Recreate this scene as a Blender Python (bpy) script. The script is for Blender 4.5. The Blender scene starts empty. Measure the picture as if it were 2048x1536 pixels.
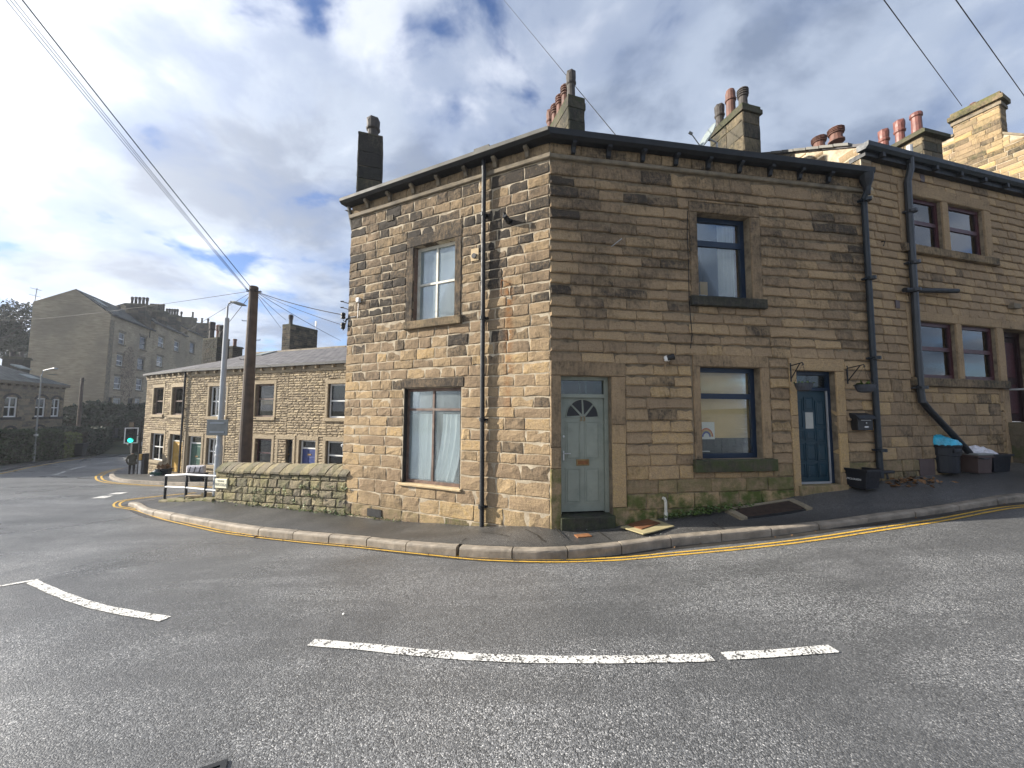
import bpy, math, random
import numpy as np
from mathutils import Vector, Matrix
R = math.radians
sc = bpy.context.scene
COL = sc.collection
rnd = random.Random(7)

# ------------------------------------------------------------------ camera
CAMZ, PITCH, ROLL, FPX = 1.88, R(4.22), R(-0.3), 770.0
cam_d = bpy.data.cameras.new('camera'); cam = bpy.data.objects.new('camera', cam_d); COL.objects.link(cam)
cam_d.sensor_fit = 'HORIZONTAL'; cam_d.sensor_width = 36; cam_d.lens = 36 * FPX / 2048
cam_d.clip_start = 0.05; cam_d.clip_end = 2000
_cp, _sp, _cr, _sr = math.cos(PITCH), math.sin(PITCH), math.cos(ROLL), math.sin(ROLL)
CM = Matrix(((1, 0, 0), (0, _cp, -_sp), (0, _sp, _cp))) @ Matrix(((_cr, 0, _sr), (0, 1, 0), (-_sr, 0, _cr)))
cx_, cy_, cz_ = CM.col[0], CM.col[2], -CM.col[1]           # blender camera: right, up, back
cam.matrix_world = Matrix(((cx_[0], cy_[0], cz_[0], 0), (cx_[1], cy_[1], cz_[1], 0), (cx_[2], cy_[2], cz_[2], CAMZ), (0, 0, 0, 1)))
sc.camera = cam

# ------------------------------------------------------------------ light
SUN_AZ, SUN_EL = R(-86), R(23)            # measured clockwise from +y
SD = Vector((math.sin(SUN_AZ) * math.cos(SUN_EL), math.cos(SUN_AZ) * math.cos(SUN_EL), math.sin(SUN_EL)))
sl = bpy.data.lights.new('sun', 'SUN'); sl.energy = 5.0; sl.angle = R(0.55); sl.color = (1.0, 0.93, 0.82)
so = bpy.data.objects.new('sun', sl); COL.objects.link(so); so.rotation_euler = SD.to_track_quat('Z', 'Y').to_euler()
so.location = (-20, 2, 20)
sc.view_settings.view_transform = 'Standard'; sc.view_settings.look = 'None'
sc.view_settings.exposure = 1.16; sc.view_settings.gamma = 1.0
sc.view_settings.use_curve_mapping = False
sc.render.engine = 'CYCLES'
sc.cycles.max_bounces = 8; sc.cycles.transparent_max_bounces = 12; sc.cycles.use_denoising = True

W = bpy.data.worlds.new('World'); sc.world = W; W.use_nodes = True
nt = W.node_tree; nt.nodes.clear()
def nn(nt, typ, **kw):
    n = nt.nodes.new(typ)
    for k, v in kw.items():
        if k == 'ins':
            for i, x in v.items():
                if isinstance(x, bpy.types.NodeSocket): nt.links.new(x, n.inputs[i])
                else: n.inputs[i].default_value = x
        else: setattr(n, k, v)
    return n
def mth(nt, op, a, b=None, c=None, clamp=False):
    n = nt.nodes.new('ShaderNodeMath'); n.operation = op; n.use_clamp = clamp
    for i, x in enumerate((a, b, c)):
        if x is None: continue
        if isinstance(x, bpy.types.NodeSocket): nt.links.new(x, n.inputs[i])
        else: n.inputs[i].default_value = x
    return n.outputs[0]
def mix(nt, f, a, b, mode='MIX'):
    n = nt.nodes.new('ShaderNodeMix'); n.data_type = 'RGBA'; n.blend_type = mode; n.clamp_factor = True
    for i, x in ((0, f), (6, a), (7, b)):
        if isinstance(x, bpy.types.NodeSocket): nt.links.new(x, n.inputs[i])
        else: n.inputs[i].default_value = x if i == 0 else (*x, 1) if len(x) == 3 else x
    return n.outputs[2]
def ramp(nt, f, stops, interp='LINEAR'):
    n = nt.nodes.new('ShaderNodeValToRGB'); n.color_ramp.interpolation = interp
    e = n.color_ramp.elements
    while len(e) < len(stops): e.new(0.5)
    for q, (p, c) in zip(e, stops):
        q.position = p; q.color = (c, c, c, 1) if not hasattr(c, '__len__') else (*c, 1)
    nt.links.new(f, n.inputs[0]); return n.outputs[0]
def noise(nt, vec, scale, detail=4, rough=0.55, dist=0.0, lac=2.0):
    n = nt.nodes.new('ShaderNodeTexNoise')
    if vec is not None: nt.links.new(vec, n.inputs['Vector'])
    n.inputs['Scale'].default_value = scale; n.inputs['Detail'].default_value = detail
    n.inputs['Roughness'].default_value = rough; n.inputs['Distortion'].default_value = dist
    n.inputs['Lacunarity'].default_value = lac
    return n.outputs['Fac']
# sky: clear Nishita air behind broken cloud projected on a flat cloud deck
tcw = nn(nt, 'ShaderNodeTexCoord').outputs['Generated']
sky = nn(nt, 'ShaderNodeTexSky', sky_type='NISHITA', sun_disc=False, sun_elevation=SUN_EL, sun_rotation=SUN_AZ, altitude=150, air_density=1.0, dust_density=0.6, ozone_density=2.0)
sx = nn(nt, 'ShaderNodeSeparateXYZ', ins={0: tcw})
zz = mth(nt, 'ADD', mth(nt, 'MAXIMUM', sx.outputs[2], 0.0), 0.22)
cu = nn(nt, 'ShaderNodeCombineXYZ', ins={0: mth(nt, 'DIVIDE', sx.outputs[0], zz), 1: mth(nt, 'DIVIDE', sx.outputs[1], zz), 2: 1.3})
big = noise(nt, cu.outputs[0], 1.15, 3, 0.5, 0.2)
det = noise(nt, cu.outputs[0], 3.0, 9, 0.55, 0.3)
dens = mth(nt, 'ADD', mth(nt, 'MULTIPLY', big, 0.62), mth(nt, 'MULTIPLY', det, 0.5))
cov = ramp(nt, dens, [(0.435, 0.0), (0.505, 0.74), (0.60, 1.0)], 'EASE')
cu2 = nn(nt, 'ShaderNodeVectorMath', operation='ADD', ins={0: cu.outputs[0], 1: (0.10, -0.03, 0.4)})
shade = noise(nt, cu2.outputs[0], 2.0, 8, 0.55, 0.25)
sdot = nn(nt, 'ShaderNodeVectorMath', operation='DOT_PRODUCT', ins={0: tcw, 1: tuple(SD)})
glow = mth(nt, 'POWER', mth(nt, 'MAXIMUM', mth(nt, 'MULTIPLY_ADD', sdot.outputs['Value'], 0.5, 0.5), 0.0), 7.0)
cb = ramp(nt, shade, [(0.36, (1.55, 1.95, 2.75)), (0.50, (2.9, 3.4, 4.3)), (0.66, (5.9, 6.2, 6.8))], 'EASE')
gl = nn(nt, 'ShaderNodeVectorMath', operation='SCALE', ins={0: (1.0, 0.98, 0.94), 3: mth(nt, 'MULTIPLY', glow, 5.0)})
cc = nn(nt, 'ShaderNodeVectorMath', operation='ADD', ins={0: cb, 1: gl.outputs[0]})
skyc = mix(nt, 1.0, sky.outputs[0], (0.70, 0.78, 1.0), 'MULTIPLY')
fin = mix(nt, cov, skyc, cc.outputs[0])
bg = nn(nt, 'ShaderNodeBackground', ins={0: fin, 1: 0.078})
nn(nt, 'ShaderNodeOutputWorld', ins={0: bg.outputs[0]})

# ------------------------------------------------------------------ materials
def srgb(h):
    c = [int(h[i:i + 2], 16) / 255 for i in (0, 2, 4)]
    return tuple(x / 12.92 if x <= 0.04045 else ((x + 0.055) / 1.055) ** 2.4 for x in c)
MATS = {}
def new_mat(name):
    m = bpy.data.materials.new(name); m.use_nodes = True
    t = m.node_tree; t.nodes.clear()
    b = t.nodes.new('ShaderNodeBsdfPrincipled'); o = t.nodes.new('ShaderNodeOutputMaterial')
    t.links.new(b.outputs[0], o.inputs[0]); MATS[name] = m
    return m, t, b
def bump(t, b, h, s, d=0.01):
    n = t.nodes.new('ShaderNodeBump'); n.inputs['Strength'].default_value = s; n.inputs['Distance'].default_value = d
    t.links.new(h, n.inputs['Height']); t.links.new(n.outputs[0], b.inputs['Normal'])
def setc(t, sock, c):
    if isinstance(c, bpy.types.NodeSocket): t.links.new(c, sock)
    else: sock.default_value = (*c, 1) if hasattr(c, '__len__') else c
def pos(t): return nn(t, 'ShaderNodeNewGeometry').outputs['Position']
def paint(name, col, rough=0.5, var=0.18, scale=6.0, bmp=0.15, metal=0.0, dirt=None, bscale=40):
    m, t, b = new_mat(name); p = pos(t)
    n1 = noise(t, p, scale, 5, 0.6)
    dk = tuple(x * (1 - 1.6 * var) for x in col); lt = tuple(min(1, x * (1 + var)) for x in col)
    c = ramp(t, n1, [(0.3, dk), (0.7, lt)])
    if dirt:
        n2 = noise(t, p, scale * 0.6, 6, 0.65)
        c = mix(t, ramp(t, n2, [(0.5, 0.0), (0.72, 0.75)]), c, dirt)
    setc(t, b.inputs['Base Color'], c)
    b.inputs['Metallic'].default_value = metal
    setc(t, b.inputs['Roughness'], ramp(t, noise(t, p, scale * 2, 4), [(0.3, max(0, rough - 0.1)), (0.7, min(1, rough + 0.1))]))
    if bmp: bump(t, b, noise(t, p, bscale, 4), bmp, 0.004)
    return m
def stone_mat(name, cols, soot, moss=(0.09, 0.11, 0.03), bscale=28, bstr=0.5, sootpatch=0.5, grain=70):
    """stone whose blocks carry an attribute: r soot on the block, g hue of the block, b moss"""
    m, t, b = new_mat(name); p = pos(t)
    at = nn(t, 'ShaderNodeAttribute', attribute_name='st'); sp = nn(t, 'ShaderNodeSeparateColor', ins={0: at.outputs['Color']})
    r_, g_, b_ = sp.outputs
    fine = noise(t, p, grain, 4, 0.6); mid = noise(t, p, 13, 6, 0.68, 0.4); big_ = noise(t, p, 1.3, 4, 0.55)
    pm = nn(t, 'ShaderNodeMapping', ins={0: p, 3: (26, 26, 5)}); strk = noise(t, pm.outputs[0], 1.0, 5, 0.65, 0.6)
    h = mth(t, 'ADD', g_, mth(t, 'MULTIPLY', mth(t, 'SUBTRACT', mid, 0.5), 1.5), clamp=True)
    c = ramp(t, h, [(0.0, cols[0]), (0.35, cols[1]), (0.7, cols[2]), (1.0, cols[3])])
    c = mix(t, ramp(t, fine, [(0.32, 0.75), (0.58, 0.0)]), c, tuple(x * 0.5 for x in cols[1]))
    sm = mth(t, 'ADD', r_, mth(t, 'MULTIPLY', mth(t, 'SUBTRACT', mid, 0.5), 2.2 * sootpatch))
    sm = mth(t, 'ADD', sm, mth(t, 'MULTIPLY', mth(t, 'SUBTRACT', strk, 0.5), 1.5 * sootpatch))
    sm = mth(t, 'ADD', sm, mth(t, 'MULTIPLY', mth(t, 'SUBTRACT', big_, 0.5), 2.2 * sootpatch))
    sm = mth(t, 'ADD', sm, mth(t, 'MULTIPLY', mth(t, 'SUBTRACT', fine, 0.5), 0.8))
    c = mix(t, ramp(t, sm, [(0.3, 0.0), (0.85, 0.93)]), c, soot)
    mm = mth(t, 'MULTIPLY', b_, ramp(t, noise(t, p, 5, 5, 0.6), [(0.36, 0.0), (0.6, 1.0)]))
    c = mix(t, mm, c, moss)
    setc(t, b.inputs['Base Color'], c)
    b.inputs['Roughness'].default_value = 0.93; b.inputs['Specular IOR Level'].default_value = 0.22
    pb = nn(t, 'ShaderNodeMapping', ins={0: p, 3: (5, 5, 34)}); bed = noise(t, pb.outputs[0], 1.0, 4, 0.6, 0.8)
    hh = mth(t, 'ADD', mth(t, 'MULTIPLY', noise(t, p, bscale, 6, 0.62), 1.0), mth(t, 'MULTIPLY', bed, 0.9))
    hh = mth(t, 'ADD', hh, mth(t, 'MULTIPLY', mid, 1.2))
    bump(t, b, hh, bstr, 0.022)
    return m
BUFF = [(0.255, 0.185, 0.12), (0.34, 0.248, 0.15), (0.43, 0.31, 0.175), (0.51, 0.345, 0.155)]
SOOT = (0.033, 0.031, 0.029)
stone_mat('sandstone', BUFF, SOOT)
stone_mat('sandstone_shade_face', [(0.31, 0.222, 0.138), (0.40, 0.285, 0.168), (0.49, 0.345, 0.188), (0.55, 0.375, 0.17)], (0.045, 0.039, 0.033), bstr=0.7)  # lighter copy of sandstone; walls in shade are brightened by its colour
stone_mat('terrace_stone', [(0.30, 0.24, 0.165), (0.39, 0.315, 0.215), (0.46, 0.375, 0.255), (0.52, 0.42, 0.27)], (0.10, 0.08, 0.055), bscale=14, bstr=0.8)
stone_mat('sooty_stone', [(0.10, 0.09, 0.07), (0.15, 0.125, 0.09), (0.21, 0.17, 0.115), (0.27, 0.21, 0.13)], (0.03, 0.03, 0.029), moss=(0.06, 0.075, 0.03))
stone_mat('garden_stone', [(0.22, 0.195, 0.15), (0.29, 0.245, 0.175), (0.35, 0.29, 0.19), (0.40, 0.335, 0.19)], (0.09, 0.083, 0.073), moss=(0.17, 0.17, 0.07), bstr=0.9)
stone_mat('far_ashlar', [(0.18, 0.155, 0.115), (0.23, 0.195, 0.14), (0.27, 0.225, 0.155), (0.30, 0.25, 0.165)], (0.09, 0.08, 0.065), bscale=4, bstr=0.2)
def mortar_mat(name, c, dark):
    m, t, b = new_mat(name); p = pos(t)
    f = noise(t, p, 5, 6, 0.65)
    setc(t, b.inputs['Base Color'], mix(t, ramp(t, f, [(0.38, 0.0), (0.66, 1.0)]), c, dark))
    b.inputs['Roughness'].default_value = 0.95
    bump(t, b, noise(t, p, 60, 5), 0.7, 0.01)
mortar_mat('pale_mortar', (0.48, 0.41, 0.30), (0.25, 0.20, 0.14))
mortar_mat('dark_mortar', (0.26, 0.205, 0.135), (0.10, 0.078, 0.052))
mortar_mat('terrace_mortar', (0.20, 0.16, 0.105), (0.11, 0.09, 0.06))
def asphalt(name, lo, hi, chip, rough, wet, chipscale=85):
    m, t, b = new_mat(name); p = pos(t)
    v = nn(t, 'ShaderNodeTexVoronoi', feature='F1', ins={'Vector': p, 'Scale': chipscale})
    v2 = nn(t, 'ShaderNodeTexVoronoi', feature='F1', ins={'Vector': p, 'Scale': chipscale * 2.1})
    sc1 = nn(t, 'ShaderNodeSeparateColor', ins={0: v.outputs['Color']}).outputs[0]
    sc2 = nn(t, 'ShaderNodeSeparateColor', ins={0: v2.outputs['Color']}).outputs[1]
    val = mth(t, 'ADD', mth(t, 'MULTIPLY', sc1, 0.65), mth(t, 'MULTIPLY', sc2, 0.35))
    c = ramp(t, val, [(0.16, tuple(x * 0.28 for x in lo)), (0.42, lo), (0.70, hi), (0.80, tuple(x * 1.35 for x in hi)), (0.90, chip)])
    big_ = noise(t, p, 0.55, 6, 0.62, 0.5)
    c = mix(t, ramp(t, big_, [(0.35, 0.6), (0.60, 0.0)]), c, tuple(x * 0.5 for x in lo), 'MIX')
    pt_ = nn(t, 'ShaderNodeMapping', ins={0: p, 3: (0.22, 1.5, 1)}); c = mix(t, ramp(t, noise(t, pt_.outputs[0], 1.0, 5, 0.6, 0.4), [(0.42, 0.5), (0.56, 0.0)]), c, tuple(x * 0.6 for x in lo))
    st = noise(t, p, 2.2, 6, 0.65)
    cw = nn(t, 'ShaderNodeVectorMath', operation='ADD', ins={0: p, 1: nn(t, 'ShaderNodeTexNoise', ins={'Vector': p, 'Scale': 1.4, 'Detail': 5.0}).outputs['Color']})
    ck = nn(t, 'ShaderNodeTexVoronoi', feature='DISTANCE_TO_EDGE', ins={'Vector': cw.outputs[0], 'Scale': 0.55})
    ckf = mth(t, 'MULTIPLY', ramp(t, ck.outputs['Distance'], [(0.001, 1.0), (0.006, 0.0)]), ramp(t, noise(t, p, 0.5, 3), [(0.54, 0.0), (0.62, 0.4)]))
    c = mix(t, ckf, c, (0.015, 0.015, 0.015))
    c = mix(t, ramp(t, st, [(0.55, 0.0), (0.75, 0.3)]), c, tuple(x * 0.8 for x in hi))
    setc(t, b.inputs['Base Color'], c)
    wetm = ramp(t, noise(t, p, 0.35, 4, 0.55, 0.5), [(0.36, 1.0), (0.6, 0.0)])
    setc(t, b.inputs['Roughness'], mth(t, 'SUBTRACT', rough, mth(t, 'MULTIPLY', wetm, wet)))
    b.inputs['Specular IOR Level'].default_value = 0.5
    hgt = mth(t, 'ADD', mth(t, 'MULTIPLY', v.outputs['Distance'], -1.0), mth(t, 'MULTIPLY', sc1, 0.6))
    bump(t, b, hgt, 0.6, 0.006)
    return m
asphalt('road_asphalt', (0.140, 0.143, 0.146), (0.235, 0.238, 0.240), (0.75, 0.74, 0.72), 0.40, 0.16, 112)  # pale grit chips; the whitest also paint in the sparkle of wet asphalt
asphalt('pavement_asphalt', (0.075, 0.073, 0.070), (0.145, 0.140, 0.132), (0.36, 0.345, 0.32), 0.50, 0.22, 120)
paint('kerb_stone_mat', (0.27, 0.23, 0.18), 0.75, 0.25, 5, 0.6, dirt=(0.085, 0.072, 0.055), bscale=60)
paint('gutter_grime', (0.035, 0.032, 0.028), 0.55, 0.3, 9, 0.5)
def marking(name, col, wear):
    m, t, b = new_mat(name); p = pos(t)
    v = nn(t, 'ShaderNodeTexVoronoi', feature='F1', ins={'Vector': p, 'Scale': 75})
    w = mth(t, 'ADD', mth(t, 'MULTIPLY', noise(t, p, 7, 5, 0.7), 0.75), mth(t, 'MULTIPLY', nn(t, 'ShaderNodeSeparateColor', ins={0: v.outputs['Color']}).outputs[0], 0.28))
    f = ramp(t, w, [(wear - 0.05, 0.0), (wear + 0.03, 1.0)])
    d = ramp(t, noise(t, p, 30, 4), [(0.3, tuple(x * 0.75 for x in col)), (0.65, col)])
    setc(t, b.inputs['Base Color'], mix(t, f, d, (0.07, 0.068, 0.064)))
    b.inputs['Roughness'].default_value = 0.65
    bump(t, b, v.outputs['Distance'], 0.5, 0.005)
marking('white_marking', (0.74, 0.73, 0.69), 0.60)
marking('yellow_marking', (0.66, 0.40, 0.055), 0.66)
def slate(name, c0, c1):
    m, t, b = new_mat(name); p = pos(t)
    tc = nn(t, 'ShaderNodeTexCoord').outputs['UV']
    br = nn(t, 'ShaderNodeTexBrick', ins={'Vector': tc, 'Color1': (*c0, 1), 'Color2': (*c1, 1), 'Mortar': tuple(x * 0.35 for x in c0) + (1,), 'Scale': 1.0, 'Mortar Size': 0.03, 'Brick Width': 0.42, 'Row Height': 0.3, 'Bias': 0.0})
    c = mix(t, ramp(t, noise(t, p, 2.5, 6, 0.65), [(0.4, 0.0), (0.75, 0.6)]), br.outputs[0], (0.20, 0.20, 0.19))
    setc(t, b.inputs['Base Color'], c); b.inputs['Roughness'].default_value = 0.8; b.inputs['Specular IOR Level'].default_value = 0.25
    bump(t, b, mth(t, 'ADD', br.outputs['Fac'], mth(t, 'MULTIPLY', noise(t, p, 8, 4), -0.4)), 0.5, -0.02)
slate('roof_slate', (0.075, 0.072, 0.08), (0.15, 0.14, 0.15))
slate('roof_slate_green', (0.05, 0.06, 0.056), (0.075, 0.085, 0.08))
def glass(name, tint, refl=1.0, rough=0.0):
    m = bpy.data.materials.new(name); m.use_nodes = True; t = m.node_tree; t.nodes.clear(); MATS[name] = m
    fr = nn(t, 'ShaderNodeFresnel', ins={'IOR': 1.55})
    tr = nn(t, 'ShaderNodeBsdfTransparent', ins={0: (*tint, 1)}); gs = nn(t, 'ShaderNodeBsdfGlossy', ins={0: (0.9, 0.93, 0.95, 1), 1: rough})
    bm = nn(t, 'ShaderNodeBump', ins={'Strength': 0.012, 'Distance': 0.02, 'Height': noise(t, pos(t), 1.6, 1)})
    t.links.new(bm.outputs[0], gs.inputs['Normal'])
    mx = nn(t, 'ShaderNodeMixShader', ins={0: mth(t, 'MULTIPLY', fr.outputs[0], refl, clamp=True), 1: tr.outputs[0], 2: gs.outputs[0]})
    nn(t, 'ShaderNodeOutputMaterial', ins={0: mx.outputs[0]})
glass('window_glass', (0.86, 0.89, 0.88), 1.25)
def milky(name, k):
    glass(name, (0.98, 1.0, 1.0), 0.8, 0.08); t = MATS[name].node_tree; o = [n for n in t.nodes if n.type == 'OUTPUT_MATERIAL'][0]; src = o.inputs[0].links[0].from_socket
    p = pos(t); mp = nn(t, 'ShaderNodeMapping', ins={0: p, 3: (9, 9, 1.6)}); f = ramp(t, noise(t, mp.outputs[0], 1.0, 5, 0.6), [(0.3, k * 0.4), (0.7, k)])
    df = nn(t, 'ShaderNodeBsdfDiffuse', ins={0: (0.62, 0.72, 0.73, 1)}); mx = nn(t, 'ShaderNodeMixShader', ins={0: f, 1: src, 2: df.outputs[0]}); t.links.new(mx.outputs[0], o.inputs[0])
milky('milky_glass', 0.20)
glass('clear_glass', (0.93, 0.94, 0.92), 0.45)
glass('dusty_glass', (0.55, 0.62, 0.62), 1.6, 0.12)
paint('cornice_stone', (0.20, 0.165, 0.115), 0.9, 0.3, 4, 0.6, dirt=(0.06, 0.053, 0.043))
paint('gutter_weathered', (0.13, 0.125, 0.11), 0.7, 0.3, 3, 0.4, dirt=(0.05, 0.05, 0.045))
paint('black_iron', (0.010, 0.012, 0.015), 0.6, 0.3, 8, 0.2)
paint('blue_black_iron', (0.012, 0.019, 0.026), 0.5, 0.3, 8, 0.2)
paint('grey_pipe', (0.03, 0.035, 0.041), 0.4, 0.2, 4, 0.2)
paint('sage_paint', (0.265, 0.285, 0.232), 0.45, 0.08, 4, 0.12, dirt=(0.15, 0.18, 0.15))
paint('navy_paint', (0.006, 0.020, 0.046), 0.4, 0.15, 4, 0.1)
paint('teal_paint', (0.005, 0.033, 0.052), 0.4, 0.12, 4, 0.1)
paint('brown_paint', (0.135, 0.082, 0.06), 0.6, 0.3, 9, 0.35, dirt=(0.24, 0.2, 0.16))
paint('maroon_paint', (0.055, 0.012, 0.018), 0.45, 0.2, 6, 0.1)
paint('dark_maroon_paint', (0.022, 0.007, 0.009), 0.5, 0.2, 6, 0.1)
paint('cream_paint', (0.62, 0.60, 0.52), 0.5, 0.1, 8, 0.15, dirt=(0.36, 0.33, 0.26))
paint('white_paint', (0.74, 0.74, 0.72), 0.4, 0.06, 8, 0.08)
paint('yellow_door_paint', (0.40, 0.235, 0.035), 0.5, 0.1, 4, 0.1)
paint('green_door_paint', (0.012, 0.075, 0.05), 0.45, 0.1, 4, 0.1)
paint('blue_door_paint', (0.014, 0.035, 0.16), 0.45, 0.1, 4, 0.1)
paint('black_paint', (0.012, 0.012, 0.013), 0.45, 0.2, 6, 0.1)
paint('brass', (0.30, 0.20, 0.09), 0.45, 0.2, 20, 0.1, metal=0.8)
paint('steel', (0.55, 0.55, 0.54), 0.35, 0.1, 12, 0.1, metal=0.9)
paint('galvanised', (0.42, 0.43, 0.44), 0.5, 0.12, 6, 0.15, metal=0.35)
paint('lamp_grey', (0.34, 0.37, 0.40), 0.5, 0.08, 4, 0.1)
paint('sign_back', (0.22, 0.23, 0.22), 0.6, 0.12, 5, 0.1)
paint('sign_cream', (0.78, 0.74, 0.55), 0.55, 0.05, 8, 0.05)
paint('terracotta', (0.14, 0.062, 0.042), 0.7, 0.25, 6, 0.3, dirt=(0.08, 0.055, 0.045))
paint('terracotta_pale', (0.17, 0.062, 0.048), 0.55, 0.2, 6, 0.3, dirt=(0.2, 0.1, 0.08))
paint('sooty_clay', (0.06, 0.052, 0.046), 0.75, 0.3, 6, 0.3)
paint('lead', (0.30, 0.31, 0.32), 0.55, 0.15, 5, 0.2)
paint('room_dark', (0.035, 0.036, 0.036), 0.9, 0.2, 2, 0)
paint('room_tan', (0.74, 0.55, 0.30), 0.8, 0.08, 1.5, 0)
paint('room_grey_tile', (0.10, 0.105, 0.105), 0.35, 0.15, 6, 0)
paint('curtain_pale', (0.90, 0.93, 0.91), 0.9, 0.04, 4, 0)
paint('curtain_teal', (0.12, 0.21, 0.20), 0.9, 0.15, 4, 0)
paint('curtain_grey', (0.42, 0.42, 0.38), 0.9, 0.1, 4, 0)
paint('net_curtain', (0.40, 0.41, 0.39), 0.9, 0.15, 9, 0)
paint('paper', (0.78, 0.78, 0.74), 0.8, 0.03, 10, 0)
paint('rainbow_red', (0.60, 0.16, 0.09), 0.8, 0.2, 60, 0)
paint('rainbow_orange', (0.68, 0.40, 0.22), 0.8, 0.2, 60, 0)
paint('rainbow_yellow', (0.68, 0.55, 0.25), 0.8, 0.2, 60, 0)
paint('rainbow_blue', (0.18, 0.19, 0.42), 0.8, 0.2, 60, 0)
paint('bin_plastic', (0.006, 0.008, 0.013), 0.45, 0.2, 12, 0.15)
paint('box_navy', (0.004, 0.006, 0.011), 0.42, 0.2, 12, 0.15)
paint('brown_plastic', (0.085, 0.056, 0.05), 0.5, 0.15, 9, 0.1)
paint('green_plastic', (0.01, 0.07, 0.055), 0.45, 0.15, 9, 0.1)
paint('blue_bag', (0.04, 0.40, 0.58), 0.3, 0.25, 9, 0.5, bscale=25)
paint('white_bag', (0.62, 0.60, 0.62), 0.45, 0.2, 14, 0.5, bscale=25)
paint('grate_brown', (0.05, 0.03, 0.02), 0.7, 0.3, 12, 0.4)
paint('cardboard', (0.33, 0.28, 0.15), 0.85, 0.15, 5, 0.3)
paint('rust_brown', (0.14, 0.055, 0.02), 0.8, 0.25, 5, 0.3)
paint('rust', (0.24, 0.10, 0.035), 0.85, 0.3, 12, 0.4)
paint('pole_wood', (0.085, 0.062, 0.047), 0.8, 0.25, 7, 0.6)
paint('pale_timber', (0.50, 0.38, 0.22), 0.8, 0.15, 9, 0.3)
paint('basket_grey', (0.05, 0.056, 0.07), 0.6, 0.2, 12, 0.2)
paint('leaf_green', (0.075, 0.12, 0.025), 0.6, 0.35, 9, 0)
paint('leaf_pale', (0.22, 0.27, 0.13), 0.6, 0.3, 14, 0)
paint('hedge_green', (0.050, 0.075, 0.026), 0.65, 0.4, 2, 0)
paint('hedge_dark', (0.030, 0.045, 0.022), 0.7, 0.4, 2, 0)
paint('hedge_yellow', (0.13, 0.15, 0.035), 0.65, 0.3, 3, 0)
paint('dead_leaf', (0.20, 0.10, 0.035), 0.8, 0.4, 20, 0)
paint('bark', (0.06, 0.048, 0.036), 0.9, 0.3, 9, 0.6)
paint('jacket', (0.052, 0.05, 0.034), 0.85, 0.2, 10, 0.3)
paint('trousers', (0.017, 0.018, 0.022), 0.85, 0.2, 10, 0.2)
paint('skin', (0.42, 0.25, 0.18), 0.6, 0.08, 10, 0)
paint('grey_hair', (0.28, 0.26, 0.23), 0.8, 0.15, 40, 0.3)
paint('grass_ground', (0.055, 0.065, 0.03), 0.9, 0.4, 0.6, 0.5, dirt=(0.07, 0.055, 0.038))
paint('cable_black', (0.008, 0.008, 0.009), 0.8, 0.1, 4, 0)
paint('dish_grey', (0.22, 0.255, 0.25), 0.45, 0.08, 5, 0.1)
paint('ivy_red', (0.11, 0.065, 0.05), 0.8, 0.3, 3, 0)
paint('car_dark', (0.02, 0.022, 0.028), 0.25, 0.1, 2, 0)
m_, t_, b_ = new_mat('render_tan'); p_ = pos(t_)
mp_ = nn(t_, 'ShaderNodeMapping', ins={0: p_, 3: (1.3, 1.3, 6.0)}); n1_ = noise(t_, mp_.outputs[0], 1.0, 5, 0.6); n2_ = noise(t_, p_, 0.3, 5, 0.6)
c_ = ramp(t_, n1_, [(0.3, (0.25, 0.20, 0.135)), (0.5, (0.36, 0.295, 0.20)), (0.7, (0.46, 0.38, 0.26))])
setc(t_, b_.inputs['Base Color'], mix(t_, ramp(t_, n2_, [(0.42, 0.0), (0.62, 0.7)]), c_, (0.22, 0.185, 0.135))); b_.inputs['Roughness'].default_value = 0.9
bump(t_, b_, n1_, 0.3, 0.05)
def emit(name, col, s):
    m, t, b = new_mat(name); b.inputs['Base Color'].default_value = (*col, 1)
    b.inputs['Emission Color'].default_value = (*col, 1); b.inputs['Emission Strength'].default_value = s
emit('green_lamp', (0.02, 0.85, 0.6), 1.6)
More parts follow.
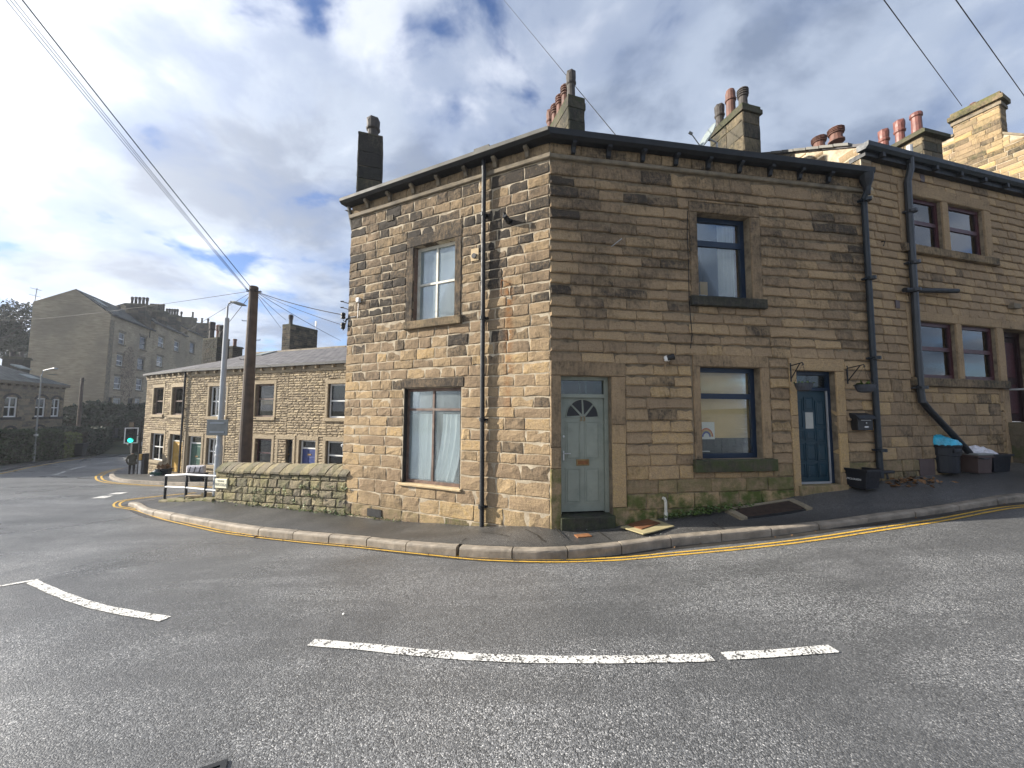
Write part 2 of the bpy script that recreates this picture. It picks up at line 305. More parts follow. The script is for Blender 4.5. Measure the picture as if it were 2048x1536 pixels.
# ------------------------------------------------------------------ builders
BASE = {}
def V(*a): return Vector(a)
class MB:
    def __init__(s): s.v = []; s.f = []; s.a = []; s.uv = None
    def add(s, vs, fs, st=(0.3, 0.5, 0.0)):
        k = len(s.v); s.v += [tuple(x) for x in vs]; s.f += [tuple(i + k for i in f) for f in fs]
        s.a += [st] * len(vs)
    def hexa(s, c, st=(0.3, 0.5, 0.0)):       # 8 corners: bottom ring ccw seen from above, then top ring
        s.add(c, [(3, 2, 1, 0), (4, 5, 6, 7), (0, 1, 5, 4), (1, 2, 6, 5), (2, 3, 7, 6), (3, 0, 4, 7)], st)
    def box(s, fr, u0, u1, v0, v1, n0, n1, st=(0.3, 0.5, 0.0)):
        P = fr.p
        c = [P(u0, v0, n1), P(u1, v0, n1), P(u1, v0, n0), P(u0, v0, n0), P(u0, v1, n1), P(u1, v1, n1), P(u1, v1, n0), P(u0, v1, n0)]
        if fr.flip: c = [c[1], c[0], c[3], c[2], c[5], c[4], c[7], c[6]]
        s.hexa(c, st)
    def bbox(s, fr, u0, u1, v0, v1, n0, n1, e=0.01, st=(0.3, 0.5, 0.0)):   # box with a bevelled front
        P = fr.p; A = []
        for n, i in ((n0, 0), (n1 - e, 0), (n1, e)):
            A += [P(u0 + i, v0 + i, n), P(u1 - i, v0 + i, n), P(u1 - i, v1 - i, n), P(u0 + i, v1 - i, n)]
        f = [(8, 9, 10, 11), (3, 2, 1, 0)]
        for k in (0, 4):
            for j in range(4):
                q = (j + 1) % 4; f.append((k + j, k + q, k + 4 + q, k + 4 + j))
        if fr.flip: f = [tuple(reversed(x)) for x in f]
        s.add(A, f, st)
    def tube(s, pts, r, seg=8, st=(0.3, 0.5, 0.0), cap=True):
        pts = [Vector(p) for p in pts]; rs = r if hasattr(r, '__len__') else [r] * len(pts)
        k = len(s.v); vs = []; fs = []
        for i, p in enumerate(pts):
            d = (pts[min(i + 1, len(pts) - 1)] - pts[max(i - 1, 0)]).normalized()
            ref = V(0, 0, 1) if abs(d.z) < 0.9 else V(1, 0, 0)
            a = d.cross(ref).normalized(); b = a.cross(d)
            vs += [p + (a * math.cos(2 * math.pi * j / seg) + b * math.sin(2 * math.pi * j / seg)) * rs[i] for j in range(seg)]
        for i in range(len(pts) - 1):
            for j in range(seg):
                q = (j + 1) % seg; fs.append((i * seg + j, i * seg + q, (i + 1) * seg + q, (i + 1) * seg + j)[::-1])
        if cap: fs += [tuple(range(seg)), tuple(range((len(pts) - 1) * seg, len(pts) * seg))[::-1]]
        s.add(vs, fs, st)
    def lathe(s, c, prof, seg=12, st=(0.3, 0.5, 0.0), sx=1.0, crown=0):
        c = Vector(c); vs = []; fs = []
        for (r, z) in prof: vs += [c + V(r * math.cos(2 * math.pi * j / seg) * sx, r * math.sin(2 * math.pi * j / seg), z) for j in range(seg)]
        if crown:
            for j in range(seg):
                if j % 2: vs[(len(prof) - 1) * seg + j].z += crown
        for i in range(len(prof) - 1):
            for j in range(seg):
                q = (j + 1) % seg; fs.append((i * seg + j, i * seg + q, (i + 1) * seg + q, (i + 1) * seg + j))
        fs += [tuple(range(seg))[::-1], tuple(range((len(prof) - 1) * seg, len(prof) * seg))]
        s.add(vs, fs, st)
    def prism(s, poly, ext, st=(0.3, 0.5, 0.0)):
        n = len(poly); a = [Vector(p) for p in poly]; b = [p + Vector(ext) for p in a]
        s.add(a + b, [tuple(range(n))[::-1], tuple(range(n, 2 * n))] + [(i, (i + 1) % n, n + (i + 1) % n, n + i) for i in range(n)], st)
    def build(s, name, mat, parent=None, base=None, smooth=False):
        b = BASE[parent.name] if parent is not None else (Vector(base) if base is not None else Vector(s.v[0]))
        me = bpy.data.meshes.new(name)
        me.from_pydata([(x[0] - b.x, x[1] - b.y, x[2] - b.z) for x in s.v], [], s.f)
        at = me.attributes.new('st', 'FLOAT_COLOR', 'POINT')
        at.data.foreach_set('color', np.array([(*a, 1.0) for a in s.a], dtype=np.float32).ravel())
        if s.uv is not None:
            ul = me.uv_layers.new(name='UV'); li = np.zeros(len(me.loops), dtype=np.int32); me.loops.foreach_get('vertex_index', li)
            ul.data.foreach_set('uv', np.array(s.uv, dtype=np.float32)[li].ravel())
        me.materials.append(MATS[mat]); me.validate(); me.update()
        if smooth: me.polygons.foreach_set('use_smooth', [True] * len(me.polygons))
        o = bpy.data.objects.new(name, me); COL.objects.link(o)
        if parent is not None: o.parent = parent
        else: o.location = b
        BASE[o.name] = b.copy()
        return o
def tag(o, label=None, cat=None, group=None, kind=None):
    for k, x in (('label', label), ('category', cat), ('group', group), ('kind', kind)):
        if x: o[k] = x
    return o
def thing(name, label, cat, loc, group=None):
    o = bpy.data.objects.new(name, None); COL.objects.link(o); o.location = loc; o.empty_display_size = 0.2
    BASE[o.name] = Vector(loc); return tag(o, label, cat, group)
class Frame:
    def __init__(s, o, az, flip=False):
        s.o = Vector((o[0], o[1])); s.d = Vector((math.sin(az), math.cos(az))); s.flip = flip
        s.n = Vector((-s.d.y, s.d.x)) if flip else Vector((s.d.y, -s.d.x))
    def p(s, u, v, n=0.0):
        q = s.o + s.d * u + s.n * n; return V(q.x, q.y, v)
    def shifted(s, u=0, n=0):
        f = Frame(s.o + s.d * u + s.n * n, 0, s.flip); f.d = s.d; f.n = s.n; return f
    def side(s, u):                               # plane at u, running back from this face, seen from the far-u side
        f = Frame(s.o + s.d * u, 0, s.flip); f.d = -s.n; f.n = s.d; return f
    def side0(s, u):
        f = Frame(s.o + s.d * u, 0, not s.flip); f.d = -s.n; f.n = -s.d; return f
    def uv(s, px, py):                            # point of this face seen at photo pixel px, py
        d = ray(px, py); t = (s.n.x * s.o.x + s.n.y * s.o.y) / (s.n.x * d.x + s.n.y * d.y)
        q = Vector((d.x * t, d.y * t)) - s.o; return q.dot(s.d), CAMZ + d.z * t
def ray(px, py): return CM @ V((px - 1024) / FPX, 1.0, -(py - 768) / FPX)
def at_depth(px, py, Y):
    d = ray(px, py); return V(0, 0, CAMZ) + d * (Y / d.y)

# ------------------------------------------------------------------ ground heights (thin-plate spline through surveyed points)
SURV = [(0.4, 2.9, 0.0), (0, 0, 0.04), (0, -6, 0.15), (-6, -4, -0.25), (5, 3, 0.16), (8, 0.5, 0.36), (13, 3, 0.78), (12, -6, 0.75), (-5, 3, -0.24), (-10, 4, -0.5),
        (0.5, 5.45, -0.19), (-1.1, 5.8, -0.25), (-2.5, 6.4, -0.32), (-4.9, 7.3, -0.45), (-7.1, 8.5, -0.57), (-10.3, 10.5, -0.72), (1.45, 5.5, -0.17), (2.2, 5.6, -0.12), (3.9, 5.75, 0.0),
        (5.4, 5.95, 0.13), (7.4, 6.15, 0.28), (8.4, 6.3, 0.35), (14, 7.6, 0.8), (2, 7.5, -0.3), (6, 8.5, -0.05), (10, 9.5, 0.2), (-3, 9.5, -0.75), (-7.5, 11, -0.85),
        (-14.3, 11, -0.66), (-15, 17, -1.34), (-22.2, 21.5, -1.74), (-23.2, 21, -1.64), (-22.9, 23.5, -2.05), (-18.5, 22, -1.77), (-12, 19.5, -1.35), (-30, 23, -1.86), (-35.8, 33, -2.16),
        (-39.8, 40, -2.7), (-25, 8, -1.05), (-30, 0, -1.0), (-15, 2, -0.7), (-45, 25, -1.9), (-47, 45, -1.0), (-60, 30, 0.0), (-60, 60, 3.0), (20, 20, 2.5), (0, 30, 0.0), (-15, 40, -1.0), (30, 0, 2.2), (20, -15, 1.5), (-25, -20, -0.8)]
_P = np.array(SURV); _n = len(_P)
def _phi(r2): return np.where(r2 > 0, r2 * np.log(np.maximum(r2, 1e-12)) * 0.5, 0.0)
_A = np.zeros((_n + 3, _n + 3)); _d2 = ((_P[:, None, :2] - _P[None, :, :2]) ** 2).sum(-1)
_A[:_n, :_n] = _phi(_d2) + np.eye(_n) * 0.05; _A[:_n, _n] = 1; _A[:_n, _n + 1:] = _P[:, :2]; _A[_n:, :_n] = _A[:_n, _n:].T
_w = np.linalg.solve(_A, np.concatenate([_P[:, 2], np.zeros(3)]))
def gzs(xy):
    xy = np.asarray(xy, float); d2 = ((xy[:, None, :] - _P[None, :, :2]) ** 2).sum(-1)
    return _phi(d2) @ _w[:_n] + _w[_n] + xy @ _w[_n + 1:]
def gz(x, y): return float(gzs([(x, y)])[0])
def G(px, py, dz=0.0):                            # ground point seen at photo pixel px, py
    d = ray(px, py); ts = np.concatenate([np.arange(1.0, 30, 0.1), np.arange(30, 90, 0.5)])
    pts = np.array([(d.x * t, d.y * t) for t in ts]); h = CAMZ + d.z * ts - gzs(pts) - dz
    for i in range(len(ts) - 1):
        if h[i] > 0 >= h[i + 1]:
            t = ts[i] + (ts[i + 1] - ts[i]) * h[i] / (h[i] - h[i + 1]); return V(d.x * t, d.y * t, CAMZ + d.z * t)
    return V(d.x * 60, d.y * 60, CAMZ + d.z * 60)

# ------------------------------------------------------------------ masonry
def stone(mb, fr, u0, u1, v0, v1, front, rough, tilt, st, e=0.012, back=-0.035, q=rnd):
    """one block: back ring, arris ring, face ring, dished centre"""
    J = lambda s: q.uniform(-s, s)
    w, h = u1 - u0, v1 - v0; j = min(0.006, 0.03 * h + 0.001)
    per = [(u0, v0), (u0 + w * .35, v0), (u0 + w * .68, v0), (u1, v0), (u1, v0 + h * .5), (u1, v1), (u0 + w * .64, v1), (u0 + w * .33, v1), (u0, v1), (u0, v0 + h * .5)]
    per = [(a + J(j * 1.3), b + J(j * 1.5)) for a, b in per]; cu_, cv_ = (u0 + u1) / 2, (v0 + v1) / 2
    ee = min(e, 0.2 * h, 0.2 * w); V0, V1, V2 = [], [], []
    for a, b in per:
        k = (b - cv_) / h
        t = front - tilt * k * 2
        V0.append(fr.p(a, b, back)); V1.append(fr.p(a, b, t - ee * 0.8 + J(rough * .4)))
        ia = a + (ee if a < cu_ - w * .3 else -ee if a > cu_ + w * .3 else 0) * q.uniform(.8, 1.7); ib = b + (ee if b < cv_ - h * .3 else -ee if b > cv_ + h * .3 else 0) * q.uniform(.8, 1.7)
        V2.append(fr.p(ia, ib, t + J(rough)))
    C = [fr.p(cu_ - w * .2, cv_ + J(h * .1), front + rough * .6 + J(rough)), fr.p(cu_ + w * .2, cv_ + J(h * .1), front + rough * .6 + J(rough))]
    vs = V0 + V1 + V2 + C; f = []
    for k in (0, 10):
        for i in range(10):
            p = (i + 1) % 10; f.append((k + i, k + p, k + 10 + p, k + 10 + i))
    f += [(20, 21, 30), (21, 22, 31, 30), (22, 23, 31), (23, 24, 31), (24, 25, 31), (25, 26, 31), (26, 27, 30, 31), (27, 28, 30), (28, 29, 30), (29, 20, 30)]
    if fr.flip: f = [tuple(reversed(x)) for x in f]
    mb.add(vs, f, st)
def sub_iv(iv, a, b):
    out = []
    for x, y in iv:
        if b <= x or a >= y: out.append((x, y)); continue
        if a > x: out.append((x, a))
        if b < y: out.append((b, y))
    return out
def lay_courses(fr, u0, u1, v0, v1, hs, ws, holes, q, ends=None):
    """rows of blocks (u0,u1,v0,v1) in running bond round rectangular holes"""
    rows = []; v = v0
    while v < v1 - 0.03:
        h = q.uniform(*hs(v) if callable(hs) else hs)
        if v + h > v1 - 0.5 * h: h = v1 - v
        rows.append((v, min(v + h, v1))); v += h
    out = []
    def fill(a, b, va, vb):
        wlo, whi = ws(va) if callable(ws) else ws
        u = a
        while u < b - 0.01:
            w = q.uniform(wlo, whi)
            if q.random() < 0.12: w *= 1.4
            if b - (u + w) < wlo * 0.6: w = b - u
            out.append((u, min(u + w, b), va, vb)); u += w
    for va, vb in rows:
        iv = [(u0, u1)]; part = []
        for (a, b, c, d) in holes:
            ov = min(d, vb) - max(c, va)
            if ov > 0.45 * (vb - va):
                iv = sub_iv(iv, a, b)
                if c > va + 0.035: part.append((a, b, va, c))
                if d < vb - 0.035: part.append((a, b, d, vb))
        for a, b in iv:
            if b - a > 0.03: fill(a, b, va, vb)
        for (a, b, c, d) in part:
            iv2 = [(max(a, u0), min(b, u1))]
            for (a2, b2, c2, d2) in holes:
                if min(d2, d) - max(c2, c) > 0.01: iv2 = sub_iv(iv2, a2, b2)
            for x, y in iv2:
                if y - x > 0.03: fill(x, y, c, d)
    return out
def wall_shell(mb, fr, u0, u1, v0, v1, n0, n1, holes, top=None):
    us = sorted({u0, u1} | {x for h in holes for x in h[:2] if u0 < x < u1}); vs = sorted({v0, v1} | {x for h in holes for x in h[2:] if v0 < x < v1})
    inh = lambda a, b: any(h[0] < a < h[1] and h[2] < b < h[3] for h in holes)
    def quad(A):
        mb.add(A, [(0, 1, 2, 3) if not fr.flip else (3, 2, 1, 0)])
    for i in range(len(us) - 1):
        for j in range(len(vs) - 1):
            a, b, c, d = us[i], us[i + 1], vs[j], vs[j + 1]
            if inh((a + b) / 2, (c + d) / 2): continue
            quad([fr.p(a, c, n1), fr.p(b, c, n1), fr.p(b, d, n1), fr.p(a, d, n1)])
            quad([fr.p(b, c, n0), fr.p(a, c, n0), fr.p(a, d, n0), fr.p(b, d, n0)])
    for (a, b, c, d) in holes + [(u1, u0, v0, v1)]:
        lo, hi = (c, d)
        quad([fr.p(a, c, n1), fr.p(a, d, n1), fr.p(a, d, n0), fr.p(a, c, n0)])
        quad([fr.p(b, d, n1), fr.p(b, c, n1), fr.p(b, c, n0), fr.p(b, d, n0)])
        s = 1 if a < b else -1
        quad([fr.p(a, d, n1), fr.p(b, d, n1), fr.p(b, d, n0), fr.p(a, d, n0)])
        quad([fr.p(b, c, n1), fr.p(a, c, n1), fr.p(a, c, n0), fr.p(b, c, n0)])
def px_size(fr, s):
    c = fr.p((s[0] + s[1]) / 2, (s[2] + s[3]) / 2) - V(0, 0, CAMZ); d = c.length
    n = V(fr.n.x, fr.n.y, 0); fc = max(0, -c.normalized().dot(n))
    p = CM.transposed() @ c
    if p.y < 0.3: return 0
    sx, sz = FPX * p.x / p.y, FPX * p.z / p.y
    if abs(sx) > 1040 or abs(sz) > 800: return 0
    return (s[1] - s[0]) * (s[3] - s[2]) * fc / d ** 2 * FPX ** 2
def wall_stones(walls, limit, name='stone'):
    """walls: list of (parent, frame, blocks, maker(mb, block), material). The largest in view become objects, the rest one mass per wall."""
    allb = [(px_size(fr, b), i, k) for i, (pa, fr, bl, mk, mt) in enumerate(walls) for k, b in enumerate(bl)]
    allb.sort(reverse=True); top = {(i, k) for s, i, k in allb[:limit] if s > 60}
    for i, (pa, fr, bl, mk, mt) in enumerate(walls):
        rest = MB()
        for k, b in enumerate(bl):
            if (i, k) in top:
                m = MB(); mk(m, b); m.build(name, mt, pa)
            else: mk(rest, b)
        if rest.v: tag(rest.build(name + '_infill', mt, pa), kind='stuff')
def window(par, fr, u0, u1, v0, v1, rec, fmat, gmat='window_glass', ft=0.055, bars_u=(), bars_v=(), bt=0.035, room=('room_dark', 0.9), depth=0.06, name='window'):
    """frame with bars, a pane per light, a room behind; returns the window object"""
    m = MB(); n0, n1 = -rec - depth, -rec
    m.box(fr, u0, u0 + ft, v0, v1, n0, n1); m.box(fr, u1 - ft, u1, v0, v1, n0, n1)
    m.box(fr, u0 + ft, u1 - ft, v0, v0 + ft, n0, n1); m.box(fr, u0 + ft, u1 - ft, v1 - ft, v1, n0, n1)
    for b in bars_v:
        t = bt
        m.box(fr, u0 + ft, u1 - ft, b - t / 2, b + t / 2, n0 + 0.005, n1 - 0.003)
    vs = [v0 + ft] + sorted(bars_v) + [v1 - ft]; us = [u0 + ft] + sorted(bars_u) + [u1 - ft]
    for b in bars_u:
        for j in range(len(vs) - 1):
            a_ = vs[j] + (bt / 2 if j else 0); b_ = vs[j + 1] - (bt / 2 if j < len(vs) - 2 else 0)
            m.box(fr, b - bt / 2, b + bt / 2, a_, b_, n0 + 0.006, n1 - 0.006)
    w = m.build(name, fmat, par)
    nm = (n0 + n1) / 2
    for i in range(len(us) - 1):
        for j in range(len(vs) - 1):
            g = MB(); a, b = us[i] + (bt / 2 if i else 0), us[i + 1] - (bt / 2 if i < len(us) - 2 else 0)
            c, d = vs[j] + (bt / 2 if j else 0), vs[j + 1] - (bt / 2 if j < len(vs) - 2 else 0)
            g.box(fr, a, b, c, d, nm - 0.003, nm + 0.003); g.build('pane', gmat, w)
    if room:
        m = MB(); d = room[1]; P = fr.p; e = 0.15; a, b, c, f_ = u0 - e, u1 + e, v0 - e, v1 + e; z0 = n0 - 0.02
        vs = [P(a, c, z0), P(b, c, z0), P(b, f_, z0), P(a, f_, z0), P(a, c, z0 - d), P(b, c, z0 - d), P(b, f_, z0 - d), P(a, f_, z0 - d)]
        m.add(vs, [(4, 5, 6, 7), (0, 1, 5, 4), (1, 2, 6, 5), (2, 3, 7, 6), (3, 0, 4, 7)]); m.build('room', room[0], w)
    return w
def curtain(par, fr, u0, u1, v0, v1, n, mat, folds=8, amp=0.025, skew=0.0, name='curtain', gather=1.0):
    m = MB(); K = folds * 6; vs = []
    for r in range(5):
        k = r / 4; v = v0 + (v1 - v0) * k
        for i in range(K + 1):
            a = i / K; ph = a * folds * 2 * math.pi + 0.9 * math.sin(a * 9) + 0.3 * k
            uu = u0 + (u1 - u0) * (a if gather == 1 else 0.5 + (a - 0.5) * (gather + (1 - gather) * (1 - k))) + skew * (1 - k) ** 2
            vs.append(fr.p(uu, v, n + amp * math.sin(ph) * (0.5 + 0.5 * (1 - k)) + amp * 0.4 * math.sin(ph * 2.3 + 1)))
    f = [(r * (K + 1) + i, r * (K + 1) + i + 1, (r + 1) * (K + 1) + i + 1, (r + 1) * (K + 1) + i) for r in range(4) for i in range(K)]
    m.add(vs, f); return m.build(name, mat, par, smooth=True)
def trim(par, fr, name, u0, u1, v0, v1, n1=0.014, n0=-0.25, mat='sandstone', st=(0.5, 0.25, 0.0), rough=0.003):
    m = MB(); 
    P = fr.p; K = max(2, int(max(u1 - u0, v1 - v0) / 0.16)); hor = (u1 - u0) > (v1 - v0)
    rings = []
    e = 0.012
    for n, i in ((n0, 0), (n1 - e, 0), (n1, e)):
        per = []
        A, B, C_, D = u0 + i, u1 - i, v0 + i, v1 - i
        ku = K if hor else 2; kv = 2 if hor else K
        for k in range(ku): per.append((A + (B - A) * k / ku, C_))
        for k in range(kv): per.append((B, C_ + (D - C_) * k / kv))
        for k in range(ku): per.append((B - (B - A) * k / ku, D))
        for k in range(kv): per.append((A, D - (D - C_) * k / kv))
        rings.append([P(a + rnd.uniform(-rough, rough), b + rnd.uniform(-rough, rough), n + (rnd.uniform(-rough, rough) if i else 0)) for a, b in per])
    N = len(rings[0]); vs = sum(rings, []) ; f = [tuple(range(2 * N, 3 * N)), tuple(range(N))[::-1]]
    for k in (0, N):
        for j in range(N): q = (j + 1) % N; f.append((k + j, k + q, k + N + q, k + N + j))
    if fr.flip: f = [tuple(reversed(x)) for x in f]
    m.add(vs, f, st); return m.build(name, mat, par)
def pot(par, c, kind, h=0.7, r=0.13, mat='terracotta'):
    """chimney pot with its ringed or crowned top"""
    m = MB()
    if kind == 'crown':
        m.lathe(c, [(r * .95, 0), (r * .8, .05), (r * .75, h * .55), (r * .95, h * .6), (r * 1.0, h * .66), (r * .85, h * .7), (r * .92, h * .85), (r * .95, h * .9)], 12, crown=h * .2)
    elif kind == 'louvre':
        p = [(r, 0), (r, .04), (r * .78, .07), (r * .74, h * .55), (r * .95, h * .57), (r * .95, h * .62)]
        for k in range(3): z = h * (.64 + .1 * k); p += [(r * .72, z), (r * .72, z + h * .03), (r * 1.04, z + h * .035), (r * 1.0, z + h * .085)]
        p += [(r * .8, h * .97), (r * .45, h * 1.02)]; m.lathe(c, p, 12)
    elif kind == 'dome':
        p = [(r, 0), (r * .85, .06), (r * .82, h * .58), (r * 1.02, h * .6), (r * 1.02, h * .66), (r * .9, h * .68), (r * .9, h * .86), (r * .75, h * .95), (r * .4, h)]; m.lathe(c, p, 12)
    else:
        m.lathe(c, [(r, 0), (r * .85, .06), (r * .8, h * .8), (r * 1.0, h * .84), (r * 1.0, h * .93), (r * .88, h)], 12)
    return m.build('chimney_pot', mat, par)
def stone_chimney(par, o, az, wid, dep, z0, z1, mat='sooty_stone', mort='dark_mortar', cap=0.12, capo=0.06, hs=(0.2, 0.26), ws=(0.3, 0.55), st=(0.5, 0.9), q=rnd, capmat='sooty_stone', name='chimney', near=False):
    """core plus real blocks on all four faces plus an oversailing cap; u runs along the width, back along the depth"""
    F = Frame(o, az); F.flip = False
    m = MB(); m.box(F, 0.01, wid - .01, z0, z1 - cap - .004, -dep + .01, -0.01); ch = m.build(name, mort, par)
    s_ = MB(); faces = []
    for fr, L in ((F, wid), (F.side(wid), dep), (F.side0(0), dep), (F.side(wid).side(dep), wid)):
        def mkc(m, b, fr=fr): stone(m, fr, b[0] + .006, b[1] - .006, b[2] + .006, b[3] - .006, 0.012, 0.006, 0, (q.uniform(*st), q.random(), 0.25 * q.random()), q=q)
        bl = lay_courses(fr, 0, L, z0, z1 - cap, hs, ws, [], q); faces.append((ch, fr, bl, mkc, mat))
        if not near:
            for b in bl: mkc(s_, b)
    if near: wall_stones(faces, 120, 'chimney_stone')
    else: tag(s_.build('chimney_stone', mat, ch), kind='stuff')
    m = MB(); m.box(F, -capo, wid + capo, z1 - cap, z1 - cap * .45, -dep - capo, capo, (.6, .3, .4)); m.box(F, -capo * .4, wid + capo * .4, z1 - cap * .45 - .002, z1, -dep - capo * .4, capo * .4, (.6, .3, .6))
    m.build('chimney_cap', capmat, ch)
    return ch, F
# ------------------------------------------------------------------ ground, road, pavements
def axis(lo, hi, fine_lo, fine_hi, fine, grow=1.25):
    a = list(np.arange(fine_lo, fine_hi + 1e-6, fine)); s = fine; x = fine_lo; pre = []
    while x > lo: s *= grow; x -= s; pre.append(max(x, lo))
    s = fine; x = fine_hi; post = []
    while x < hi: s *= grow; x += s; post.append(min(x, hi))
    return pre[::-1] + a + post
def sheet(name, mat, xs, ys, fz, kind='structure'):
    xy = np.array([(x, y) for y in ys for x in xs]); z = fz(xy); m = MB(); nx = len(xs)
    m.add([(a[0], a[1], b) for a, b in zip(xy, z)], [(j * nx + i, j * nx + i + 1, (j + 1) * nx + i + 1, (j + 1) * nx + i) for j in range(len(ys) - 1) for i in range(nx - 1)])
    o = m.build(name, mat, base=(0, 0, 0), smooth=True); return tag(o, kind=kind)
def far_z(xy):
    d = np.hypot(xy[:, 0], xy[:, 1]); k = np.clip((d - 55) / 60, 0, 1); return gzs(xy) * (1 - k) + k * (2 + 0.0 * d) - 0.08 - 0.3 * np.clip(1 - np.abs(d - 60) / 30, 0, 0)
ground = sheet('ground', 'grass_ground', axis(-700, 700, -60, 40, 2.5, 1.3), axis(-700, 700, -25, 65, 2.5, 1.3), far_z)
road = sheet('road', 'road_asphalt', axis(-44, 26, -32, 10, 0.33), axis(-20, 46, -4, 30, 0.33), lambda xy: gzs(xy))

def ribbon(name, mat, pts, w, lift, parent, n=None, kind=None):
    """flat painted strip along ground points"""
    pts = [Vector((p[0], p[1])) for p in pts]; D = [0]
    for a, b in zip(pts, pts[1:]): D.append(D[-1] + (b - a).length)
    n = n or max(2, int(D[-1] / 0.15)); P2 = []
    for k in range(n + 1):
        s = D[-1] * k / n; i = max(j for j in range(len(D)) if D[j] <= s + 1e-9); i = min(i, len(pts) - 2)
        t = (s - D[i]) / (D[i + 1] - D[i]); P2.append(cr(pts, i, t))
    vs = []
    for k, p in enumerate(P2):
        d = (P2[min(k + 1, n)] - P2[max(k - 1, 0)]).normalized(); nr = Vector((-d.y, d.x))
        for s in (-.5, .5):
            q = p + nr * w * s * (1 + 0.06 * math.sin(k * 1.7 + s)); vs.append((q.x, q.y))
    z = gzs(vs); m = MB(); m.add([(a[0], a[1], b + lift) for a, b in zip(vs, z)], [(2 * k, 2 * k + 1, 2 * k + 3, 2 * k + 2) for k in range(n)])
    o = m.build(name, mat, parent)
    if kind: o['kind'] = kind
    return o
def cr(pts, i, t):                              # Catmull-Rom through 2D points
    p0, p1, p2, p3 = pts[max(i - 1, 0)], pts[i], pts[i + 1], pts[min(i + 2, len(pts) - 1)]
    return 0.5 * ((2 * p1) + (p2 - p0) * t + (2 * p0 - 5 * p1 + 4 * p2 - p3) * t * t + (3 * p1 - p0 - 3 * p2 + p3) * t ** 3)

# main faces of the corner house and its neighbour
C0 = Vector((0.647, 6.5))
FL = Frame(C0, R(-63.5), True); FR = Frame(C0, R(81))
E0 = C0 + FR.d * 6.55
FN = Frame(E0, R(75))

# kerb line: outer top edge (pixel in the photo, height of the kerb top there)
KPX = [((270, 1008), -.62), ((285, 1017), -.60), ((315, 1024.5), -.545), ((385, 1037), -.46), ((450, 1047.5), -.40), ((513, 1057), -.335), ((600, 1065.5), -.275), ((725, 1077), -.205), ((799, 1085), -.17), ((883, 1092), -.13), ((983, 1097.5), -.09), ((1093, 1100), -.065), ((1213, 1092), -.045), ((1340, 1076), 0.0), ((1450, 1066), .055), ((1570, 1055), .12), ((1680, 1043), .18), ((1776, 1030), .25), ((1880, 1016), .325), ((1971, 1001.5), .40), ((2048, 990), .465)]
KERB = []
for (px, py), z in KPX:
    d = ray(px, py); t = (z - CAMZ) / d.z; KERB.append(V(d.x * t, d.y * t, z))
KERB += [V(9.9, 6.65, .58), V(12.0, 7.2, .75), V(15, 8.2, 1.0)]
# the kerb also turns back round its tip into the side street
TIP = [V(-10.2, 13.6, -.95), V(-10.55, 12.6, -.87), V(-10.75, 11.6, -.75), V(-10.62, 10.9, -.66)]
KERB = TIP + KERB
def poly3(pts, n):
    D = [0]
    for a, b in zip(pts, pts[1:]): D.append(D[-1] + (b - a).length)
    out = []
    for k in range(n + 1):
        s = D[-1] * k / n; i = min(max(j for j in range(len(D)) if D[j] <= s + 1e-9), len(pts) - 2); out.append(cr(pts, i, (s - D[i]) / (D[i + 1] - D[i])))
    return out, D[-1]
KF, KLEN = poly3(KERB, 260)
def knorm(k):
    d = KF[min(k + 1, len(KF) - 1)] - KF[max(k - 1, 0)]; return V(-d.y, d.x, 0).normalized()     # towards the pavement
pavement = thing('pavement', None, None, (0, 6, -0.1)); pavement['kind'] = 'structure'
# wall foot line (x, y, z of the pavement against walls)
WFOOT = [V(-9.6, 13.4, -.95), V(-9.55, 12.6, -.87), V(-9.3, 11.9, -.75), V(-8.9, 11.2, -.6), V(-7.62, 10.05, -.42)]
for u, z in ((4.9, -.40), (4.0, -.36), (3.0, -.30), (2.2, -.24), (1.3, -.175), (0.6, -.06), (0, -.02)): q = FL.p(u, z, 0); WFOOT.append(q)
for u, z in ((0.6, -.055), (1.1, -.04), (1.9, .06), (2.75, .17), (3.6, .26), (4.3, .34), (5.2, .47), (5.9, .56), (6.5, .64)): WFOOT.append(FR.p(u, z, 0))
for u, z in ((1.1, .68), (2.5, .74), (3.9, .84), (5.5, 1.0), (8.0, 1.3)): WFOOT.append(FN.p(u, z, 0))
# match stations by nearest progress: for every kerb station find foot point across
WF, _ = poly3(WFOOT, 400)
m = MB(); NA = 7; last = 0; rows = 0
for k in range(0, 261):
    kp = KF[k] + knorm(k) * 0.135
    best = min(range(last, len(WF)), key=lambda i: (WF[i].xy - kp.xy).length + 0.0004 * abs(i - last)); 
    best = max(best, last); last = best; w = WF[best]; inward = (w - kp); inward.z = 0
    ext = w + (inward.normalized() * 0.12 if inward.length > .05 else V(0, 0, 0)); ext.z = w.z
    for j in range(NA):
        t = j / (NA - 1); q = kp.lerp(ext, t)
        if 0 < j < NA - 1: q.z += 0.012 * math.sin(q.x * 2.1 + q.y * 1.3) + 0.008 * math.sin(q.x * 5.3 - q.y * 3)
        m.add([q], [])
    rows += 1
m.f = [(r * NA + j, r * NA + j + 1, (r + 1) * NA + j + 1, (r + 1) * NA + j) for r in range(rows - 1) for j in range(NA - 1)]
m.f = [tuple(reversed(f)) for f in m.f]
tag(m.build('paving_surface', 'pavement_asphalt', pavement, smooth=True), kind='structure')
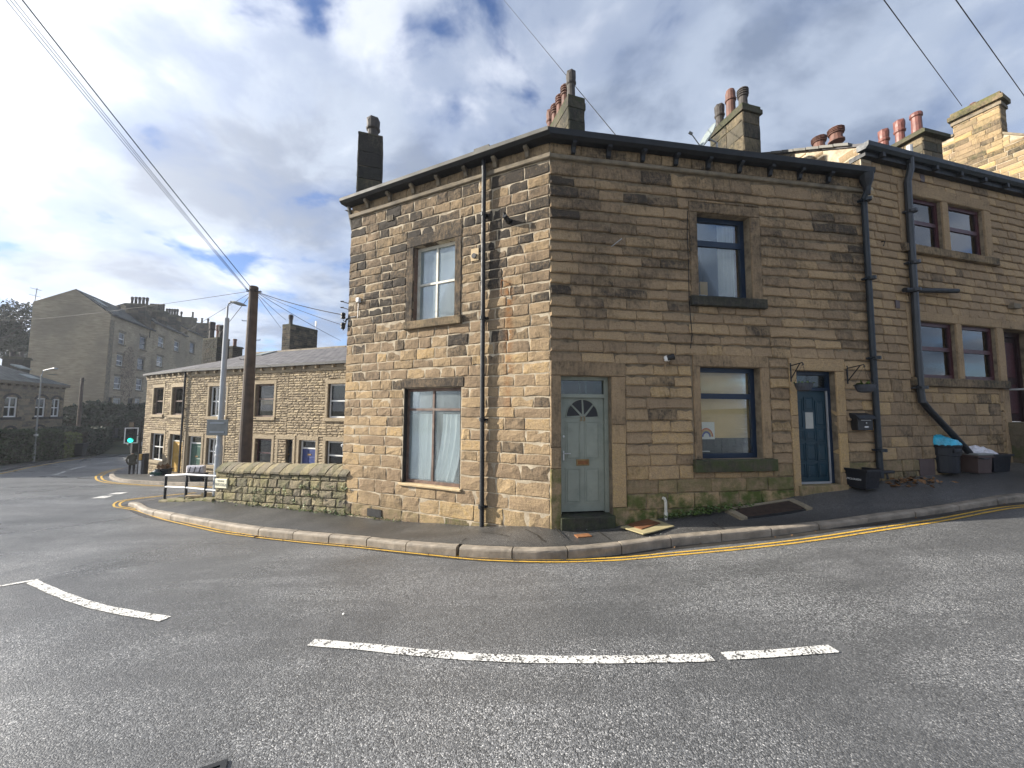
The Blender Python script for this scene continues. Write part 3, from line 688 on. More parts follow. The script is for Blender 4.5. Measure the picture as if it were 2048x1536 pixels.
# kerb stones
k = 0; kq = random.Random(3); nst = 260
while k < nst - 1:
    L = kq.uniform(0.78, 0.98); step = max(2, int(round(L / (KLEN / nst)))); k2 = min(nst, k + step)
    m = MB(); prof = [(0.0, -.24), (0.0, -.035), (0.006, -.014), (0.022, -.002), (0.05, .004), (0.125, .004), (0.132, -.03), (0.132, -.24)]
    dz, dn = kq.uniform(-.006, .006), kq.uniform(-.006, .006); idx = list(range(k, k2 + 1)); rows = []
    chip = abs(KF[k2].x - (-0.62)) < 0.5 and KF[k2].y < 7
    for a, i in enumerate(idx):
        n_ = knorm(i); p_ = KF[i].copy(); tg = V(n_.y, -n_.x, 0)
        if a == 0: p_ = p_ + tg * 0.008
        if a == len(idx) - 1: p_ = p_ - tg * (0.05 if chip else 0.008)
        rows.append([p_ + n_ * (c[0] + dn + kq.uniform(-.002, .002)) + V(0, 0, c[1] + dz + kq.uniform(-.002, .002)) for c in prof])
    NP = len(prof); m.add(sum(rows, []), [(r * NP + j, r * NP + (j + 1) % NP, (r + 1) * NP + (j + 1) % NP, (r + 1) * NP + j) for r in range(len(rows) - 1) for j in range(NP)] + [tuple(range(NP)), tuple(range((len(rows) - 1) * NP, len(rows) * NP))[::-1]])
    m.build('kerb_stone', 'kerb_stone_mat', pavement); k = k2
# gutter channel of dark grit along the kerb and the double yellow lines
gut = [KF[i] - knorm(i) * 0.07 for i in range(0, 261, 3)]
ribbon('gutter_channel', 'gutter_grime', gut, 0.15, 0.004, road, 240)
YIN = [(240, 1012), (262, 1016.5), (290, 1022), (352, 1041), (414, 1055), (468, 1065.6), (600, 1081), (740, 1094), (879, 1108), (966, 1116), (1088, 1120), (1193, 1118), (1300, 1110.5), (1487, 1093), (1675, 1069), (1862, 1040.6), (2048, 1011)]
yin = [G(*p) for p in YIN]; yin += [V(10.2, 6.3, 0), V(13, 7.0, 0)]
yin[0] = yin[0]
tipy = [V(-10.9, 13.6, 0), V(-11.25, 12.4, 0), V(-11.3, 11.5, 0)]
yl = tipy + yin[0:]
yl2, _ = poly3([V(p.x, p.y, 0) for p in yl], 240)
def offs(pl, o):
    out = []
    for i, p in enumerate(pl):
        d = pl[min(i + 1, len(pl) - 1)] - pl[max(i - 1, 0)]; nrm = V(-d.y, d.x, 0).normalized(); out.append(p + nrm * o)
    return out
ribbon('yellow_line', 'yellow_marking', yl2, 0.05, 0.008, road, 330)
ribbon('yellow_line', 'yellow_marking', offs(yl2, -0.115), 0.05, 0.008, road, 330)
def marks(name, px, w, mat='white_marking'): return ribbon(name, mat, [G(*p) for p in px], w, 0.007, road)
marks('centre_dash', [(622, 1286), (740, 1296), (844, 1307), (984, 1317), (1123, 1320.5), (1300, 1319.5), (1424, 1316)], 0.10)
marks('centre_dash', [(1448, 1313.5), (1562, 1307), (1668, 1298.5)], 0.10)
marks('centre_dash', [(64, 1164), (128, 1192), (207, 1217), (331, 1239)], 0.10)
marks('edge_line', [(-120, 1196), (0, 1173), (76, 1160)], 0.07)
marks('stop_line', [(106, 950.5), (214, 950.5)], 0.22)
marks('centre_dash', [(106, 950.5), (130, 943)], 0.14); marks('centre_dash', [(141, 939), (172, 932)], 0.14); marks('centre_dash', [(188, 928), (228, 923)], 0.14)
marks('give_way_dash', [(196, 997), (215, 992)], 0.3); marks('give_way_dash', [(228, 989), (246, 985)], 0.3)
farY = [G(*p) for p in [(-60, 957), (0, 947.6), (60, 935), (116, 925), (178, 916), (248, 911)]]
ribbon('yellow_line', 'yellow_marking', farY, 0.12, 0.007, road)
# iron drain cover at the bottom of the picture
gd = G(384, 1583); dg = thing('drain_cover', 'black iron drain grating let into the road by the camera', 'drain cover', gd)
FD = Frame((gd.x, gd.y), R(62)); mm = MB(); z0 = gz(gd.x, gd.y)
for a, b, c, d in ((-.13, .13, -.13, -.10), (-.13, .13, .10, .13), (-.13, -.10, -.10, .10), (.10, .13, -.10, .10)): mm.box(FD, a, b, z0 - .03, z0 + .012, c, d)
mm.build('rim', 'black_iron', dg)
for i in range(5): mm = MB(); mm.box(FD, -.10, .10, z0 - .03, z0 + .009, -.09 + i * .04, -.07 + i * .04); mm.build('bar', 'black_iron', dg)
mm = MB(); mm.box(FD, -.10, .10, z0 - .3, z0 + .002, -.10, .10); mm.build('sump', 'black_paint', dg)
# far island pavement in front of the terrace, with its kerb and lines
ISL = [(258, 937), (240, 941), (226, 946), (219, 952), (222, 958), (244, 964), (290, 967.5), (331, 970), (380, 971), (430, 972)]
isl = [G(*p) for p in ISL]; isl = [V(-26.5, 27.5, 0)] + isl + [V(-9.5, 15.2, 0), V(-6.0, 14.2, 0)]
island = thing('side_pavement', None, None, (-20, 20, -1.6)); island['kind'] = 'structure'
il, ILEN = poly3([V(p.x, p.y, 0) for p in isl], 60)
ic = [V(-24.4, 27.0, 0), V(-22.3, 24.2, 0), V(-18.5, 22.4, 0), V(-12, 20, 0), V(-6, 17.3, 0)]
icl, _ = poly3(ic, 60)
m = MB()
for a, b in zip(il, icl):
    for j in range(6):
        q = a.lerp(b, j / 5); m.add([V(q.x, q.y, gz(q.x, q.y) + 0.11)], [])
m.f = [(r * 6 + j, (r + 1) * 6 + j, (r + 1) * 6 + j + 1, r * 6 + j + 1) for r in range(60) for j in range(5)]
tag(m.build('paving_surface', 'pavement_asphalt', island), kind='structure')
m = MB()
for a, b in zip(il, offs(il, 0.16)):
    z = gz(a.x, a.y); m.add([V(a.x, a.y, z - .1), V(a.x, a.y, z + .10), V(a.x, a.y, z + .115), V(b.x, b.y, z + .115)], [])
m.f = [(r * 4 + j, r * 4 + j + 1, (r + 1) * 4 + j + 1, (r + 1) * 4 + j) for r in range(60) for j in range(3)]
m.build('kerb', 'kerb_stone_mat', island)
ribbon('yellow_line', 'yellow_marking', offs(il, -0.3), 0.08, 0.008, road, 90); ribbon('yellow_line', 'yellow_marking', offs(il, -0.5), 0.08, 0.008, road, 90)
# pavement across the road, below the hedge
fp = offs([V(p.x, p.y, 0) for p in farY], 0.35); fp2 = offs(fp, 2.0); far_pave = thing('far_pavement', None, None, (-36, 33, -2)); far_pave['kind'] = 'structure'
m = MB()
for a, b in zip(poly3(fp, 30)[0], poly3(fp2, 30)[0]):
    z = gz(a.x, a.y); z2 = gz(b.x, b.y); m.add([V(a.x, a.y, z - .1), V(a.x, a.y, z + .11), V(b.x, b.y, z2 + .14), V(b.x, b.y, z2 - .2)], [])
m.f = [(r * 4 + j, r * 4 + j + 1, (r + 1) * 4 + j + 1, (r + 1) * 4 + j) for r in range(30) for j in range(3)]
tag(m.build('paving_surface', 'pavement_asphalt', far_pave), kind='structure')

# ------------------------------------------------------------------ corner house
house = thing('corner_house', 'two storey stone corner house with a sage door and a teal door', 'house', (C0.x, C0.y, 0))
def mk(fr, rough, tilt, e, gap, frontvar, sootf, mossf, mat_q):
    def f(m, b):
        s = sootf(b); mo = mossf(b); fl = mat_q.uniform(0.000, frontvar)
        stone(m, fr, b[0] + gap(b), b[1] - gap(b), b[2] + gap(b), b[3] - gap(b), fl, rough(b), tilt(b), (s, mat_q.random() ** 1.4 * (0.62 if b[3] > 3.2 else .82), mo), e, q=mat_q)
    return f
LH = [(1.83, 3.23, 3.57, 5.56), (1.79, 3.22, .40, 2.36), (1.74, 3.27, 2.34, 2.55)]                     # trim outlines on the left face
LV = [(1.99, 3.04, 3.74, 5.33), (1.80, 3.21, .45, 2.36)]                     # the openings themselves
RH = [(0, 1.35, -.4, 2.76), (2.66, 4.14, 3.84, 5.83), (2.62, 4.22, .84, 2.95), (4.63, 5.85, 0.2, 2.94)]
RV = [(.19, 1.09, .10, 2.51), (2.82, 3.93, 4.02, 5.63), (2.79, 4.02, 1.06, 2.73), (4.78, 5.65, .44, 2.70)]
LTOP, RTOP = 6.36, 6.36
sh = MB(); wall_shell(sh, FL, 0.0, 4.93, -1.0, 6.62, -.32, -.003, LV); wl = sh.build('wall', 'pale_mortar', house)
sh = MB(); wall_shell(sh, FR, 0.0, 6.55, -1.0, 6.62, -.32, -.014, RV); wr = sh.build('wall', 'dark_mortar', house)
sh = MB(); wall_shell(sh, FL.side(4.93), 0.06, 5.9, -1.5, 6.62, -.3, 0.0, []); wall_shell(sh, FR.side(6.55), 0.3, 5.9, -1.0, 6.6, -.3, -.002, [])
bk0, bk1 = FL.p(4.93, 0, -5.9), FR.p(6.55, 0, -5.9)
sh.add([V(bk0.x, bk0.y, -1.5), V(bk1.x, bk1.y, -1.5), V(bk1.x, bk1.y, 6.6), V(bk0.x, bk0.y, 6.6)], [(0, 1, 2, 3)])
sh.build('back_wall', 'dark_mortar', house)
ql = random.Random(11); qr = random.Random(12)
hsL = lambda v: (.235, .29) if v < 0.9 else (.175, .225)
blL = lay_courses(FL, 0, 4.95, -.62, LTOP, hsL, lambda v: (.34, .68) if v < 0.9 else (.26, .52), LH, ql)
blR = lay_courses(FR, 0, 6.55, -.30, RTOP, lambda v: (.235, .28) if v < 0.8 else (.18, .215), lambda v: (.34, .66) if v < 0.6 else (.32, .62), RH, qr)
def sootL(b):
    v = (b[2] + b[3]) / 2; u = (b[0] + b[1]) / 2; s = .17 + .36 * min(1, max(0, (v - 2.0) / 3.2)) + (.12 if u > 3 and v > 2 else 0)
    if ql.random() < (.07 + .36 * min(1, max(0, (v - 1.8) / 3.0))): s += ql.uniform(.15, .5)
    return s + ql.uniform(-.10, .10)
def sootR(b):
    v = (b[2] + b[3]) / 2; s = .20 + .22 * min(1, max(0, (v - 2.0) / 3.0))
    if qr.random() < .08 + .16 * (v > 3.2): s += qr.uniform(.10, .36)
    return s + qr.uniform(-.09, .09)
mossL = lambda b: max(0, 1 - (b[2] + .45 - .0 * b[0]) / .42) * (.75 if b[0] < 2 else .35)
mossR = lambda b: max(0, min(1, 1.25 - (b[2] - (.05 + .085 * max(0, b[0] - 1))) / .42)) * (1.0 if b[0] > 1 else .4)
mkL = mk(FL, lambda b: .010 if b[2] < .9 else .006, lambda b: .004, .012, lambda b: .0055, .010, sootL, mossL, ql)
mkR = mk(FR, lambda b: .008, lambda b: .018 if b[2] > 1.0 else .004, .016, lambda b: .0042, .012, sootR, mossR, qr)
wall_stones([(wl, FL, blL, mkL, 'sandstone'), (wr, FR, blR, mkR, 'sandstone_shade_face')], 300)
# end-grain quoins are the wall blocks themselves; dressed surrounds
DK = (.72, .2, .0); MD = (.38, .35, 0); LT = (.22, .6, 0)
for n_, a in (('lintel', (1.83, 3.23, 5.33, 5.56)), ('jamb', (1.83, 1.99, 3.745, 5.327)), ('jamb', (3.04, 3.23, 3.745, 5.327))): trim(wl, FL, n_, *a, n1=.016, mat='sandstone', st=DK)
trim(wl, FL, 'sill', 1.80, 3.22, 3.575, 3.74, n1=.075, mat='sandstone', st=(.62, .3, .1))
trim(wl, FL, 'lintel', 1.74, 3.27, 2.365, 2.55, n1=.016, mat='sandstone', st=DK)
# R face trims
trim(wr, FR, 'lintel', .005, 1.35, 2.515, 2.76, n1=.02, mat='sandstone_shade_face', st=(.5, .25, 0))
for a, s in (((.0, .185, 1.30, 2.51), (.40, .3, 0)), ((.0, .187, .95, 1.293), (.3, .45, 0)), ((-.0, .185, -.25, .944), (.22, .45, .75)), ((1.095, 1.345, 1.68, 2.51), (.35, .3, 0)), ((1.095, 1.345, 1.36, 1.674), (.25, .6, 0)), ((1.095, 1.335, .28, 1.354), (.16, .7, .1)), ((1.10, 1.38, -.2, .274), (.3, .4, 1.0))): trim(wr, FR, 'jamb', *a, n1=.02, mat='sandstone_shade_face', st=s)
trim(wr, FR, 'doorstep', .16, 1.1, -.10, .155, n1=.085, n0=-.3, mat='sooty_stone', st=(.75, .2, .5))
trim(wr, FR, 'lintel', 2.66, 4.14, 5.632, 5.83, n1=.018, mat='sandstone_shade_face', st=(.62, .2, 0))
trim(wr, FR, 'jamb', 2.66, 2.818, 4.025, 5.627, n1=.018, mat='sandstone_shade_face', st=(.58, .15, 0)); trim(wr, FR, 'jamb', 3.932, 4.14, 4.025, 5.627, n1=.018, mat='sandstone_shade_face', st=(.58, .15, 0))
trim(wr, FR, 'sill', 2.62, 4.17, 3.84, 4.018, n1=.09, mat='sooty_stone', st=(.8, .25, .15))
trim(wr, FR, 'lintel', 2.65, 4.20, 2.732, 2.945, n1=.018, mat='sandstone_shade_face', st=(.38, .3, 0))
trim(wr, FR, 'jamb', 2.65, 2.788, 1.063, 2.728, n1=.018, mat='sandstone_shade_face', st=(.42, .25, 0)); trim(wr, FR, 'jamb', 4.022, 4.20, 1.063, 2.728, n1=.018, mat='sandstone_shade_face', st=(.32, .35, 0))
trim(wr, FR, 'sill', 2.60, 4.23, .845, 1.058, n1=.10, mat='sooty_stone', st=(.55, .4, .9))
trim(wr, FR, 'lintel', 4.63, 5.85, 2.702, 2.94, n1=.02, mat='sandstone_shade_face', st=(.2, .55, 0))
for a, s in (((4.63, 4.778, 1.85, 2.698), (.1, .75, 0)), ((4.63, 4.778, 1.62, 1.845), (.25, .5, 0)), ((4.63, 4.778, .25, 1.615), (.15, .7, .1)), ((5.652, 5.84, 1.85, 2.698), (.14, .7, 0)), ((5.652, 5.84, 1.52, 1.845), (.2, .5, 0)), ((5.652, 5.84, .78, 1.515), (.06, .9, 0)), ((5.652, 5.86, .3, .774), (.35, .4, .15))): trim(wr, FR, 'jamb', *a, n1=.02, mat='sandstone_shade_face', st=s)
trim(wr, FR, 'threshold', 4.70, 5.76, .25, .555, n1=.06, n0=-.3, mat='sandstone_shade_face', st=(.3, .4, .5))
# eaves: string course, plain frieze, brackets, gutter
trim(wl, FL, 'string_course', -.03, 4.97, 6.365, 6.46, n1=.05, mat='cornice_stone'); trim(wr, FR, 'string_course', .0, 6.55, 6.365, 6.445, n1=.045, mat='cornice_stone')
for fr, U, w, mt, ms in ((FL, 4.93, wl, 'sandstone', 0), (FR, 6.55, wr, 'sandstone_shade_face', .1)):
    mm = MB()
    for b in lay_courses(fr, 0, U, 6.465, 6.66, (.2, .2), (.45, .7), [], ql): stone(mm, fr, b[0] + .005, b[1] - .005, b[2], b[3], .012, .003, 0, (.5 + ms, .6, 0), q=ql)
    mm.build('frieze', mt, w)
    for k in range(int(U / .66)):
        u = .42 + k * .66
        if fr is FR and u > 6.3: continue
        mm = MB(); P = fr.p
        pr = [(0.02, 6.47), (.06, 6.49), (.08, 6.57), (.15, 6.61), (.15, 6.655), (.02, 6.655)]
        mm.prism([P(u - .036, v, n) for n, v in pr], fr.p(u + .036, 0, 0) - fr.p(u - .036, 0, 0)); mm.build('bracket', 'cornice_stone' if fr is FL else 'black_iron', w)
mm = MB(); mm.box(FL, -.07, 5.05, 6.70, 6.768, .2562, .268); mm.build('gutter_lip', 'gutter_weathered', house)  # pale front strip: weathered edge, with its sunlit line in the colour
mm = MB(); P = FL.p
gp = [(-.02, 6.66), (.20, 6.66), (.255, 6.70), (.255, 6.765), (-.02, 6.765)]
mm.prism([P(-.08, v, n) for n, v in gp], FL.p(5.06, 0) - FL.p(-.08, 0)); mm.build('gutter', 'black_iron', house)  # body blackened so the shade under the eaves is in its colour
mm = MB(); mm.prism([FR.p(-.08, v, n) for n, v in [(-.02, 6.66), (.13, 6.655), (.2, 6.69), (.215, 6.79), (-.02, 6.79)]], FR.p(6.62, 0) - FR.p(-.08, 0)); mm.build('gutter', 'black_iron', house)
# roof with ridge, over both wings
r0, r1, r2 = FL.p(5.05, 6.76, .12), FL.p(0, 6.76, .12), FR.p(6.58, 6.76, .12)
q0 = FL.p(5.05, 8.15, -3); q1 = V(1.126, 9.61, 8.15); q2 = FR.p(6.58, 8.15, -3); b0, b1, b2 = FL.p(5.05, 6.7, -6.1), V(1.9, 13.2, 6.7), FR.p(6.58, 6.7, -6.1)
mm = MB(); TH = V(0, 0, .05); A = [r0, r1, r2, q0, q1, q2, b0, b1, b2]
mm.add(A + [a - TH for a in A], [(0, 1, 4, 3), (1, 2, 5, 4), (3, 4, 7, 6), (4, 5, 8, 7), (12, 13, 10, 9), (13, 14, 11, 10), (0, 9, 10, 1), (1, 10, 11, 2), (0, 3, 12, 9), (2, 11, 14, 5), (3, 6, 15, 12), (5, 14, 17, 8)])
mm.uv = [(a.x, a.z * 1.8) for a in A] * 2
mm.build('roof', 'roof_slate', house)
mm = MB()                                    # broken slate ends showing over the gutter
for k in range(9):
    u = .15 + .19 * k; mm.box(FL, u, u + .17, 6.77, 6.785 + .012 * (k % 3), -.1, .2 + .02 * (k % 2))
mm.build('eaves_slates', 'gutter_weathered', house)
mm = MB(); mm.add([r0 - V(0, 0, .2), q0, b0, r0 + V(0, 0, -.5)], [(0, 1, 2)]); mm.build('gable', 'dark_mortar', house)
# windows
w = window(wl, FL, 1.99, 3.04, 3.742, 5.328, .13, 'cream_paint', 'milky_glass', ft=.06, bars_u=[2.53], bars_v=[4.53], bt=.042)
curtain(w, FL, 2.62, 2.98, 3.80, 5.3, -.42, 'curtain_teal', 5, .03)
mm = MB(); mm.box(FL, 3.035, 3.045, 3.745, 5.32, -.13, -.02); mm.build('reveal_lining', 'brown_paint', w)
w = window(wl, FL, 1.80, 3.21, .455, 2.358, .10, 'brown_paint', 'milky_glass', ft=.06, bars_u=[2.53], bars_v=[1.93], bt=.045)
curtain(w, FL, 2.58, 3.12, .53, 1.84, -.18, 'curtain_pale', 5, .022, skew=.05); curtain(w, FL, 1.84, 2.34, .53, 1.84, -.18, 'curtain_pale', 4, .024, skew=.22)
for u_ in (3.193, 1.803): mm = MB(); mm.box(FL, u_, u_ + .014, .455, 2.357, -.098, -.006, (1, .1, 0)); mm.build('reveal_lining', 'sooty_stone', w)  # dark stone lining, blackened to carry the reveal's shadow in its colour
trim(w, FL, 'sill_board', 1.76, 3.27, .40, .452, n1=.05, n0=-.1, mat='pale_timber', rough=.002)
w = window(wr, FR, 2.822, 3.928, 4.022, 5.628, .16, 'navy_paint', 'clear_glass', ft=.085, bars_v=[5.12], bt=.11, room=('room_dark', 1.4))
curtain(w, FR, 3.42, 3.78, 4.06, 5.55, -.27, 'curtain_grey', 4, .03); curtain(w, FR, 3.78, 3.88, 4.06, 5.5, -.29, 'rust_brown', 1, .02)
mm = MB(); mm.box(FR, 3.06, 3.22, 4.09, 4.42, -.36, -.30); tag(mm.build('ornament', 'yellow_door_paint', base=FR.p(3.14, 4.09, -.33)), 'small ochre box standing on the sill inside the upper navy window', 'ornament'); mm = MB(); mm.box(FR, 2.98, 3.16, 4.09, 4.14, -.28, -.24); tag(mm.build('paper', 'paper', base=FR.p(3.07, 4.09, -.26)), 'white paper lying on the sill inside the upper navy window', 'paper')
w = window(wr, FR, 2.792, 4.018, 1.062, 2.728, .15, 'navy_paint', 'clear_glass', ft=.085, bars_v=[2.20], bt=.10, room=('room_tan', .55))
mm = MB(); mm.box(FR, 2.75, 4.05, 1.38, 2.76, -.31, -.30); mm.build('blind', 'room_tan', w)
mm = MB(); mm.box(FR, 2.80, 4.0, 1.13, 1.42, -.29, -.28); mm.build('tiled_worktop', 'room_grey_tile', w)
for k in range(7): mm = MB(); mm.box(FR, 2.93 + k * .15, 3.072 + k * .15, 1.17, 1.405, -.278, -.273); mm.build('tile', 'room_grey_tile', w)
mm = MB(); mm.box(FR, 2.97, 3.24, 1.40, 1.72, -.270, -.264); pic = tag(mm.build('drawing', 'paper', base=FR.p(3.1, 1.4, -.267)), 'childlike rainbow drawing on white paper in the lower navy window', 'drawing')
for i, (c, r0_, r1_) in enumerate((('rainbow_red', .125, .142), ('rainbow_orange', .108, .125), ('rainbow_yellow', .092, .108), ('rainbow_blue', .060, .092))):
    mm = MB(); vs = []
    for a in range(13):
        t = math.pi * a / 12
        for rr in (r0_, r1_): vs.append(FR.p(3.065 - math.cos(t) * rr * 1.0, 1.445 + math.sin(t) * rr * 1.15, -.261 + .0006 * i))
    mm.add(vs, [(2 * a, 2 * a + 1, 2 * a + 3, 2 * a + 2) for a in range(12)]); mm.build('arc', c, pic)
mm = MB(); mm.box(FR, 2.87, 3.1, 1.172, 1.186, -.27, -.22); tag(mm.build('paper', 'paper', base=FR.p(2.98, 1.17, -.25)), 'flat white paper on the tiled ledge below the rainbow drawing', 'paper')
# sage door, number 33
mm = MB(); RC = .16
for a in ((.195, .235, .165, 2.51), (1.02, 1.088, .165, 2.51), (.235, 1.02, 2.45, 2.51), (.235, 1.02, 2.145, 2.205)): mm.box(FR, *a, -RC - .1, -RC + .02)
dfr = mm.build('door_frame', 'sage_paint', wr)
mm = MB(); mm.box(FR, .235, 1.02, 2.205, 2.45, -RC - .045, -RC - .04); mm.build('pane', 'dusty_glass', dfr)
mm = MB(); mm.box(FR, .2, 1.0, 2.2, 2.5, -RC - .6, -RC - .3); mm.build('room', 'room_dark', dfr)
for u in (.30, .62, .74): mm = MB(); mm.box(FR, u, u + .03, 2.23, 2.45, -RC - .2, -RC - .19); mm.build('curtain', 'curtain_grey' if u > .5 else 'room_dark', dfr)
mm = MB(); D0, D1 = .239, 1.016; n_ = -RC - .03
mm.box(FR, D0, D1, .185, 2.143, n_ - .045, n_)
door = mm.build('door', 'sage_paint', wr)
cu0 = (D0 + D1) / 2
for a, b, c, d in ((.335, .575, 1.08, 1.72), (.68, .92, 1.08, 1.72), (.335, .575, .34, .91), (.68, .92, .34, .91)):
    mm = MB(); t = .018
    for q in ((a - t, b + t, c - t, c), (a - t, b + t, d, d + t), (a - t, a, c, d), (b, b + t, c, d)): mm.box(FR, *q, n_ - .005, n_ + .010)
    mm.bbox(FR, a + .012, b - .012, c + .012, d - .012, n_ - .004, n_ + .008, .008); mm.build('panel', 'sage_paint', door)
fc, fv, fr_ = cu0, 1.80, .285
for k in range(4):
    a0, a1 = math.pi * k / 4 + .06, math.pi * (k + 1) / 4 - .06; mm = MB()
    arc = [(fc + math.cos(a0) * .05, fv + math.sin(a0) * .05)] + [(fc + math.cos(a0 + (a1 - a0) * i / 6) * fr_, fv + math.sin(a0 + (a1 - a0) * i / 6) * fr_ * 1.08) for i in range(7)]
    mm.prism([FR.p(x, y, n_ + .001) for x, y in arc], FR.p(0, 0, .004) - FR.p(0, 0, 0)); mm.build('fanlight_pane', 'black_paint', door)
mm = MB(); mm.tube([FR.p(fc + math.cos(math.pi * i / 16) * (fr_ + .012), fv + math.sin(math.pi * i / 16) * (fr_ + .012) * 1.08, n_ + .004) for i in range(17)], .012, 6)
for k in range(5): a = math.pi * k / 4; mm.tube([FR.p(fc + math.cos(a) * .04, fv + math.sin(a) * .04, n_ + .006), FR.p(fc + math.cos(a) * fr_, fv + math.sin(a) * fr_ * 1.08, n_ + .006)], .009, 6)
mm.build('fanlight_bars', 'sage_paint', door)
def text(body, fr, u, v, n, size, mat, parent, ext=.002, name='lettering', xs=1.0):
    cu = bpy.data.curves.new(name, 'FONT'); cu.body = body; cu.size = size; cu.extrude = ext; cu.align_x = 'CENTER'; cu.align_y = 'CENTER'
    o = bpy.data.objects.new(name, cu); COL.objects.link(o); cu.materials.append(MATS[mat])
    X = V(fr.d.x, fr.d.y, 0) * (-1 if fr.flip else 1); Z = V(fr.n.x, fr.n.y, 0); Y = V(0, 0, 1)
    o.parent = parent; p = fr.p(u, v, n) - BASE[parent.name]
    dg = bpy.context.evaluated_depsgraph_get(); me = bpy.data.meshes.new_from_object(o.evaluated_get(dg)); bpy.data.objects.remove(o)
    o = bpy.data.objects.new(name, me); COL.objects.link(o); o.parent = parent
    o.matrix_local = Matrix(((X.x * xs, Y.x, Z.x, p.x), (X.y * xs, Y.y, Z.y, p.y), (X.z * xs, Y.z, Z.z, p.z), (0, 0, 0, 1)))
    return o
text('33', FR, fc, 1.77, n_ + .012, .115, 'brass', door, .006, 'number')
mm = MB(); mm.bbox(FR, .51, .745, .965, 1.075, n_, n_ + .014, .004); lb = mm.build('letterbox', 'brass', door)
mm = MB(); mm.bbox(FR, .535, .72, .988, 1.052, n_ + .012, n_ + .02, .004); mm.build('flap', 'rust', lb)
mm = MB(); mm.box(FR, .272, .296, 1.06, 1.22, n_, n_ + .01); mm.tube([FR.p(.284, 1.18, n_ + .01), FR.p(.284, 1.18, n_ + .05), FR.p(.36, 1.178, n_ + .052), FR.p(.395, 1.176, n_ + .05)], .009, 8); mm.tube([FR.p(.284, 1.47, n_), FR.p(.284, 1.47, n_ + .02)], .02, 10); mm.build('handle', 'steel', door)
# teal door
mm = MB(); RC = .13
for a in ((4.783, 4.82, .557, 2.70), (5.59, 5.648, .557, 2.70), (4.82, 5.59, 2.63, 2.70), (4.82, 5.59, 2.33, 2.39)): mm.box(FR, *a, -RC - .1, -RC + .01)
dfr = mm.build('door_frame', 'navy_paint', wr)
mm = MB(); mm.box(FR, 4.82, 5.59, 2.39, 2.63, -RC - .05, -RC - .045); mm.build('pane', 'dusty_glass', dfr)
mm = MB(); mm.box(FR, 4.79, 5.64, 2.35, 2.68, -RC - .5, -RC - .25); mm.build('room', 'curtain_teal', dfr)
mm = MB(); mm.box(FR, 5.562, 5.589, .57, 2.329, -RC - .02, -RC + .004); mm.box(FR, 4.82, 5.555, .558, .592, -RC - .03, -RC + .02); mm.build('weather_strip', 'galvanised', dfr)
n_ = -RC - .03; mm = MB(); mm.box(FR, 4.823, 5.56, .595, 2.327, n_ - .04, n_); door = mm.build('door', 'teal_paint', wr)
cols = ((4.86, 5.03), (5.09, 5.28), (5.34, 5.51))
rowsA = {0: ((1.62, 2.17), (1.40, 1.55)), 1: ((1.95, 2.2), (1.38, 1.56)), 2: ((1.66, 2.14), (1.37, 1.60))}
for ci, (a, b) in enumerate(cols):
    for (c, d) in rowsA[ci] + ((.99, 1.31), (.68, .93)):
        mm = MB(); mm.box(FR, a, b, c, d, n_ - .004, n_ + .004); mm.bbox(FR, a + .022, b - .022, c + .022, d - .022, n_ + .003, n_ + .016, .01)
        for q in ((a - .012, b + .012, c - .012, c), (a - .012, b + .012, d, d + .012), (a - .012, a, c, d), (b, b + .012, c, d)): mm.box(FR, *q, n_ - .003, n_ + .012)
        mm.build('panel', 'teal_paint', door)
mm = MB(); mm.box(FR, 5.10, 5.27, 1.60, 1.91, n_ - .004, n_ + .008); mm.build('pane', 'curtain_grey', door)
mm = MB(); mm.bbox(FR, 4.845, 4.875, 1.28, 1.58, n_, n_ + .02, .005); mm.build('handle', 'rust', door)
# downpipes and small fittings on the walls
def pipe(par, fr, pts, r, mat, name='downpipe', clips=(), seg=12):
    m = MB(); m.tube([fr.p(*p) for p in pts], r, seg); o = m.build(name, mat, par, smooth=False)
    for (u, v) in clips: m = MB(); m.tube([fr.p(u, v - .03, pts[1][2]), fr.p(u, v + .03, pts[1][2])], r * 1.3, seg); m.box(fr, u - r * 2, u + r * 2, v - .018, v + .018, 0.0, pts[1][2] - r * .8); m.build('pipe_clip', mat, o)
    return o
pipe(wl, FL, [(1.31, 6.70, .10), (1.30, 6.45, .085), (1.29, 3.0, .08), (1.27, -.16, .075)], .042, 'black_iron', clips=((1.30, 5.6), (1.295, 3.62), (1.285, 1.75), (1.28, .2)))
mm = MB(); mm.box(FL, 1.12, 1.45, 6.766, 6.85, .05, .22); mm.build('hopper', 'gutter_weathered', wl)
pipe(wr, FR, [(6.50, 6.68, .16), (6.49, 6.35, .14), (6.47, 6.2, .075), (6.45, 3.0, .075), (6.45, .67, .07)], .052, 'blue_black_iron', clips=((6.47, 6.15), (6.46, 4.55), (6.45, 2.97), (6.45, 1.2)))
mm = MB(); c = FR.p(6.49, 6.45, .13); mm.lathe(c, [(.05, -.2), (.06, -.05), (.11, .1), (.12, .22)], 10); mm.build('hopper', 'black_iron', wr)
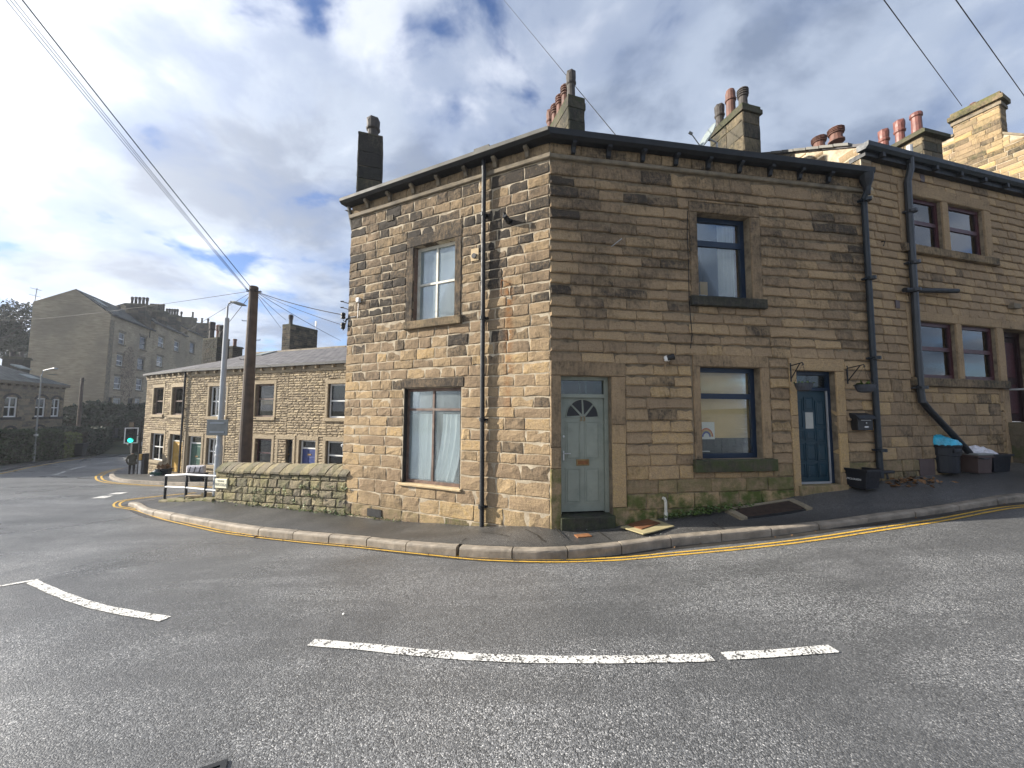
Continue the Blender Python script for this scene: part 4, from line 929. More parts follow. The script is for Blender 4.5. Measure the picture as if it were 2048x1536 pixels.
# rust run below the iron staple: a stain of its own on the stone
rs_t = MATS['sandstone'].node_tree; rs_b = [n for n in rs_t.nodes if n.type == 'BSDF_PRINCIPLED'][0]; rs_c = rs_b.inputs['Base Color'].links[0].from_socket
rs_p = pos(rs_t); rs_q = FL.p(.80, 0, 0); rs_sx = nn(rs_t, 'ShaderNodeSeparateXYZ', ins={0: rs_p})
rs_wob = mth(rs_t, 'MULTIPLY', mth(rs_t, 'SUBTRACT', noise(rs_t, rs_p, 3.0, 3), 0.5), 0.16)
rs_al = mth(rs_t, 'ADD', mth(rs_t, 'ADD', mth(rs_t, 'MULTIPLY', mth(rs_t, 'SUBTRACT', rs_sx.outputs[0], rs_q.x), FL.d.x), mth(rs_t, 'MULTIPLY', mth(rs_t, 'SUBTRACT', rs_sx.outputs[1], rs_q.y), FL.d.y)), rs_wob)
rs_w = ramp(rs_t, mth(rs_t, 'ABSOLUTE', rs_al), [(0.02, 1.0), (0.12, 0.0)]); rs_z = mth(rs_t, 'DIVIDE', mth(rs_t, 'SUBTRACT', rs_sx.outputs[2], 1.7), 3.0); rs_zz = ramp(rs_t, rs_z, [(0.0, 0.0), (0.12, 0.55), (0.7, 1.0), (0.84, 1.0), (0.87, 0.0)])
rs_m = mth(rs_t, 'MULTIPLY', mth(rs_t, 'MULTIPLY', rs_w, rs_zz), ramp(rs_t, noise(rs_t, rs_p, 14, 5, 0.65), [(0.3, 0.35), (0.6, 0.95)]))
setc(rs_t, rs_b.inputs['Base Color'], mix(rs_t, rs_m, rs_c, (0.23, 0.115, 0.048)))
# flue stub, round vent, iron staple and rust run, air brick, alarm box
mm = MB(); mm.tube([FL.p(.79, 5.38, 0), FL.p(.79, 5.38, .12), FL.p(.79, 5.41, .20)], [.055, .05, .042], 12); mm.tube([FL.p(.79, 5.35, .13), FL.p(.80, 5.47, .19)], .028, 8); mm.build('flue_terminal', 'black_iron', wl)
mm = MB(); c = FL.uv(950, 511); mm.box(FL, c[0] - .09, c[0] + .08, c[1] - .11, c[1] + .13, .0, .022); vp = mm.build('vent_plate', 'pale_timber', wl); mm = MB(); mm.tube([FL.p(c[0], c[1] - .02, .02), FL.p(c[0], c[1] - .02, .05)], .05, 14); mm.build('vent_pipe', 'black_paint', vp)
a = FL.uv(1006, 562); b = FL.uv(1016, 590); mm = MB(); mm.tube([FL.p(a[0], a[1], .01), FL.p(a[0], a[1], .07), FL.p(a[0], b[1], .07), FL.p(a[0], b[1], .01)], .008, 6); mm.tube([FL.p(a[0], a[1], .07), FL.p(b[0], a[1] - .05, .07)], .008, 6); mm.build('iron_staple', 'rust', wl)
mm = MB(); vs = []; st_ = []
for i in range(19):
    t = i / 18; v = b[1] - .02 - t * 2.3; wd = (.05 + .05 * math.sin(t * 3)) * (1 - .4 * t); vs += [FL.p(a[0] - wd - .02 + .03 * math.sin(t * 9), v, .0175), FL.p(a[0] + wd - .02 + .03 * math.sin(t * 11), v, .0175)]
c = FL.uv(781, 437); 
for k in range(5): mm2 = MB(); mm2.box(FL, c[0] - .09 + k * .04, c[0] - .065 + k * .04, c[1] - .06, c[1] + .06, .0, .024); mm2.build('air_brick', 'cornice_stone', wl)
c = FL.uv(719, 601); mm = MB(); mm.bbox(FL, c[0] - .045, c[0] + .045, c[1] - .05, c[1] + .05, .0, .07, .008); mm.tube([FL.p(c[0] + .01, c[1] - .05, .02), FL.p(c[0] + .02, c[1] - .4, .02)], .006, 5); mm.build('junction_box', 'white_paint', wl)
# iron bracket with insulators at the left edge, two hooks above
mm = MB(); bu = FL.uv(712, 652)[0]; P0 = FL.p(bu, 4.02, .0); tip_ = at_depth(693, 639, 8.75)
mm.tube([P0, P0.lerp(tip_, .5) + V(0, 0, .02), tip_], .022, 8); ins = []
for px, py in ((686.5, 632), (686, 652)): c_ = at_depth(px, py, 8.72); mm.tube([tip_, tip_.lerp(c_, .5) + V(0, 0, -.09), c_ + V(0, 0, -.1)], .012, 6)
mb_ = mm.build('wire_bracket', 'black_iron', wl)
for px, py in ((686.5, 632), (686, 652)):
    c_ = at_depth(px, py, 8.72); mm = MB(); mm.lathe(c_ - V(0, 0, .07), [(.03, 0), (.05, .02), (.05, .06), (.035, .075), (.05, .09), (.05, .13), (.025, .15)], 10); mm.build('insulator', 'black_paint', mb_)
for py in (603, 615): mm = MB(); t_ = at_depth(684, py, 8.9); w_ = at_depth(701, py + 5, 8.8); mm.tube([w_, t_.lerp(w_, .3), t_], .012, 6); mm.tube([t_ + V(-.03, 0, 0), t_ + V(.04, 0, 0)], .016, 6); mm.build('wire_hook', 'black_iron', wl)
# side downpipe, rusty lamp bracket and gas meter pipe low on the left edge
mm = MB(); mm.tube([FL.p(4.99, 6.7, .06), FL.p(5.0, 6.1, -.12), FL.p(4.99, 5.0, -.3)], .045, 8); mm.build('downpipe', 'gutter_weathered', wl)
mm = MB(); c_ = at_depth(687, 893, 9.0); mm.lathe(c_, [(.02, -.02), (.055, 0), (.06, .04), (.03, .065)], 10); mm.tube([c_, c_ + V(.02, .05, -.32)], .03, 8); mm.build('pipe_elbow', 'galvanised', wl)
# floodlights
c = FR.uv(1330, 716); mm = MB(); mm.lathe(FR.p(c[0], c[1] - .02, .07), [(.03, -.05), (.05, -.04), (.05, .04), (.03, .05)], 10); mm.tube([FR.p(c[0], c[1], .0), FR.p(c[0], c[1] - .02, .08)], .03, 8); fl = mm.build('security_light', 'white_paint', wr); mm = MB(); mm.tube([FR.p(c[0] - .02, c[1] - .02, .10), FR.p(c[0] + .09, c[1] + .01, .13)], [.045, .06], 10); mm.build('lamp_head', 'black_paint', fl)
mm = MB(); mm.box(FR, c[0] - .02, c[0] + .01, c[1] - .28, c[1] - .06, .0, .022); mm.build('cable_cover', 'sandstone_shade_face', wr)
# loose cable down the wall, an old hook
mm = MB(); mm.tube([FR.p(2.62, 5.62, .025), FR.p(2.60, 5.2, .025), FR.p(2.61, 4.6, .022), FR.p(2.60, 3.9, .024), FR.p(2.64, 3.3, .022), FR.p(2.60, 3.05, .025)], .007, 5); mm.build('wall_cable', 'cable_black', wr)
mm = MB(); c = FR.uv(1222, 494); c2 = FR.uv(1238, 483); mm.tube([FR.p(*c, .015), FR.p(*c2, .12)], .008, 5); mm.build('iron_hook', 'galvanised', wr)
# vent hole low in the left wall
mm = MB(); mm.box(FL, 3.72, 4.12, -.31, -.155, -.02, .0245); mm.build('cellar_vent', 'black_paint', wl)
# ------------------------------------------------------------------ chimneys of the corner house
qc = random.Random(21)
ch, F_ = stone_chimney(house, at_depth(716, 300, 9.7).xy, R(72), .60, .9, 6.5, at_depth(716, 262, 9.7).z, hs=(.34, .42), ws=(.5, .62), st=(.75, 1.0), q=qc, cap=.05, capo=.012, near=True)
pot(ch, F_.p(.34, at_depth(716, 262, 9.7).z - .02, -.35), 'crown', .62, .19, 'sooty_clay')
ch, F_ = stone_chimney(house, at_depth(1137, 225, 8.5).xy, R(72), .42, 1.55, 6.7, at_depth(1137, 188, 8.5).z, st=(.65, .95), q=qc, hs=(.3, .4), ws=(.35, .5), cap=.30, capo=.02, near=True)
for k in range(5): pot(ch, F_.p(.12, at_depth(1137, 188, 8.5).z - .01 - .01 * k, -.10 - .30 * k), 'crown' if k in (0, 4) else 'louvre', .60, .125, 'terracotta' if k else 'sooty_clay')
ch, F_ = stone_chimney(house, at_depth(1486, 250, 8.9).xy, R(75), .52, 1.05, 6.7, at_depth(1486, 206, 8.9).z, st=(.45, .9), q=qc, hs=(.34, .42), ws=(.5, .7), cap=.20, capo=.05, near=True)
for k, (kd, h_) in enumerate((('louvre', .52), ('dome', .82), ('crown', .60))): pot(ch, F_.p(.16, at_depth(1486, 206, 8.9).z - .01, -.12 - .37 * k), kd, h_, .13, 'sooty_clay' if k != 1 else 'terracotta')
mm = MB(); mm.box(F_, -.10, .55, 6.72, 7.35, -1.15, -.2); mm.build('lead_flashing', 'lead', ch)
# satellite dish beside that chimney
dc = at_depth(1416, 276, 8.75); sd = thing('satellite_dish', 'grey satellite dish tilted beside the middle roof chimney', 'satellite dish', dc)
fw = V(-.90, -.12, .42).normalized(); sa = fw.cross(V(0, 0, 1)).normalized(); sb = sa.cross(fw)
mm = MB(); vs = []
for i in range(5):
    for j in range(20):
        r_ = .30 * i / 4 + .001; a = 2 * math.pi * j / 20; vs.append(dc + sa * math.cos(a) * r_ + sb * math.sin(a) * r_ * 1.08 + fw * (r_ ** 2 * .55))
f = [(i * 20 + j, i * 20 + (j + 1) % 20, (i + 1) * 20 + (j + 1) % 20, (i + 1) * 20 + j) for i in range(4) for j in range(20)]
mm.add(vs + [v - fw * .012 for v in vs], f + [tuple(x + 100 for x in reversed(q)) for q in f] + [(80 + j, 80 + (j + 1) % 20, 180 + (j + 1) % 20, 180 + j) for j in range(20)]); mm.build('reflector', 'dish_grey', sd, smooth=True)
mm = MB(); h_ = dc + fw * .42 - sb * .12; mm.tube([dc - sb * .34, h_], .012, 6); mm.tube([h_ - fw * .03, h_ + fw * .06], .032, 8); mm.build('receiver_arm', 'sign_back', sd)
mm = MB(); mm.tube([dc - fw * .02, dc - fw * .25, dc - fw * .25 - V(0, 0, .7)], .02, 6); mm.build('mount', 'galvanised', sd)
# ------------------------------------------------------------------ neighbour house up the hill
nb = thing('neighbour_house', 'taller stone house with maroon windows joined to the teal door end of the corner house', 'house', (E0.x, E0.y, .6))
NL = 7.6; NTOP = 7.10
NV = [(1.20, 2.36, 5.44, 6.55), (2.56, 3.76, 5.44, 6.55), (1.22, 2.50, 2.64, 3.83), (2.68, 3.86, 2.64, 3.83), (4.12, 5.25, 1.72, 3.83)]
NHO = [(1.02, 4.0, 5.26, 6.80), (1.02, 4.03, 2.46, 4.02), (3.80, 5.5, -.2, 4.02)]
sh = MB(); wall_shell(sh, FN, 0, NL, -.3, NTOP + .1, -.32, -.018, NV); wn = sh.build('wall', 'dark_mortar', nb)
qn = random.Random(31)
blN = lay_courses(FN, .02, NL, .35, NTOP, lambda v: (.2, .27) if v < 2.5 else (.165, .195), lambda v: (.28, .5) if v < 2.5 else (.24, .42), NHO, qn)
blN += [b for b in lay_courses(FN, 3.80, 4.06, .35, 2.46, (.2, .27), (.5, .6), [], qn)]
sootN = lambda b: .17 + (.18 if b[2] < 2.4 else 0) + qn.uniform(-.12, .12) + (qn.uniform(.1, .3) if qn.random() < .12 else 0)
mkN = mk(FN, lambda b: .006, lambda b: .010 if b[2] > 2.4 else .003, .013, lambda b: .006, .012, sootN, lambda b: .3 if b[2] < .9 else 0, qn)
sd_ = FN.side0(0)                                # gable that shows above the corner house roof, lit by the sun
sh = MB(); g0, g1, g2 = FN.p(0, 7.38, 0), FN.p(0, 9.2, -3.2), FN.p(0, 7.38, -6.4); dn = V(0, 0, -1.2)
th = V(FN.d.x, FN.d.y, 0) * .3
sh.prism([g0 + dn, g2 + dn, g2, g1, g0], th); gw = sh.build('gable', 'pale_mortar', nb)
blG = []
for b in lay_courses(sd_, 0, 6.4, 6.3, 9.3, (.22, .34), (.3, .6), [], qn):
    lim = lambda u: 7.38 + 1.82 * (u / 3.2 if u < 3.2 else (6.4 - u) / 3.2)
    if b[3] < lim(b[0]) + .08 and b[3] < lim(b[1]) + .08: blG.append(b)
    elif b[2] < min(lim(b[0]), lim(b[1])) - .06: blG.append((b[0], b[1], b[2], min(lim(b[0]), lim(b[1]))))
mkG = mk(sd_, lambda b: .012, lambda b: 0, .02, lambda b: .018, .015, lambda b: .12 + qn.uniform(-.1, .25), lambda b: .1, qn)
wall_stones([(wn, FN, blN, mkN, 'sandstone_shade_face'), (gw, sd_, blG, mkG, 'sandstone')], 300)
S1 = (.3, .3, 0)
for n_, a in (('lintel', (1.02, 4.0, 6.552, 6.80)), ('jamb', (1.02, 1.195, 5.435, 6.548)), ('mullion', (2.365, 2.555, 5.435, 6.548)), ('jamb', (3.765, 4.0, 5.435, 6.548)), ('lintel', (1.02, 2.58, 3.832, 4.02)), ('lintel', (2.584, 4.03, 3.832, 4.02)), ('jamb', (1.02, 1.215, 2.635, 3.828)), ('mullion', (2.505, 2.675, 2.635, 3.828)), ('jamb', (3.865, 4.10, 2.635, 3.828)), ('lintel', (4.034, 5.5, 3.832, 4.02)), ('door_jamb', (3.90, 4.115, .6, 2.45)), ('door_jamb', (5.255, 5.5, 1.0, 3.826))): trim(wn, FN, n_, *a, n1=.02, mat='sandstone_shade_face', st=S1)
trim(wn, FN, 'sill', 1.02, 4.06, 5.26, 5.43, n1=.08, mat='sandstone_shade_face', st=(.6, .3, .1)); trim(wn, FN, 'sill', 1.02, 4.06, 2.46, 2.63, n1=.08, mat='sandstone_shade_face', st=(.75, .2, .1))
for (a, b, c, d), hi in zip(NV[:4], (1, 1, 0, 0)):
    mid = c + (d - c) * (.52 if hi else .53)
    w = window(wn, FN, a + .003, b - .003, c + .003, d - .003, .075, 'maroon_paint', ft=.075, bars_v=[mid], bt=.085, room=('room_dark', .8))
    if hi and a < 2: curtain(w, FN, a + .06, b - .06, c + .08, d - .06, -.30, 'net_curtain', 6, .02)
    if not hi: curtain(w, FN, a + .05, a + .3, c + .08, d - .06, -.35, 'curtain_grey', 3, .03); curtain(w, FN, b - .32, b - .05, c + .08, d - .06, -.35, 'curtain_grey', 3, .03)
mm = MB(); n_ = -.26
for a in ((4.12, 4.2, 1.73, 3.828), (5.15, 5.25, 1.73, 3.828), (4.2, 5.15, 3.72, 3.828)): mm.box(FN, *a, n_ - .1, n_ + .03)
dfr = mm.build('door_frame', 'dark_maroon_paint', wn)
mm = MB(); mm.box(FN, 4.203, 5.147, 1.735, 3.717, n_ - .06, n_ - .01); dr = mm.build('door', 'dark_maroon_paint', wn)
for a in ((4.25, 4.58, 1.9, 2.6), (4.73, 5.06, 1.9, 2.6), (4.25, 4.58, 2.75, 3.6), (4.73, 5.06, 2.75, 3.6)): mm = MB(); mm.bbox(FN, *a, n_ - .012, n_ + .006, .02); mm.build('panel', 'maroon_paint', dr)
for k, (v, dp) in enumerate(((1.72, .38), (1.50, .70), (1.24, 1.02), (.99, 1.34))):
    trim(nb, FN, 'doorstep', 3.97 + .02 * k, 5.6, v - .28 - .3 * (k == 3), v, n1=dp, n0=-.2, mat='sooty_stone', st=(.35, .5, .7 if k > 1 else .2), rough=.006)
mm = MB(); mm.tube([FN.p(4.05, 2.44, .05), FN.p(4.05, 2.44, .38), FN.p(4.35, 2.33, .8), FN.p(5.1, 1.95, 1.7)], .022, 8); mm.tube([FN.p(5.1, 1.95, 1.7), FN.p(5.1, .95, 1.7)], .022, 8); mm.build('handrail', 'galvanised', nb)
# eaves
mm = MB(); mm.box(FN, -.02, NL, NTOP + .005, NTOP + .10, -.2, .10); mm.build('eaves_course', 'black_iron', nb)
mm = MB(); mm.prism([FN.p(-.10, v, n) for n, v in [(.0, 7.21), (.16, 7.20), (.21, 7.25), (.22, 7.33), (.0, 7.33)]], FN.p(NL, 0) - FN.p(-.10, 0)); mm.build('gutter', 'blue_black_iron', nb)
for k in range(9): mm = MB(); mm.box(FN, .35 + k * .8, .43 + k * .8, 7.11, 7.2, .10, .18); mm.build('bracket', 'black_iron', nb)
A = [FN.p(-.06, 7.34, .12), FN.p(NL, 7.34, .12), FN.p(NL, 9.28, -3.2), FN.p(-.06, 9.28, -3.2), FN.p(NL, 7.2, -6.5), FN.p(-.06, 7.2, -6.5)]; TH = V(0, 0, .06)
mm = MB(); mm.add(A + [a - TH for a in A], [(0, 1, 2, 3), (3, 2, 4, 5), (9, 8, 7, 6), (11, 10, 8, 9), (0, 6, 7, 1), (3, 9, 6, 0), (5, 11, 9, 3), (1, 7, 8, 2), (2, 8, 10, 4), (4, 10, 11, 5)]); mm.uv = [(a.x, a.z * 1.8) for a in A] * 2; mm.build('roof', 'roof_slate', nb)
mm = MB()
for k in range(int(NL / .3)): mm.box(FN, k * .3, k * .3 + .285, 7.335, 7.352 + .01 * (k % 3), -.1, .17 + .015 * (k % 2))
mm.build('eaves_slates', 'roof_slate', nb)
for k in range(11):                              # stone verge flags on the gable
    u = .12 + k * .29; z = 7.40 + 1.82 * u / 3.2; mm = MB(); mm.prism([FN.p(-.14, z - .02, -u), FN.p(-.14, z + .145, -u - .275), FN.p(-.14, z + .205, -u - .275), FN.p(-.14, z + .04, -u)], th * 1.2); mm.build('verge_flag', 'gutter_weathered', nb)
# pipes
pipe(wn, FN, [(1.21, 7.24, .14), (1.22, 7.0, .13), (1.19, 6.75, .085), (1.12, 2.35, .085), (1.14, 2.12, .09)], .062, 'grey_pipe', clips=((1.19, 6.1), (1.16, 5.0), (1.13, 4.42), (1.12, 2.42)))
mm = MB(); mm.tube([FN.p(1.22, 7.2, .14), FN.p(1.22, 7.52, .14)], .05, 10); mm.build('vent_pipe', 'galvanised', wn)
pipe(wn, FN, [(1.13, 2.16, .09), (1.3, 1.98, .10), (2.2, 1.22, .14), (2.3, 1.1, .16)], .058, 'black_iron', name='waste_pipe')
pipe(wn, FN, [(.84, 4.40, .1), (1.3, 4.43, .1), (2.45, 4.52, .1)], .05, 'black_iron', name='waste_pipe')
mm = MB(); mm.box(FN, .7, .82, 4.04, 4.2, .0, .02); mm.build('air_brick', 'brown_plastic', wn)
mm = MB(); mm.box(FN, 1.73, 1.86, 6.9, 7.06, .0, .02); mm.build('air_brick', 'brown_plastic', wn)
mm = MB(); mm.box(FN, 1.06, 1.5, .66, .99, -.03, .022); mm.build('cellar_hatch', 'brown_plastic', wn)
a = FN.uv(2022, 614); mm = MB(); mm.box(FN, a[0] - .12, a[0] + .14, a[1] - .05, a[1] + .06, .0, .10); mm.build('outside_lamp', 'cornice_stone', wn)
a = FN.uv(1763, 489); mm = MB(); mm.tube([FN.p(a[0], a[1] + .06, .0), FN.p(a[0], a[1] + .04, .06), FN.p(a[0] - .03, a[1] - .05, .05)], .012, 6); mm.build('iron_hook', 'black_iron', wn)
# ridge chimneys of the neighbour
qd = random.Random(5)
ch, F_ = stone_chimney(nb, at_depth(1846, 290, 9.3).xy, R(76), .70, 1.5, 7.6, at_depth(1846, 258, 9.3).z, st=(.2, .6), q=qd, cap=.16, capo=.12, near=True)
for k in range(3): pot(ch, F_.p(.2, at_depth(1846, 258, 9.3).z - .01, -.2 - .36 * k), 'plain' if k == 0 else 'crown', .62, .13, 'terracotta_pale')
for px, py, Y in ((1672, 268, 10.6), (1638, 285, 11.6)):
    c_ = at_depth(px, py, Y); mm = MB(); pot(nb, c_ - V(0, 0, .25), 'louvre', .42, .2, 'terracotta')
# ------------------------------------------------------------------ third house, higher still, with a tall stack
S0 = at_depth(2001, 230, 15.0); FG = Frame(S0.xy, R(-24), True); gq = random.Random(77)
th3 = thing('upper_house', 'highest stone house behind the maroon door house with one broad tall chimney stack', 'house', V(FG.o.x, FG.o.y, 2))
zs = FG.uv(2003, 269)[1]; ur, zr = FG.uv(2048, 272); ul, zl = FG.uv(1850, 300); SWD = FG.uv(1906, 250)[0]
kr_ = (zs - zr) / (0 - ur); kl_ = (FG.uv(1900, 276)[1] - zl) / (ul - FG.uv(1900, 276)[0]); zb_ = FG.uv(1900, 276)[1]
def limg(u): return zs + kr_ * u if u < 0 else zs + (zb_ - zs) * u / SWD if u < SWD else zb_ - kl_ * (u - SWD)
U0, U1 = -4.0, 5.0
sh = MB(); ks = [U0, 0, SWD, U1]; sh.prism([FG.p(U0, 4, -.012), FG.p(U1, 4, -.012)] + [FG.p(u, limg(u), -.012) for u in ks[::-1]], FG.p(0, 0, -.35) - FG.p(0, 0, -.012)); gb = sh.build('gable', 'pale_mortar', th3)
blF = []
for b in lay_courses(FG, U0, U1, 8.0, 14.5, (.2, .24), (.35, .7), [], gq):
    top = min(limg(b[0]), limg(b[1]))
    if b[2] < top - .08: blF.append((b[0], b[1], b[2], min(b[3], top)))
def mkF(m, b): stone(m, FG, b[0] + .011, b[1] - .011, b[2] + .011, b[3] - .011, .008, .006, 0, (gq.uniform(.45, .85) if gq.random() < .42 else gq.uniform(0, .3), gq.random(), .1), q=gq)
wall_stones([(gb, FG, blF, mkF, 'sandstone')], 200)
for a, b in ((U0, 0), (SWD, U1)):
    n_ = max(1, int((b - a) / .6))
    for k in range(n_):
        x, y = a + (b - a) * k / n_, a + (b - a) * (k + .97) / n_; mm = MB(); P, Q = FG.p(x, limg(x) + .003, .06), FG.p(y, limg(y) + .003, .06); mm.prism([P, Q, Q + V(0, 0, .09), P + V(0, 0, .09)], FG.p(0, 0, -.4) - FG.p(0, 0, .06)); mm.build('coping_stone', 'cornice_stone', th3)
mm = MB(); A = [FG.p(U0, limg(U0) + .02, -.3), FG.p(SWD / 2, zs, -.3), FG.p(U1, limg(U1) + .02, -.3)]; mm.add(A + [a + V(-FG.n.x, -FG.n.y, 0) * 8 for a in A], [(0, 3, 4, 1), (1, 4, 5, 2)]); mm.uv = [(0, 0), (0, 4), (0, 8), (9, 0), (9, 4), (9, 8)]; mm.build('roof', 'roof_slate', th3)
ztop = FG.uv(1997, 184)[1]
ch, F_ = stone_chimney(th3, FG.p(SWD, 0, .012).xy, R(156), SWD, .62, zs - .6, ztop, st=(.15, .65), q=gq, cap=.34, capo=.13, mat='sandstone', mort='pale_mortar', hs=(.2, .24), ws=(.35, .6), capmat='sandstone', near=True)
mm = MB(); mm.box(F_, -.06, SWD + .06, ztop - .56, ztop - .43, -.68, .06); mm.build('chimney_band', 'cornice_stone', ch)
pot(ch, F_.p(.55, ztop - .02, -.3), 'plain', .22, .11, 'terracotta_pale')

# ------------------------------------------------------------------ stone terrace down the hill
T0 = at_depth(365, 948, 22).xy
FT = Frame(T0, R(111.2))                          # u to the right; outward towards the road
bend = FT.uv(374, 744)[0]
FB = Frame(T0 + FT.d * bend, R(111.2 + 8.5)); FB = FB.shifted(0, 0)
tq = random.Random(41)
EZ = 4.0                                         # eaves height
def T(px, py): return FT.uv(px, py)
def B(px, py): return FB.uv(px, py)
tu = lambda px: FT.uv(px, 830)[0]
def rect(fn, x0, y0, x1, y1):
    a, b = fn(x0, y0), fn(x1, y1); return (a[0], b[0], b[1], a[1])
ROOFZ, RB = 5.72, 3.7
def terrace(label, u0, u1, wins, doors, pipes=(), fr=FT, first=False, roofx=None):
    t = thing('terrace_house', label, 'terraced house', fr.p((u0 + u1) / 2, -1.7), 'stone terrace beyond the garden wall')
    holes = [w['r'] for w in wins] + [d['r'] for d in doors]
    sh = MB(); wall_shell(sh, fr, u0, u1, -3.0, EZ + .2, -.3, -.02, holes); wall = sh.build('wall', 'terrace_mortar', t)
    outl = [(a - .17, b + .17, c - .17, d + .2) for a, b, c, d in holes]
    s_ = MB()
    for b in lay_courses(fr, u0, u1, -2.6, EZ - .18, (.115, .14), (.24, .5), outl, tq):
        stone(s_, fr, b[0] + .006, b[1] - .006, b[2] + .008, b[3] - .008, .012, .018, .004, (tq.uniform(0, .35), tq.random(), 0), .02, q=tq)
    tag(s_.build('stone', 'terrace_stone', wall), kind='stuff')
    for w in wins:
        a, b, c, d = w['r']; st = (.12, .55, 0)
        trim(wall, fr, 'lintel', a - .17, b + .17, d + .002, d + .2, n1=.03, mat='terrace_stone', st=st); trim(wall, fr, 'sill', a - .2, b + .2, c - .17, c - .002, n1=.09, mat='terrace_stone', st=st)
        trim(wall, fr, 'jamb', a - .17, a - .002, c, d, n1=.028, mat='terrace_stone', st=st); trim(wall, fr, 'jamb', b + .002, b + .17, c, d, n1=.028, mat='terrace_stone', st=st)
        wo = window(wall, fr, a + .003, b - .003, c + .003, d - .003, .12, w.get('m', 'white_paint'), ft=.07, bars_v=[c + (d - c) * w.get('s', .5)], bars_u=[a + (b - a) * w['mu']] if 'mu' in w else [], bt=.06, room=(w.get('room', 'room_dark'), .7))
        if 'cur' in w: curtain(wo, fr, a + .06, b - .06, c + .08, d - .06, -.3, w['cur'], 6, .02)
    for dd in doors:
        a, b, c, d = dd['r']; st = (.15, .6, 0)
        trim(wall, fr, 'lintel', a - .17, b + .17, d + .002, d + .2, n1=.03, mat='terrace_stone', st=st)
        trim(wall, fr, 'jamb', a - .17, a - .002, c, d, n1=.028, mat='terrace_stone', st=st); trim(wall, fr, 'jamb', b + .002, b + .17, c, d, n1=.028, mat='terrace_stone', st=st)
        n_ = -.12; mm = MB(); tz = d - .42
        for q in ((a, a + .07, c, d), (b - .07, b, c, d), (a + .07, b - .07, d - .06, d), (a + .07, b - .07, tz, tz + .06)): mm.box(fr, *q, n_ - .08, n_)
        f_ = mm.build('door_frame', dd.get('f', 'white_paint'), wall)
        mm = MB(); mm.box(fr, a + .07, b - .07, tz + .06, d - .06, n_ - .05, n_ - .04); mm.build('pane', 'window_glass', f_)
        mm = MB(); mm.box(fr, a, b, tz, d, n_ - .3, n_ - .25); mm.build('room', 'room_dark', f_)
        mm = MB(); mm.box(fr, a + .072, b - .072, c, tz - .002, n_ - .06, n_ - .02); dr = mm.build('door', dd['m'], wall)
        for q in ((a + .14, (a + b) / 2 - .03, c + .2, c + .8), ((a + b) / 2 + .03, b - .14, c + .2, c + .8), (a + .14, (a + b) / 2 - .03, c + 1.05, tz - .15), ((a + b) / 2 + .03, b - .14, c + 1.05, tz - .15)): mm = MB(); mm.bbox(fr, *q, n_ - .022, n_ - .006, .015); mm.build('panel', dd['m'], dr)
        mm = MB(); mm.box(fr, (a + b) / 2 - .12, (a + b) / 2 + .12, c + .88, c + .95, n_ - .02, n_ - .005); mm.build('letterbox', 'brass', dr)
        None or trim(wall, fr, 'doorstep', a - .2, b + .2, c - .6, c - .003, n1=.22, mat='terrace_stone', st=(.4, .3, .1))
    mm = MB(); mm.box(fr, u0, u1, EZ - .17, EZ - .05, -.02, .05); mm.build('string_course', 'terrace_stone', wall)
    mm = MB(); mm.box(fr, u0, u1, EZ - .048, EZ + .12, -.02, .015); mm.build('frieze', 'terrace_stone', wall)
    k = u0 + .3
    while k < u1 - .1: mm = MB(); mm.box(fr, k, k + .10, EZ - .045, EZ + .10, .01, .17); mm.build('bracket', 'terrace_stone', wall); k += .78
    mm = MB(); mm.box(fr, u0 - .005, u1 + .005, EZ + .105, EZ + .22, .0, .24); mm.build('gutter', 'black_iron', t)
    if roofx is None:
        A = [fr.p(u0, EZ + .23, .2), fr.p(u1, EZ + .23, .2), fr.p(u1, ROOFZ, -RB), fr.p(u0, ROOFZ, -RB), fr.p(u1, EZ, -2 * RB), fr.p(u0, EZ, -2 * RB)]
        uv = [(u0, 0), (u1, 0), (u1, 4.3), (u0, 4.3), (u1, 8.6), (u0, 8.6)]; F4 = [(0, 1, 2, 3), (3, 2, 4, 5)]
    else: A, uv, F4 = roofx
    mm = MB(); mm.add(A, F4); mm.uv = uv; mm.build('roof', 'roof_slate', t)
    if roofx is None:
        mm = MB(); k = u0
        while k < u1 - .2: mm.prism([fr.p(k, ROOFZ - .06, -RB + .14), fr.p(k, ROOFZ + .07, -RB), fr.p(k, ROOFZ - .06, -RB - .14)], fr.p(.44, 0) - fr.p(0, 0)); k += .46
        mm.build('ridge_tiles', 'cornice_stone', t)
    for (u, z0, z1) in pipes: pipe(wall, fr, [(u, z1, .1), (u, (z0 + z1) / 2, .1), (u, z0, .1)], .05, 'black_iron', clips=((u, 2.0), (u, .2)))
    return t, wall
uA = B(286, 880)[0]; sp1 = tu(473); sp2 = tu(575); sp3 = tu(655) 
dr_ = lambda fn, x0, y0, x1, y1: rect(fn, x0, y0, x1, y1)
WA = [dict(r=rect(B, 309, 776, 325, 829), m='brown_paint', cur='curtain_grey'), dict(r=rect(B, 346, 775, 364, 830), m='brown_paint'), dict(r=rect(B, 303, 866, 325, 923), m='white_paint', mu=.5)]
hipo = FB.p(uA - .15, EZ + .23, .2); hip1 = FT.p(bend + 2.2, ROOFZ, -RB)
b_ = FB.p(0, EZ + .23, .2)
RA = ([hipo, b_, FT.p(bend + .02, EZ + .23, .2), FT.p(sp1 * 0 + bend + .02 + 0, EZ + .23, .2), hip1, FB.p(uA - .15, EZ + .23, -6.8)], [(0, 0), (4, 0), (4, 0), (4.1, 0), (6, 4.3), (-6, 0)], [(0, 1, 4), (1, 2, 4), (0, 4, 5)])
